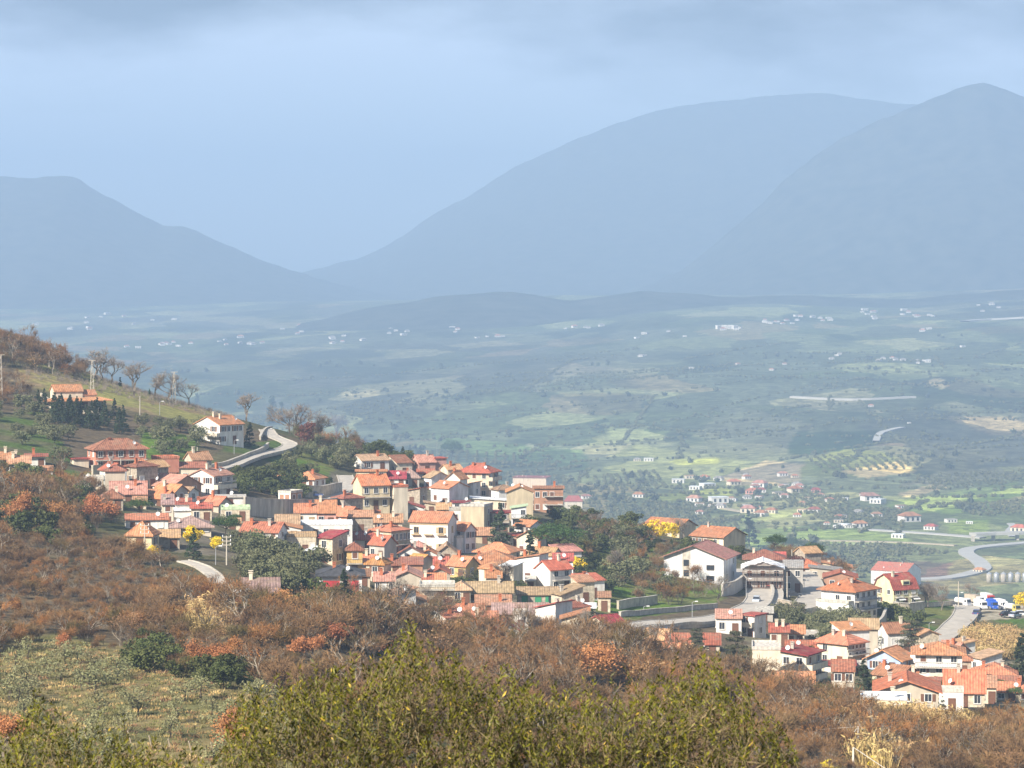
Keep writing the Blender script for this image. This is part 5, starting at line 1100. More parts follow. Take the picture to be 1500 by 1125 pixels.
for (x, y, t_, l, wd) in [(661,688,642,'ragged two-stemmed pine behind pink hilltop house',0.75), (818,826,762,'very large umbrella pine below the hilltop village',1.35), (205,768,728,'round umbrella pine above the white workshop',1.05), (1190,832,792,'dark stone pine behind side street',0.9), (1135,818,780,'dark broad tree behind brown hip roof',0.9), (1160,822,785,'bushy pine behind scaffolded building',1.0), (330,800,752,'dark pine in front of beige stone block',1.0),
        (372,812,780,'dark round pine beside white house with red brown windows',1.0), (345,770,752,'small pine behind long orange roof',1.1), (1488,1030,1005,'round green tree before the ochre house',1.1), (1195,1045,998,'dark pine beside small white gabled house',1.2)]:
    plant_px('pine', x, y, t_, l, None, wd)
for (x, y, t_, l, wd) in [(1335,962,905,'brownish cedar with drooping layers above sky blue house',0.95), (1020,968,918,'dark dense cedar left of tall grey conifer',0.85), (1076,995,920,'tall greyish cedar in front of white box house',0.8), (760,800,760,'dark cedar below ochre gable',0.7), (856,800,765,'layered dark cedar right of large umbrella pine',0.8)]:
    plant_px('cedar', x, y, t_, l, None, wd)
for (x, y, t_, l, wd) in [(962,792,762,'biggest bright yellow mimosa before yellow house',1.3), (985,790,766,'yellow mimosa touching the yellow house wall',0.9), (845,842,814,'bright yellow mimosa behind red roofed balconied house',1.0), (280,800,770,'yellow mimosa in front of dusty mauve roof',1.1), (317,806,786,'yellow mimosa below dark pine by the lane lamp',0.9), (225,814,798,'low yellow mimosa beside yellow cottage',1.0), (437,826,808,'yellow mimosa under brick lean-to',1.1),
        (352,806,788,'thin yellow mimosa left of white house with red brown windows',0.7), (378,812,793,'yellow mimosa spray below white house with balcony',0.6), (1500,892,868,'yellow green shrub at the truck yard edge',1.2), (1285,1128,1108,'golden yellow bush in the dry reeds',1.6), (1218,1130,1112,'small golden bush beside leaning poles',1.4)]:
    plant_px('mimosa', x, y, t_, l, None, wd)
for (x, y, t_, l) in [(648,908,868,'maroon leafed shrub below railed terrace'), (1165,848,812,'reddish brown tree behind head of side street'), (450,655,618,'rusty shrub under skyline grove')]:
    plant_px('maroon', x, y, t_, l)
for (x, y, t_, l, wd) in [(590,926,838,'gnarled bare tree in front of grey gabled house',1.1), (624,905,850,'bare tree with upswept limbs before blank beige gable',0.9), (848,945,880,'bare tree with dark forked trunk by the road wall',1.0), (785,946,880,'bare tree beside crumbling white wall house',1.0), (740,866,815,'bare brown tree behind cream tower house',1.1), (680,862,828,'bare garden tree before amber house',1.0), (1003,790,752,'broad bare tree behind yellow school building',1.3),
        (870,775,748,'bare tree on the brow right of rust red hip roof',1.2), (905,850,800,'bare tree on slope above terrace wall',1.0), (1055,884,838,'leafless reddish tree before large white building',1.1), (1225,842,815,'bare tree behind yellow walled house',1.0), (1380,892,848,'bare grey tree behind the truck yard pole',1.2), (1360,890,850,'bare grey tree between pale yellow villa and yard pole',1.1), (1420,884,850,'bare tree behind the white tanks',1.0), (955,960,905,'bare tree behind brown tiled shed',1.0), (910,972,905,'bare tree below cream cottage with crimson roof',1.1), (232,915,884,'dead pale tree with twisted limbs in the scrub',0.9)]:
    plant_px('bare', x, y, t_, l, None, wd)
for (x, y, t_, l, wd) in [(885,1010,945,'largest russet oak glowing orange above the foreground bush',1.15), (915,1012,975,'smaller russet oak beside the largest one',1.0), (142,772,726,'russet oak before brown stone cottage',0.9), (28,770,722,'russet oak in thicket below small terraced house',0.8), (80,775,738,'russet oak sapling in the left thicket',1.0), (152,920,892,'slim russet oak in brown scrub above orchard',0.7), (20,905,880,'low russet oak in scrub far above the orchard',0.9),
        (425,910,866,'russet oak above the small dry clearing',1.0), (357,900,872,'slim orange oak below grey mauve roof',0.7), (300,985,940,'russet oak at the orchard corner',0.9), (350,982,935,'bright orange oak over the orchard corner',0.9), (320,990,950,'low orange oak between orchard corner oaks',1.0), (486,955,915,'russet oak in the wood above the big evergreen bush',1.0), (520,950,912,'twin russet oak in mid wood',0.9), (615,895,868,'small orange oak before crimson house',0.8), (95,960,930,'thin orange oak beside upper orchard',0.8), (455,975,935,'faded russet oak behind the foreground bush',1.0), (840,965,930,'faded russet oak above foreground bush top',0.9), (565,965,930,'faded russet oak in the centre wood',1.0), (335,1110,1040,'rust orange oak between orchard and the big evergreen bush',0.9), (5,1110,1050,'dark rust tree beside the dark bush in the orchard',0.9), (1250,1075,1030,'rusty low tree below the yellow terrace house',1.0)]:
    t = plant_px('oak', x, y, t_-5, l, None, wd*1.2); OAKS.append((t.location.x, t.location.y, t.scale[2]*7.0))
# groups of look-alikes
zone('olive', [(-10,590),(55,595),(120,645),(118,690),(-10,668)], 7.5, 18, 2.6, 4.6, 'olive tree on the slope left of the salmon pink villa', 'olives left of the salmon villa', 1)
zone('cone', [(52,600),(150,603),(190,622),(185,632),(60,625)], 4.2, 26, 5.5, 8.0, 'dark blue green cypress in the hedge below the low cream villa', 'cypress hedge below the cream villa', 2)
zone('olive', [(195,612),(300,630),(290,675),(215,672)], 6.5, 20, 2.6, 4.8, 'olive tree in the green garden terraces below the vineyard', 'garden olives below the vineyard', 3)
zone('olive', [(405,640),(520,655),(520,690),(470,705),(430,690)], 5.5, 30, 3.0, 5.0, 'dark olive tree on grass right of the winding upper road', 'olives right of the upper road', 4)
zone('ever', [(340,690),(430,690),(500,715),(440,735),(350,728)], 5.0, 24, 2.5, 4.6, 'dark bush on the bank between white bungalow and winding road', 'bushes on the road bank', 5)
zone('ever', [(520,655),(610,670),(640,690),(540,690)], 5.0, 22, 2.5, 5.0, 'dark scrub bush on the hilltop behind the village', 'hilltop bushes', 6)
zone('olive', [(325,805),(440,812),(470,850),(430,885),(350,850)], 5.2, 36, 3.0, 5.2, 'grey green olive in the hollow below the grey stone row', 'olives in the hollow', 7)
zone('ever', [(425,850),(465,868),(560,890),(560,915),(450,915)], 5.0, 16, 2.2, 3.8, 'dark evergreen bush around the crimson house', 'bushes around the crimson house', 8)
zone('olive', [(860,790),(930,800),(985,850),(1000,885),(900,885)], 5.5, 34, 3.0, 5.5, 'olive tree on the terraces left of the large white building', 'olives left of the large white building', 9)
zone('ever', [(770,770),(840,757),(940,785),(960,800),(880,815),(790,815)], 4.8, 64, 2.5, 5.0, 'dark bush on the slope below the hill brow', 'bushes below the hill brow', 10)
zone('ever', [(775,790),(835,800),(905,830),(890,880),(850,850),(790,830)], 5.0, 36, 2.0, 4.0, 'dark bush on the bank between umbrella pine and stone tower house', 'bushes below the umbrella pine', 21)
zone('ever', [(990,800),(1080,815),(1075,822),(985,812)], 4.5, 22, 2.2, 3.6, 'clipped dark hedge bush below the yellow school', 'hedge below the yellow school', 11)
zone('olive', [(1135,905),(1210,908),(1280,930),(1275,955),(1150,935)], 5.2, 30, 3.0, 5.2, 'olive tree on the grass below the white apartment house', 'olives below the white apartment house', 12)
zone('ever', [(1255,912),(1305,905),(1380,925),(1350,955),(1280,945)], 6.0, 18, 2.5, 4.5, 'dark shrub on the green bank below the yellow villa', 'shrubs below the yellow villa', 13)
zone('ever', [(1400,925),(1520,925),(1520,975),(1420,960)], 6.0, 20, 1.6, 3.2, 'bush on the bank below the truck yard', 'bushes below the truck yard', 14)
zone('ever', [(-10,700),(120,715),(150,790),(60,800),(-10,780)], 7.5, 26, 3.0, 5.5, 'dark evergreen in the thicket below the terraced house', 'evergreens in the left thicket', 15, 0.7)
zone('orchard', [(-20,985),(90,950),(220,975),(330,1015),(440,1030),(440,1130),(-20,1130)], 7.4, 110, 2.4, 3.6, 'small grey green olive tree in the grassy orchard', 'orchard olives', 16, 0.95)
zone('ever', [(640,835),(770,865),(880,905),(800,915),(660,915)], 9.0, 16, 1.8, 3.2, 'garden shrub squeezed between the old stone houses', 'shrubs between old houses', 17, 0.6)
zone('ever', [(1090,960),(1500,970),(1500,1040),(1090,1035)], 11.0, 20, 1.8, 3.2, 'garden shrub between the lower village houses', 'shrubs in the lower village', 18, 0.6)
zone('ever', [(180,945),(330,985),(420,1005),(420,1030),(200,985)], 4.6, 26, 1.5, 3.2, 'dark evergreen bush on the edge between orchard and wood', 'bushes at the orchard edge', 19)
zone('bare', [(1330,878),(1400,888),(1400,893),(1330,893)], 6.0, 10, 5, 7, 'bare grey tree in the thicket behind the rendered wall', 'bare trees behind the rendered wall', 20)

# ------------------------------------------------------------------ stuff nobody could count, scattered with geometry nodes
def scatter(name, P_, sc_, idx_, protos, tilt=0.12):
    n_ = len(P_); me = bpy.data.meshes.new(name); me.vertices.add(n_); me.vertices.foreach_set('co', np.asarray(P_, np.float32).ravel())
    a = me.attributes.new('size', 'FLOAT_VECTOR', 'POINT'); a.data.foreach_set('vector', np.asarray(sc_, np.float32).ravel())
    rot = np.stack([rng.normal(size=n_)*tilt, rng.normal(size=n_)*tilt, rng.uniform(0, 6.28, n_)], -1)
    a = me.attributes.new('turn', 'FLOAT_VECTOR', 'POINT'); a.data.foreach_set('vector', rot.astype(np.float32).ravel())
    a = me.attributes.new('pick', 'INT', 'POINT'); a.data.foreach_set('value', np.asarray(idx_, np.int32))
    o = ob(name, me); tag(o, None, kind='stuff')
    colp = bpy.data.collections.new(name+'_kinds')
    for i, m in enumerate(protos):
        q = bpy.data.objects.new('%s_kind_%d' % (name, i), m); colp.objects.link(q)
    g = bpy.data.node_groups.new(name, 'GeometryNodeTree')
    g.interface.new_socket('Geometry', in_out='INPUT', socket_type='NodeSocketGeometry'); g.interface.new_socket('Geometry', in_out='OUTPUT', socket_type='NodeSocketGeometry')
    gi = g.nodes.new('NodeGroupInput'); go = g.nodes.new('NodeGroupOutput'); iop = g.nodes.new('GeometryNodeInstanceOnPoints'); ci = g.nodes.new('GeometryNodeCollectionInfo')
    ci.inputs['Collection'].default_value = colp; ci.inputs['Separate Children'].default_value = True; ci.inputs['Reset Children'].default_value = True
    iop.inputs['Pick Instance'].default_value = True
    def at_(nm, ty):
        x = g.nodes.new('GeometryNodeInputNamedAttribute'); x.data_type = ty; x.inputs['Name'].default_value = nm; return x
    s_ = at_('size', 'FLOAT_VECTOR'); t_ = at_('turn', 'FLOAT_VECTOR'); k_ = at_('pick', 'INT'); er = g.nodes.new('FunctionNodeEulerToRotation')
    g.links.new(gi.outputs[0], iop.inputs['Points']); g.links.new(ci.outputs[0], iop.inputs['Instance']); g.links.new(s_.outputs[0], iop.inputs['Scale'])
    g.links.new(t_.outputs[0], er.inputs[0]); g.links.new(er.outputs[0], iop.inputs['Rotation']); g.links.new(k_.outputs[0], iop.inputs['Instance Index']); g.links.new(iop.outputs[0], go.inputs[0])
    md = o.modifiers.new('scatter', 'NODES'); md.node_group = g
    return o
def joined(parts, mats):
    V = []; Fq = []; MI = []; k = 0
    for i, (v, f) in enumerate(parts): V.append(v); Fq.append(f+k); MI += [i]*len(f); k += len(v)
    return npmesh('plant', np.concatenate(V), np.concatenate(Fq), mats, MI)
def ramp_mat(name, cols):
    m = bpy.data.materials.new(name); m.use_nodes = True; n = m.node_tree; b = n.nodes['Principled BSDF']; b.inputs['Roughness'].default_value = 0.95; b.inputs['Specular IOR Level'].default_value = 0.1
    oi = n.nodes.new('ShaderNodeObjectInfo'); r = n.nodes.new('ShaderNodeValToRGB'); e = r.color_ramp.elements
    e[0].color = (*cols[0], 1); e[1].color = (*cols[-1], 1)
    for i, c in enumerate(cols[1:-1]): q = e.new((i+1)/(len(cols)-1)); q.color = (*c, 1)
    n.links.new(oi.outputs['Random'], r.inputs[0])
    tcn = n.nodes.new('ShaderNodeTexCoord'); nz_ = n.nodes.new('ShaderNodeTexNoise'); nz_.inputs['Scale'].default_value = 0.8; mr = n.nodes.new('ShaderNodeMapRange'); mr.inputs[1].default_value = 0.3; mr.inputs[2].default_value = 0.7; mr.inputs[3].default_value = 0.75; mr.inputs[4].default_value = 1.25
    vm_ = n.nodes.new('ShaderNodeVectorMath'); vm_.operation = 'SCALE'
    n.links.new(tcn.outputs['Object'], nz_.inputs['Vector']); n.links.new(nz_.outputs[0], mr.inputs[0]); n.links.new(r.outputs[0], vm_.inputs[0]); n.links.new(mr.outputs[0], vm_.inputs['Scale']); n.links.new(vm_.outputs[0], b.inputs['Base Color'])
    return m
SCRUB = ramp_mat('scrub_twigs', [(0.085,0.05,0.028), (0.23,0.138,0.07), (0.11,0.068,0.036), (0.30,0.175,0.08), (0.155,0.10,0.052), (0.33,0.155,0.055), (0.11,0.085,0.03), (0.26,0.16,0.082)])
STEM = ramp_mat('scrub_stems', [(0.13,0.105,0.085), (0.19,0.16,0.13), (0.10,0.08,0.065)])
sp = []
for s in range(7):
    b1, b2, tips = bare(300+s, 4.6, 5, 2, 0.5, 0.055, 0.30, 0.05, 5, 0.35, (3, 4), 1.0); sp.append(joined([b1, b2], [STEM, SCRUB]))
for s in range(2):
    b1, b2, tips = bare(320+s, 4.4, 4, 2, 0.5, 0.055, 0.30, 0.05, 4, 0.35, (2, 3), 1.0); rs = np.random.default_rng(s); sel = tips[rs.integers(0, len(tips), 260)]+rs.normal(size=(260, 3))*0.2
    sp.append(joined([b1, b2, leaves_to_mesh(sel, 0.11, 0.6)], [STEM, SCRUB, FOL['dry']]))
for s in range(3):
    b1, b2, tips = bare(340+s, 6.5, 1, 4, 0.48, 0.15, 0.28, 0.05, 3, 0.25, (3, 3), 1.0); sp.append(joined([b1, b2], [mat('pale_bark', (0.27, 0.23, 0.18), 0.9, 0.2, 2.0), SCRUB]))
WOOD = [(-40,722),(60,735),(130,770),(180,815),(300,862),(340,905),(440,925),(540,950),(640,968),(760,962),(860,975),(940,985),(1000,1000),(1090,1028),(1180,1052),(1290,1080),(1400,1082),(1520,1075),(1520,1150),(440,1150),(440,1030),(330,1005),(200,960),(90,938),(-40,965)]
q = spots(WOOD, 2.7, 50, 262, 760, m_=0.2, wob=2)
q = [p for p in q if not (inpoly(np.array([750+F*p[0]/p[1]]), np.array([HZ-F*p[2]/p[1]]), [(262,892),(335,895),(335,940),(275,938)])[0])]
_pl = hit(1254, 1118); OAKS.append((_pl.x, _pl.y, 7.0))       # and for the poles in the reeds
qa = np.array(q); OK_ = np.array(OAKS); keep_ = np.ones(len(q), bool)
for (ox_, oy_, h_) in OAKS:      # room for the russet oaks
    dx_ = qa[:, 0]-ox_*qa[:, 1]/oy_; dy_ = oy_-qa[:, 1]
    keep_ &= ~((np.abs(dx_) < 0.45*h_) & (dy_ > -1.5) & (dy_ < 8.0*h_) & (rng.uniform(size=len(q)) < 0.9))
q = [p for p, k_ in zip(q, keep_) if k_]; qa = np.array(q); pat = fbm(qa[:, 0], qa[:, 1], 34, 91, 3); edge = fbm(qa[:, 0], qa[:, 1], 15, 95, 2)
gap = (edge < 0.37) & (rng.uniform(size=len(q)) < 0.85); q = [p for p, k_ in zip(q, ~gap) if k_]; pat = pat[~gap]
S_ = (0.36+np.clip((pat-0.3)*2.2, 0, 0.95))*rng.uniform(0.65, 1.35, len(q)); scatter('scrub', q, np.stack([S_*rng.uniform(0.9, 1.3, len(q)), S_*rng.uniform(0.9, 1.3, len(q)), S_], -1), rng.choice(12, len(q), p=[0.1]*7+[0.06]*2+[0.06]*3), sp)
# taller bare wood on the far left skyline and thin scrub between gardens
q2 = spots([(-60,500),(30,500),(95,535),(70,548),(-60,530)], 4.4, 51, 700, 960)
q2 += spots([(-20,560),(30,575),(60,590),(-20,600)], 4, 52, 700, 960)
q2 += spots([(480,880),(600,905),(720,930),(860,930),(960,950),(1080,1000),(1000,1000),(640,968),(540,950),(440,925)], 5.0, 53, 300, 760, m_=-1)
q2 += spots([(1140,800),(1260,835),(1260,850),(1150,830)], 5, 54, 600, 900)
q2 += spots([(830,750),(950,790),(1060,870),(960,890),(880,850)], 9, 55, 600, 900)
q2 += spots([(420,640),(520,655),(560,680),(430,650)], 6, 56, 700, 960)
q2 += spots([(60,530),(130,550),(120,560),(60,545)], 4, 57, 700, 960)
q2 += spots([(80,690),(180,745),(170,770),(60,720)], 5, 58, 500, 900)
S_ = rng.uniform(0.6, 1.2, len(q2)); S_[:60] *= 1.2
scatter('thicket', q2, np.stack([S_, S_, S_], -1), rng.integers(0, 12, len(q2)), sp)
# dry reeds
rp_ = []
for s in range(3):
    rs = np.random.default_rng(400+s); A = rs.normal(size=(140, 3))*np.array([0.5, 0.5, 0]); B = A*1.6+rs.normal(size=(140, 3))*0.25+np.array([0, 0, 1])*rs.uniform(1.2, 2.6, (140, 1)); C = B+rs.normal(size=(140, 3))*0.3-np.array([0, 0, 0.2])
    v1, f1 = twigs_to_mesh(A, B, 0.12); v2, f2 = twigs_to_mesh(B, C, 0.16); rp_.append(npmesh('reed', np.concatenate([v1, v2]), np.concatenate([f1, f2+len(v1)]), FOL['reed']))
q = spots([(1190,1045),(1260,1062),(1420,1062),(1440,1130),(1270,1130)], 2.2, 60, 300, 700, 0.55)+spots([(1410,935),(1490,935),(1500,962),(1440,972)], 1.8, 61, 500, 800)+spots([(265,895),(330,898),(330,935),(280,935)], 3, 62, 300, 600, 0.5)
S_ = rng.uniform(0.6, 1.4, len(q)); scatter('dry_reeds', q, np.stack([S_, S_, S_], -1), rng.integers(0, 3, len(q)), rp_)
# grass tufts of the orchard and the banks
gp = []
for s in range(3):
    rs = np.random.default_rng(420+s); A = rs.normal(size=(50, 3))*np.array([0.45, 0.45, 0]); B = A*1.3+rs.normal(size=(50, 3))*0.1+np.array([0, 0, 1])*rs.uniform(0.15, 0.5, (50, 1))
    v1, f1 = twigs_to_mesh(A, B, 0.12); gp.append(npmesh('tuft', v1, f1, [FOL['grass'], FOL['dry'], FOL['reed']][s]))
q = spots([(-40,965),(90,935),(330,1000),(440,1030),(440,1150),(-40,1150)], 1.35, 63, 255, 480, 0.8, m_=-1)
S_ = rng.uniform(0.35, 0.9, len(q)); scatter('orchard_grass', q, np.stack([S_, S_, S_], -1), rng.choice(3, len(q), p=[0.62, 0.14, 0.24]), gp)
vp = []
for s in range(2):
    rs = np.random.default_rng(430+s); A = rs.normal(size=(40, 3))*np.array([0.35, 0.35, 0]); B = A*1.1+rs.normal(size=(40, 3))*0.15+np.array([0, 0, 1])*rs.uniform(0.5, 1.3, (40, 1)); v1, f1 = twigs_to_mesh(A, B, 0.06); vp.append(npmesh('vine', v1, f1, TWIG))
VX = []
for (x, y, z) in spots([(25,548),(75,536),(340,606),(335,612),(170,577),(90,560)], 2.4, 64, 760, 940): VX.append((x, y, z))
scatter('vineyard_canes', VX, np.full((len(VX), 3), 0.9), rng.integers(0, 2, len(VX)), vp)
# tree belts, hedges and groves of the valley
bp_ = []
for s in range(4):
    rs = np.random.default_rng(440+s); C = rs.normal(size=(70, 3))*np.array([1.8, 1.8, 1.3])+np.array([0, 0, 3.0]); C[:, 2] = np.maximum(C[:, 2], 0.3)
    v_, f_ = leaves_to_mesh(C, 1.25, 0.8, C-np.array([0, 0, 2.5]), 1.2); bp_.append(npmesh('belt', v_, f_, FOL['belt'] if s < 3 else FOL['olive']))
n_ = 5500; D_ = 1500*(5600/1500)**rng.uniform(0, 1, n_); U_ = rng.uniform(-150, 1650, n_); X_ = (U_-750)/F*D_
mk = fbm(X_, D_*0.5, 120, 77, 4); row_ = np.abs(np.sin((X_*0.25+D_)/55+mk*6)); bare_ = fbm(X_, D_, 500, 78, 2)
silo_ = (X_/D_*F+750 > 1330) & (D_ < 2800) & (D_ > 1350)
ok = ~silo_ & ((mk > 0.62) | ((row_ < 0.10) & (mk > 0.38))) & ((bare_ > 0.36) | (mk > 0.66)); X_, D_ = X_[ok], D_[ok]; Z_ = height(X_, D_)
S_ = rng.uniform(0.5, 1.35, len(X_)); pk_ = rng.choice(4, len(X_), p=[0.27, 0.27, 0.26, 0.2])
gx_, gy_ = [], []
for i in range(270):        # hedgerows and field-edge trees
    d0 = 1700*(5200/1700)**rng.uniform(); u0 = rng.uniform(-100, 1600); x0 = (u0-750)/F*d0; an = rng.normal()*0.35+(1.3 if rng.uniform() < 0.22 else 0.1); ln = rng.uniform(80, 420)*d0/2600; m_ = int(ln/rng.uniform(6, 12))
    tt = np.sort(rng.uniform(0, 1, m_)); A_ = x0+np.cos(an)*ln*tt+rng.normal(size=m_)*2; B_ = d0+np.sin(an)*ln*tt+np.sin(tt*5+i)*8+rng.normal(size=m_)*2
    k_ = ~((A_/B_*F+750 > 1330) & (B_ < 2800)); gx_.append(A_[k_]); gy_.append(B_[k_])
for (poly, sx_, sy_, an_) in [([(870,742),(1040,738),(1060,752),(880,770)], 7, 11, 0.2), ([(1190,745),(1320,748),(1330,764),(1190,760)], 7, 10, -0.1), ([(1190,797),(1330,800),(1400,812),(1260,818)], 6, 9, 0.1), ([(1400,742),(1520,730),(1520,752),(1420,758)], 7, 12, 0.3), ([(1000,755),(1090,760),(1080,775),(960,775)], 7, 11, 0.1),
        ([(860,700),(960,690),(980,715),(880,722)], 9, 14, -0.2), ([(1180,668),(1345,672),(1350,690),(1200,696)], 10, 16, 0.1), ([(1120,725),(1180,715),(1260,742),(1180,745)], 8, 12, 0.2), ([(1330,700),(1500,690),(1500,706),(1380,720)], 10, 15, 0.1), ([(1200,818),(1330,822),(1340,838),(1240,838)], 6, 9, 0.0), ([(700,690),(850,700),(850,725),(760,720)], 9, 14, 0.2), ([(620,660),(760,665),(760,680),(640,676)], 12, 18, 0.1)]:
    pc = [hit(a, b_, 1350) for a, b_ in poly]; x0_, x1_ = min(p.x for p in pc), max(p.x for p in pc); y0_, y1_ = min(p.y for p in pc), max(p.y for p in pc)
    A_, B_ = np.meshgrid(np.arange(x0_, x1_, sx_), np.arange(y0_, y1_, sy_)); A_ = A_.ravel()+B_.ravel()*0.0+rng.normal(size=A_.size)*0.8; B_ = B_.ravel()+(A_-x0_)*an_+rng.normal(size=A_.size)*0.8
    k_ = inpoly(A_, B_, [(p.x, p.y) for p in pc]) & (rng.uniform(size=A_.size) < 0.85); gx_.append(A_[k_]); gy_.append(B_[k_])
gx_ = np.concatenate(gx_); gy_ = np.concatenate(gy_); sg_ = rng.uniform(0.4, 0.7, len(gx_))
X_ = np.concatenate([X_, gx_]); D_ = np.concatenate([D_, gy_]); Z_ = height(X_, D_); S_ = np.concatenate([S_, sg_]); pk_ = np.concatenate([pk_, np.full(len(gx_), 3)])
scatter('valley_trees', np.stack([X_, D_, Z_], -1), np.stack([S_, S_, S_], -1), pk_, bp_)
# ------------------------------------------------------------------ poles, lamps, masts
POLEW = mat('pale_concrete_pole', (0.50, 0.45, 0.37), 0.9, 0.1, 1.0)
WOODP = mat('weathered_wood', (0.33, 0.27, 0.20), 0.9, 0.15, 2.0)
def pole(label, px, py, top, arms=0, mt=POLEW, name='utility_pole', dmin=240):
    p = hit(px, py, dmin); Hm = (py-top)/F*p.y; t = thing(name, label, 'pole', p)
    m = MB(); m.tube((0,0,-0.6), (0,0,Hm), 0.16, 0.10, 6); m.build('shaft', mt, t)
    for k in range(arms):
        z = Hm-0.25-0.75*k; a = MB(); a.box(-0.85, 0.85, -0.08, 0.08, z-0.06, z+0.06); a.build('crossarm', mt, t)
        for x in (-0.75, 0.75):
            i_ = MB(); i_.lathe([(0.05,0),(0.11,0.06),(0.07,0.16),(0.11,0.22),(0.04,0.34)], 6, (x, 0, z+0.06)); i_.build('insulator', WHITE, t)
    return t
def lamp(label, px, py, top, dmin=240, dirx=1):
    p = hit(px, py, dmin); Hm = (py-top)/F*p.y; t = thing('street_lamp', label, 'street lamp', p)
    m = MB(); m.tube((0,0,-0.4), (0,0,Hm*0.93), 0.09, 0.06, 6); m.build('post', METAL, t)
    a = MB(); a.tube((0,0,Hm*0.93), (0.35*dirx,-0.2,Hm), 0.05, 0.05, 5); a.tube((0.35*dirx,-0.2,Hm), (1.0*dirx,-0.4,Hm+0.05), 0.05, 0.05, 5); a.build('arm', METAL, t)
    h_ = MB(); h_.box(0.9*dirx-0.3, 0.9*dirx+0.35, -0.55, -0.25, Hm-0.05, Hm+0.14); h_.build('lamp_head', WHITE, t)
def mast(label, px, py, top, dmin=240):
    p = hit(px, py, dmin); Hm = (py-top)/F*p.y; t = thing('lattice_mast', label, 'mast', p); m = MB(); b_ = 0.55
    for sx in (-1, 1):
        for sy in (-1, 1): m.tube((sx*b_, sy*b_, -0.4), (sx*0.16, sy*0.16, Hm), 0.07, 0.05, 4)
    m.build('leg_frame', POLEW, t)
    br = MB(); n_ = 9
    for k in range(n_):
        z0, z1 = Hm*k/n_, Hm*(k+1)/n_; w0 = b_+(0.16-b_)*k/n_; w1 = b_+(0.16-b_)*(k+1)/n_; sg = 1 if k % 2 else -1
        for sy in (-1, 1): br.tube((sg*w0, sy*w0, z0), (-sg*w1, sy*w1, z1), 0.035, 0.035, 3)
        for sx in (-1, 1): br.tube((sx*w0, sg*w0, z0), (sx*w1, -sg*w1, z1), 0.035, 0.035, 3)
    br.build('bracing', POLEW, t)
    a = MB(); a.box(-1.1, 1.1, -0.06, 0.06, Hm-0.1, Hm+0.02); a.build('crossarm', POLEW, t)
mast('pale lattice mast rising from the vineyard beside leaning bare tree', 135, 572, 528)
mast('pale lattice mast in front of the straight dark bare tree', 255, 592, 545)
mast('tall rusty lattice mast below the dark skyline wood', 1, 592, 520)
pole('thin pole on the scrubby slope above the vineyard', 72, 538, 515)
pole('pale pole standing on the vineyard slope', 205, 612, 580)
pole('pole with three crossarms in front of yellow ochre cottage', 212, 808, 768, 3)
pole('pole with three crossarms beside the lower left lane', 332, 828, 785, 3)
pole('low twin pole frame in dry grass below the thicket', 127, 788, 770, 1)
pole('bare concrete pole in garden below white and blue farmhouse', 280, 690, 660)
pole('second concrete pole in garden below white and blue farmhouse', 289, 684, 655)
pole('concrete pole at the wall under the salmon villa', 177, 712, 672)
pole('concrete pole by the large white modern building', 1048, 812, 797)
pole('tall grey pole before the concrete annex', 1153, 880, 838)
pole('tall buff pole at the head of the truck yard road', 1404, 890, 852)
pole('thin pole behind hilltop conifers', 640, 684, 645)
pole('stout post on the brow right of side street', 1160, 838, 805)
PALEP = mat('bleached_wood', (0.62, 0.58, 0.52), 0.9, 0.1, 2.0)
p1 = pole('leaning wooden pole frame in the dry reeds', 1257, 1115, 1064, 0, PALEP); 
p2 = pole('short wooden pole left of the pole frame in the reeds', 1250, 1128, 1096, 0, PALEP)
q = hit(1257, 1115); Hm = 51/F*q.y
wr = MB(); wr.tube((0,0,Hm-0.1), (-3.2,-1.0,0.6), 0.05, 0.05, 4); wr.build('stay', PALEP, p1); wr = MB(); wr.tube((0,0,Hm-0.05), (-5.0,0.5,Hm-0.5), 0.03, 0.03, 4); wr.build('wire', POLEW, p1)
wr = MB(); wr.tube((0,0,2.7), (4.0,-2.0,0.2), 0.04, 0.04, 4); wr.build('stay', PALEP, p2)
for i, (x, y, t_) in enumerate([(234,608,588),(343,666,645),(254,700,668),(180,716,690),(316,828,800),(393,640,628)]): lamp(['street lamp bending over the vineyard lane','street lamp on the upper road retaining wall','green street lamp beside faded pink barn roof','street lamp on the wall under the salmon villa','street lamp next to the three armed pole on the lower lane','street lamp at the upper road bend'][i], x, y, t_)
for i, (x, y, t_) in enumerate([(943,900,888),(1014,906,881),(1093,876,848),(937,812,801),(862,800,789),(1361,945,912),(1337,952,925),(1291,962,935),(1404,880,868),(1178,870,850)]):
    lamp(['street lamp on the grass above the pale road wall','street lamp on the pale road wall','street lamp at the retaining wall below large white building','street lamp beside the orange excavator','street lamp on lane beside large umbrella pine','tall street lamp on green bank above white villa','short street lamp on green bank left of the tall one','street lamp left of brownish cedar','street lamp behind the yard pole','street lamp along the side street'][i], x, y, t_)
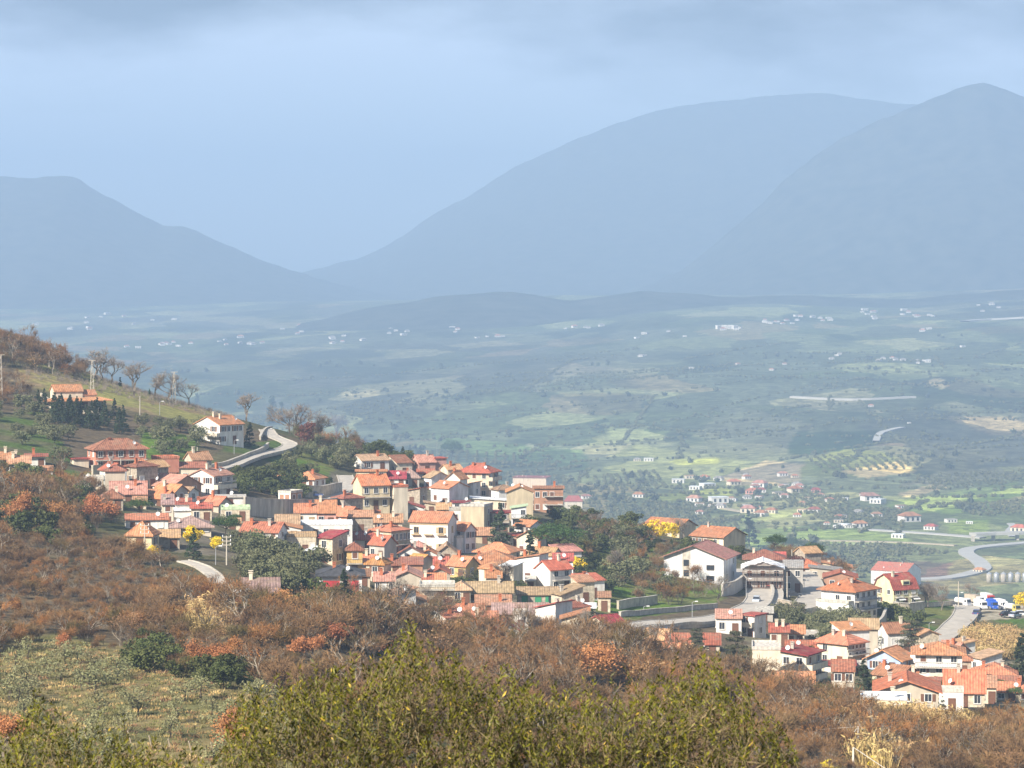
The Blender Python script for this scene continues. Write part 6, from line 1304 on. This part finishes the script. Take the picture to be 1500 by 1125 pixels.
# vineyard / orchard stakes
def stake(p, Hm, lean, label, group):
    m = MB(); m.tube((0,0,-0.3), (lean*Hm, 0.1, Hm), 0.075, 0.06, 5); m.lathe([(0.085,0),(0.085,0.1),(0.05,0.14)], 5, (lean*Hm, 0.1, Hm-0.08))
    tag(m.build('fence_stake', WOODP), label, 'stake', group).location = p
for (x, y, h_, l_) in [(33,1067,16,0.0),(127,1084,17,-0.25),(158,1080,12,-0.3),(193,1090,17,-0.35),(223,1095,16,-0.3),(250,1096,12,-0.3),(282,1104,16,-0.35),(314,1103,14,-0.35)]:
    p = hit(x, y); stake(p, h_/F*p.y, l_, 'leaning pale stake in the orchard row', 'orchard stakes')
for (x, y, h_, l_) in [(271,906,14,0.1),(285,908,15,0.15),(299,909,14,0.2),(313,911,13,0.25),(330,912,13,0.5),(258,902,12,0.1),(229,903,14,0.15)]:
    p = hit(x, y); stake(p, h_/F*p.y*1.15, l_, 'pale stake standing round the small dry clearing', 'clearing stakes')

# ------------------------------------------------------------------ vehicles
TYRE = mat('tyre', (0.03,0.03,0.03), 0.9, 0.1, 2.0)
def paint(k, c): return mat('paint_'+k, c, 0.35, 0.03, 1.0, spec=0.5)
def wheel(par, x, y, r_, w_=0.22):
    m = MB(); n_ = 12
    for (ra, a0, a1, mi) in ((r_, -w_/2, w_/2, 0), (r_*0.58, -w_/2-0.015, w_/2+0.015, 1)):
        vs_ = []
        for yy in (a0, a1):
            for i in range(n_): a = 2*math.pi*i/n_; vs_.append((ra*math.cos(a), yy, ra*math.sin(a)))
        m.add(vs_, [(i, (i+1) % n_, n_+(i+1) % n_, n_+i) for i in range(n_)]+[tuple(range(n_)), tuple(range(2*n_-1, n_-1, -1))], mi)
    o = ob('wheel', m.mesh('wheel', [TYRE, METAL]), par, (x, y, r_)); return o
def car(label, px, py, rz, col, dmin=240, sc_=1.0):
    p = hit(px, py, dmin); 
    for k in range(2):
        d_ = [math.hypot(p.x-a, p.y-b_) for a, b_, c in ROADPTS]; 
    t = thing('parked_car', label, 'car', p+Vector((0,0,0.25)), R(rz)); t.scale = (sc_,)*3
    pr = [(-2.0,0.35),(2.0,0.35),(2.05,0.62),(1.9,0.78),(0.95,0.9),(-1.75,0.95),(-2.05,0.8)]
    m = MB(); m.prism(pr, -0.83, 0.83); m.build('body', col, t)
    cb_ = [(-1.8,0.94),(1.0,0.90),(0.35,1.42),(-1.25,1.46)]
    m = MB(); m.prism(cb_, -0.72, 0.72); c_ = m.build('cabin', GLASS, t); m = MB(); m.prism([(-1.22,1.44),(0.34,1.40),(0.28,1.50),(-1.15,1.53)], -0.70, 0.70); m.build('car_roof', col, t)
    for x in (-1.25, 1.3):
        for y in (-0.78, 0.78): wheel(t, x, y, 0.32)
    for y in (-0.6, 0.6):
        m = MB(); m.box(1.98, 2.07, y-0.16, y+0.16, 0.6, 0.74); m.build('headlight', WHITE, t); m = MB(); m.box(-2.08, -1.98, y-0.14, y+0.14, 0.66, 0.8); m.build('tail_light', paint('tail', (0.4,0.02,0.02)), t)
    return t
car('small silver blue car driving round the main road bend', 1108, 884, -100, paint('silver', (0.45,0.5,0.56)))
car('dark car parked before the salmon pink villa', 191, 690, 5, paint('dark', (0.03,0.035,0.045)))
car('dark car parked at the wall by the concrete annex', 1162, 876, 10, paint('dark', (0.03,0.035,0.045)))
car('pale car parked up the side street', 1170, 852, 80, paint('silver', (0.45,0.5,0.56)))
car('white car on the lane under the stone pine', 833, 822, 15, paint('white', (0.75,0.75,0.75)))
car('blue car beside the white bungalow wall', 462, 730, 5, paint('navy', (0.05,0.08,0.2)))
car('black car at the yard edge beside silver car', 1476, 905, 20, paint('black', (0.015,0.015,0.018)))
car('silver grey car in middle of the yard edge row', 1487, 906, 50, paint('silver', (0.45,0.5,0.56)))
car('white car beyond silver car in the yard edge row', 1496, 904, 10, paint('white', (0.75,0.75,0.75)))
car('navy car parked by the truck yard entrance', 1431, 903, 70, paint('navy', (0.05,0.08,0.2)))
car('grey car parked on lane by red mesh fence', 1226, 1022, 70, paint('silver', (0.45,0.5,0.56)))
car('small red car under the scaffolded building', 1131, 868, 0, paint('red', (0.45,0.02,0.02)))
def truck(label, px, py, rz, cabc, boxc, L_=6.5, tank=False, dmin=240):
    p = hit(px, py, dmin); t = thing('truck', label, 'truck', p+Vector((0,0,0.1)), R(rz)); t.scale = (0.7,)*3
    m = MB(); m.box(-L_, 2.0, -0.45, 0.45, 0.75, 1.0); m.build('chassis', IRON, t)
    m = MB(); m.prism([(0.1,0.7),(2.2,0.7),(2.25,1.7),(2.0,2.9),(1.7,3.05),(0.1,3.15)], -1.2, 1.2); c_ = m.build('cab', cabc, t)
    m = MB(); m.prism([(2.27,1.75),(2.30,1.75),(2.06,2.75),(2.03,2.75)], -1.05, 1.05); m.build('windscreen', GLASS, c_)
    m = MB(); m.box(0.9, 1.75, -1.23, 1.23, 1.75, 2.6); m.build('side_window', GLASS, c_)
    m = MB(); m.box(2.2, 2.42, -1.2, 1.2, 0.45, 0.95); m.build('bumper', cabc, t)
    for y in (-0.9, 0.9):
        m = MB(); m.box(2.24, 2.34, y-0.2, y+0.2, 1.0, 1.2); m.build('headlight', WHITE, t)
    if tank:
        m = MB(); vs_ = []; n_ = 12
        for x in (-L_, -L_+0.3, -0.4, -0.1):
            r_ = 1.1 if x in (-L_+0.3, -0.4) else 0.7
            for i in range(n_): a = 2*math.pi*i/n_; vs_.append((x, r_*math.cos(a), 2.15+r_*math.sin(a)))
        m.add(vs_, [(k*n_+i, (k+1)*n_+i, (k+1)*n_+(i+1) % n_, k*n_+(i+1) % n_) for k in range(3) for i in range(n_)]+[tuple(range(n_)), tuple(range(4*n_-1, 3*n_-1, -1))]); m.build('tank', boxc, t)
    else:
        m = MB(); m.box(-L_, -0.15, -1.25, 1.25, 1.03, 3.5); m.box(-L_-0.04, -0.11, -1.28, 1.28, 3.5, 3.58); m.box(-L_-0.04, -0.11, -1.29, 1.29, 1.0, 1.12); m.build('cargo_box', boxc, t)
    for x in (1.25, -L_+1.0, -L_+2.3):
        for y in (-1.0, 1.0): wheel(t, x, y, 0.5, 0.3)
    return t
truck('white truck with red cab front at back of the yard', 1450, 884, -75, paint('red', (0.45,0.02,0.02)), WHITE)
truck('bright blue truck cab parked in the yard', 1455, 893, -80, paint('blue', (0.03,0.12,0.55)), paint('blue', (0.03,0.12,0.55)), 5.0)
truck('white box truck right of the blue truck', 1469, 893, -75, paint('white', (0.75,0.75,0.75)), WHITE, 6.0)
truck('beige tarpaulin truck behind the bare yard tree', 1433, 886, -60, paint('white', (0.75,0.75,0.75)), mat('tarpaulin', (0.45,0.38,0.3), 0.9, 0.1, 1.0), 7.0)
truck('small white van body at the yard front', 1438, 893, -70, paint('white', (0.75,0.75,0.75)), WHITE, 4.0)
mx_ = truck('yellow based concrete mixer with white drum at the yard edge', 1486, 898, -60, paint('yellow', (0.5,0.42,0.12)), WHITE, 5.0, True)
mx2 = truck('white tanker truck standing beside the buff pole', 1413, 889, -50, paint('white', (0.75,0.75,0.75)), WHITE, 4.5, True)
# excavator
p = hit(937, 815); t = thing('excavator', 'orange excavator with raised arm on the earth bank left of large white building', 'excavator', p, R(20)); EO = paint('excavator', (0.62,0.14,0.03))
for y in (-0.9, 0.9):
    m = MB(); m.prism([(-1.6,0.1),(1.6,0.1),(1.85,0.45),(1.6,0.8),(-1.6,0.8),(-1.85,0.45)], y-0.25, y+0.25); m.build('track', TYRE, t)
m = MB(); m.box(-1.7, 1.0, -1.1, 1.1, 0.85, 1.7); m.build('body', EO, t); m = MB(); m.prism([(0.0,1.71),(1.2,1.71),(1.1,2.7),(0.1,2.8)], -1.1, 0.0); m.build('cab', GLASS, t)
m = MB(); m.tube((-0.9,0.4,1.5), (-3.0,0.4,4.0), 0.25, 0.2, 5); m.build('boom', EO, t); m = MB(); m.tube((-3.0,0.4,4.0), (-4.3,0.4,2.2), 0.2, 0.15, 5); m.build('arm', EO, t); m = MB(); m.prism([(-4.7,1.3),(-3.9,1.3),(-3.8,2.1),(-4.4,2.3)], 0.0, 0.8); m.build('bucket', IRON, t)
# silos in the valley
for i in range(6):
    p = hit(1449+i*10.5, 853, 1350); t = thing('silo', 'pale cylindrical grain silo in the row beyond the truck yard', 'silo', p, 0, 'row of silos'); m = MB(); m.lathe([(2.1,-1),(2.1,6.2),(2.0,6.3)], 14); m.build('drum', METAL if i % 2 else CONC, t, True); m = MB(); m.lathe([(2.2,6.3),(1.1,7.2),(0.3,7.7),(0.3,8.0)], 14); m.build('cap', METAL, t)

# ------------------------------------------------------------------ houses of the valley
VW = {'w': WALL['white'], 'c': WALL['cream'], 'p': WALL['pink']}
_vh = {}
def vhouse(px, py, wpx, label, group, flat=False, wl='w', rm='orange', asp=0.5, dmin=1350):
    p = hit(px, py, dmin); W_ = wpx/F*p.y; k = (flat, wl, rm, asp)
    if k not in _vh:
        h_ = asp*0.62; rf = 'flat' if flat else 'hip'
        wm_ = wall_mesh(rf, -0.5, 0.5, 0.7, h_, 0.16, 0.15).mesh('wall', VW[wl]); m = MB()
        if flat: m.box(-0.52, 0.52, -0.02, 0.72, h_+0.002, h_+0.03)
        else: m.add([(-0.55,-0.05,h_),(0.55,-0.05,h_),(0.55,0.75,h_),(-0.55,0.75,h_),(-0.22,0.35,h_+0.2),(0.22,0.35,h_+0.2)], [(3,2,1,0),(0,1,5,4),(1,2,5),(2,3,4,5),(3,0,4)])
        wn_ = MB(); wn_.box(-0.06, 0.06, -0.012, -0.002, 0.06 if asp > 0.4 else 0.04, h_*0.8)
        _vh[k] = (wm_, m.mesh('roof', ROOF[rm]['X']), wn_.mesh('window', GLASS))
    a, b_, c_ = _vh[k]; t = thing('valley_house', label, 'house', p, R(random.uniform(-35, 35))-math.atan((px-750)/F), group); t.scale = (W_,)*3
    ob('wall', a, t); ob('roof', b_, t)
    for x in (-0.3, 0.0, 0.3): ob('window', c_, t, (x, 0, 0))
near = [(1337,765,28,0,'w','orange'),(1361,777,18,0,'w','red'),(1314,789,18,1,'w','metal'),(1194,752,18,0,'w','red'),(1168,758,12,0,'w','orange'),(1278,734,24,0,'w','pinkish'),(1282,738,20,1,'w','metal'),(1262,773,20,0,'w','orange'),(1234,773,16,1,'w','metal'),(1231,760,12,0,'c','orange'),(1244,774,12,1,'w','grey'),(1225,774,12,1,'w','metal'),(1217,735,12,0,'w','orange'),(1237,733,10,1,'w','metal'),(1195,722,14,0,'p','red'),(1168,722,20,0,'c','orange'),
        (1095,752,22,0,'c','pinkish'),(1112,757,18,0,'w','orange'),(1128,752,16,0,'c','orange'),(1055,737,26,1,'w','metal'),(1014,736,20,0,'w','pinkish'),(934,729,16,0,'w','orange'),(1017,718,16,1,'w','metal'),(993,708,18,1,'w','metal'),(1030,703,14,0,'w','orange'),(1040,715,20,1,'w','metal'),(1078,711,18,0,'c','orange'),(1110,714,20,0,'w','pinkish'),(1100,724,18,0,'p','orange'),(1115,722,14,0,'w','red'),(1096,702,12,0,'w','orange'),(1148,698,14,0,'w','pinkish'),(1490,780,22,0,'c','bright'),(1395,766,16,1,'w','grey'),(1432,840,16,0,'c','orange') ,(1420,768,10,1,'w','metal'),(1165,700,10,0,'c','orange'),(950,676,14,1,'w','metal'),(934,676,10,0,'c','grey'),(860,731,14,0,'w','pinkish')]
rs = np.random.default_rng(9)
for i in range(34):
    x, y = (rs.uniform(1000, 1190), rs.uniform(693, 760)) if i < 24 else (rs.uniform(1180, 1330), rs.uniform(718, 792))
    near.append((x, y, rs.uniform(8, 15), int(rs.uniform() < 0.35), ('w', 'w', 'c')[rs.integers(0, 3)], ('tan', 'pinkish', 'grey')[rs.integers(0, 3)]))
for (x, y, w_, fl, wl, rm) in near: vhouse(x, y, w_, 'small pale house on the sunlit near valley floor' if not fl else 'small white flat roofed building on the near valley floor', 'near valley houses' if not fl else 'near valley flat roofed buildings', bool(fl), wl, rm)
rs = np.random.default_rng(5); far = []
for (x, y, n_, sx, sy) in [(1070,481,5,18,3),(1140,473,9,30,4),(1190,468,8,30,5),(1280,460,9,40,7),(1350,462,5,30,6),(1230,523,3,18,4),(1310,526,5,24,3),(1360,528,5,28,3),(580,490,5,24,6),(490,500,8,26,5),(250,505,10,60,5),(180,470,8,60,10),(340,503,8,40,5),(730,495,4,30,4),(850,480,5,60,6),(940,520,2,10,3),(960,490,4,40,6),(640,480,4,40,8),(1440,450,4,30,8),(1410,508,1,2,2),(1275,595,1,2,2),(1332,620,1,1,1),(1370,485,3,30,6),(90,480,4,40,8),(430,480,4,30,12),(1120,540,4,60,10)]:
    for i in range(n_): far.append((x+rs.normal()*sx*0.6, y+rs.normal()*sy*0.6, rs.uniform(5, 9), rs.uniform() < 0.4))
def far_label(x, y):
    if y > 505: return ('pale farm building on the wooded rise across the valley', 'farms on the far rise')
    if x > 1030: return ('tiny pale house of the hazy far town', 'houses of the far town')
    if x > 450: return ('tiny pale farm faint on the hazy plain behind the village hilltop', 'farms on the hazy plain')
    return ('tiny pale house of the hazy hamlets under the smaller mountain', 'hamlets under the smaller mountain')
for (x, y, w_, fl) in far: vhouse(x, y, w_, far_label(x, y)[0], far_label(x, y)[1], fl, 'w', 'metal' if fl else random.choice(('pinkish', 'grey')))
for i in range(4): vhouse(1054+i*8, 482, 7.5, 'hazy white apartment block of the far town', 'far town blocks', True, 'w', 'metal', 1.1)

# ------------------------------------------------------------------ the olive-leaved bushes in front
LEAF1 = mat('fg_leaf', (0.07, 0.08, 0.005), 0.5, 0.2, 9.0, col2=(0.20, 0.185, 0.011), spec=0.25)
LEAF2 = mat('fg_leaf_yellow', (0.40, 0.27, 0.03), 0.5, 0.2, 14.0, spec=0.4)
LEAF3 = mat('fg_leaf_dark', (0.058, 0.06, 0.008), 0.5, 0.3, 14.0, spec=0.25)
FGB = mat('fg_bark', (0.19, 0.145, 0.075), 0.9, 0.25, 12.0, 0.3)
def bush(label, D0, outline, seed, nsh, base_px):
    """outline: (photo column, photo row) of the top edge; shoots rise from limbs to that edge and inside it"""
    rs = np.random.default_rng(seed); ox = (base_px-750)/F*D0; oz = gz(ox, D0); o = Vector((ox, D0, oz))
    t = thing('foreground_bush', label, 'bush', o)
    xs = [a for a, b_ in outline]; ys = [b_ for a, b_ in outline]; segs = []; LC = []; LD = []
    limbs = []
    nl_ = 11; x_lo, x_hi = xs[0], xs[-1]
    for i in range(nl_):
        u = x_lo+(x_hi-x_lo)*(i+0.5)/nl_; dy = rs.uniform(-1.0, 1.2); top = np.interp(u, xs, ys)+60
        e_ = np.array([(u-750)/F*(D0+dy), D0+dy, (HZ-top)/F*(D0+dy)])-np.array(o); p = np.array([rs.normal()*0.15, rs.normal()*0.15, -0.2])
        k = 5; prev = p
        for j in range(1, k+1):
            f_ = j/k; q_ = p+(e_-p)*np.array([f_**1.3, f_**1.3, f_**0.75])+rs.normal(size=3)*0.09*(j < k); segs.append((prev, q_, 0.06*(1-0.75*(j-1)/k), 0.06*(1-0.75*j/k))); limbs.append((prev, q_)); prev = q_
    L0 = np.array([l[0] for l in limbs]); L1 = np.array([l[1] for l in limbs])
    for s in range(nsh):
        u = rs.uniform(x_lo, x_hi); dy = rs.uniform(-1.3, 1.4); top = np.interp(u, xs, ys)+(vnoise(u+dy*60, dy*40, 22, seed)-0.35)*62+(vnoise(u, dy*60, 75, seed+3)-0.5)*40; D = D0+dy
        dep = rs.uniform(0, 1)**1.25*270
        tip_row = top+dep+rs.uniform(-6, 8) if s > nsh*0.16 else top+rs.uniform(-22, 8)
        tip = np.array([(u-750)/F*D, D, (HZ-tip_row)/F*D])-np.array(o)
        ln = rs.uniform(0.35, 0.75); d = np.array([rs.normal()*0.42, rs.normal()*0.4, 1.0]); d /= np.linalg.norm(d)
        root = tip-d*ln; dist = np.linalg.norm((L0+L1)/2-root, axis=1); j = np.argmin(dist); b0 = L0[j]+(L1[j]-L0[j])*rs.uniform(0, 1)
        mid = (root+b0)/2+np.array([0, 0, -0.05])
        if dist[j] < 1.2: segs.append((b0, mid, 0.006, 0.0045)); segs.append((mid, root, 0.0045, 0.0035))
        bend = root+(tip-root)*0.5+rs.normal(size=3)*0.03
        segs.append((root, bend, 0.0035, 0.0028)); segs.append((bend, tip, 0.0028, 0.0015))
        m_ = int(ln/0.0155); fr_ = np.linspace(0.02, 1.02, m_); pos = root+(tip-root)*fr_[:, None]
        ang = np.arange(m_)*1.9+rs.uniform(0, 6); side = np.stack([np.cos(ang), np.sin(ang), np.zeros(m_)], -1)+rs.normal(size=(m_, 3))*0.25
        dirn = side*0.75+d*0.85; dirn /= np.linalg.norm(dirn, axis=1, keepdims=True); LC.append(pos); LD.append(dirn)
    C = np.concatenate(LC); Dn = np.concatenate(LD); n_ = len(C); ll = (0.03+0.055*rs.uniform(0, 1, n_)**1.4)[:, None]; ww = ll*rs.uniform(0.24, 0.36, (n_, 1))
    r_ = rs.normal(size=(n_, 3)); sv = np.cross(Dn, r_); sv /= np.linalg.norm(sv, axis=1, keepdims=True); nv_ = np.cross(Dn, sv)
    V = np.stack([C, C+Dn*ll*0.45+sv*ww*0.5+nv_*ww*0.12, C+Dn*ll, C+Dn*ll*0.45-sv*ww*0.5+nv_*ww*0.12], 1).reshape(-1, 3)
    mi = rs.choice(3, n_, p=[0.56, 0.02, 0.42])
    cr = ob('foliage', npmesh('foliage', V, np.arange(n_*4).reshape(-1, 4), [LEAF1, LEAF2, LEAF3], mi), t); cr['kind'] = 'stuff'
    v_, f_ = segs_to_mesh(segs); ob('branches', npmesh('branches', v_, f_, FGB), t)
    return n_
nb = bush('large yellow green evergreen bush standing before the brown wood', 32.0, [(325,1085),(345,1045),(380,1022),(420,1008),(470,995),(540,985),(585,970),(603,938),(622,970),(650,960),(672,962),(700,992),(760,1008),(830,1006),(900,1012),(960,1005),(1000,985),(1030,972),(1048,970),(1068,1012),(1095,1012),(1115,1040),(1135,1065),(1150,1090),(1165,1120)], 5, 1650, 740)
nb += bush('lower dark evergreen bush standing before the grassy orchard', 30.0, [(-40,1085),(10,1090),(30,1062),(55,1040),(80,1062),(110,1075),(150,1085),(190,1082),(230,1098),(260,1112),(300,1118)], 6, 620, 110)
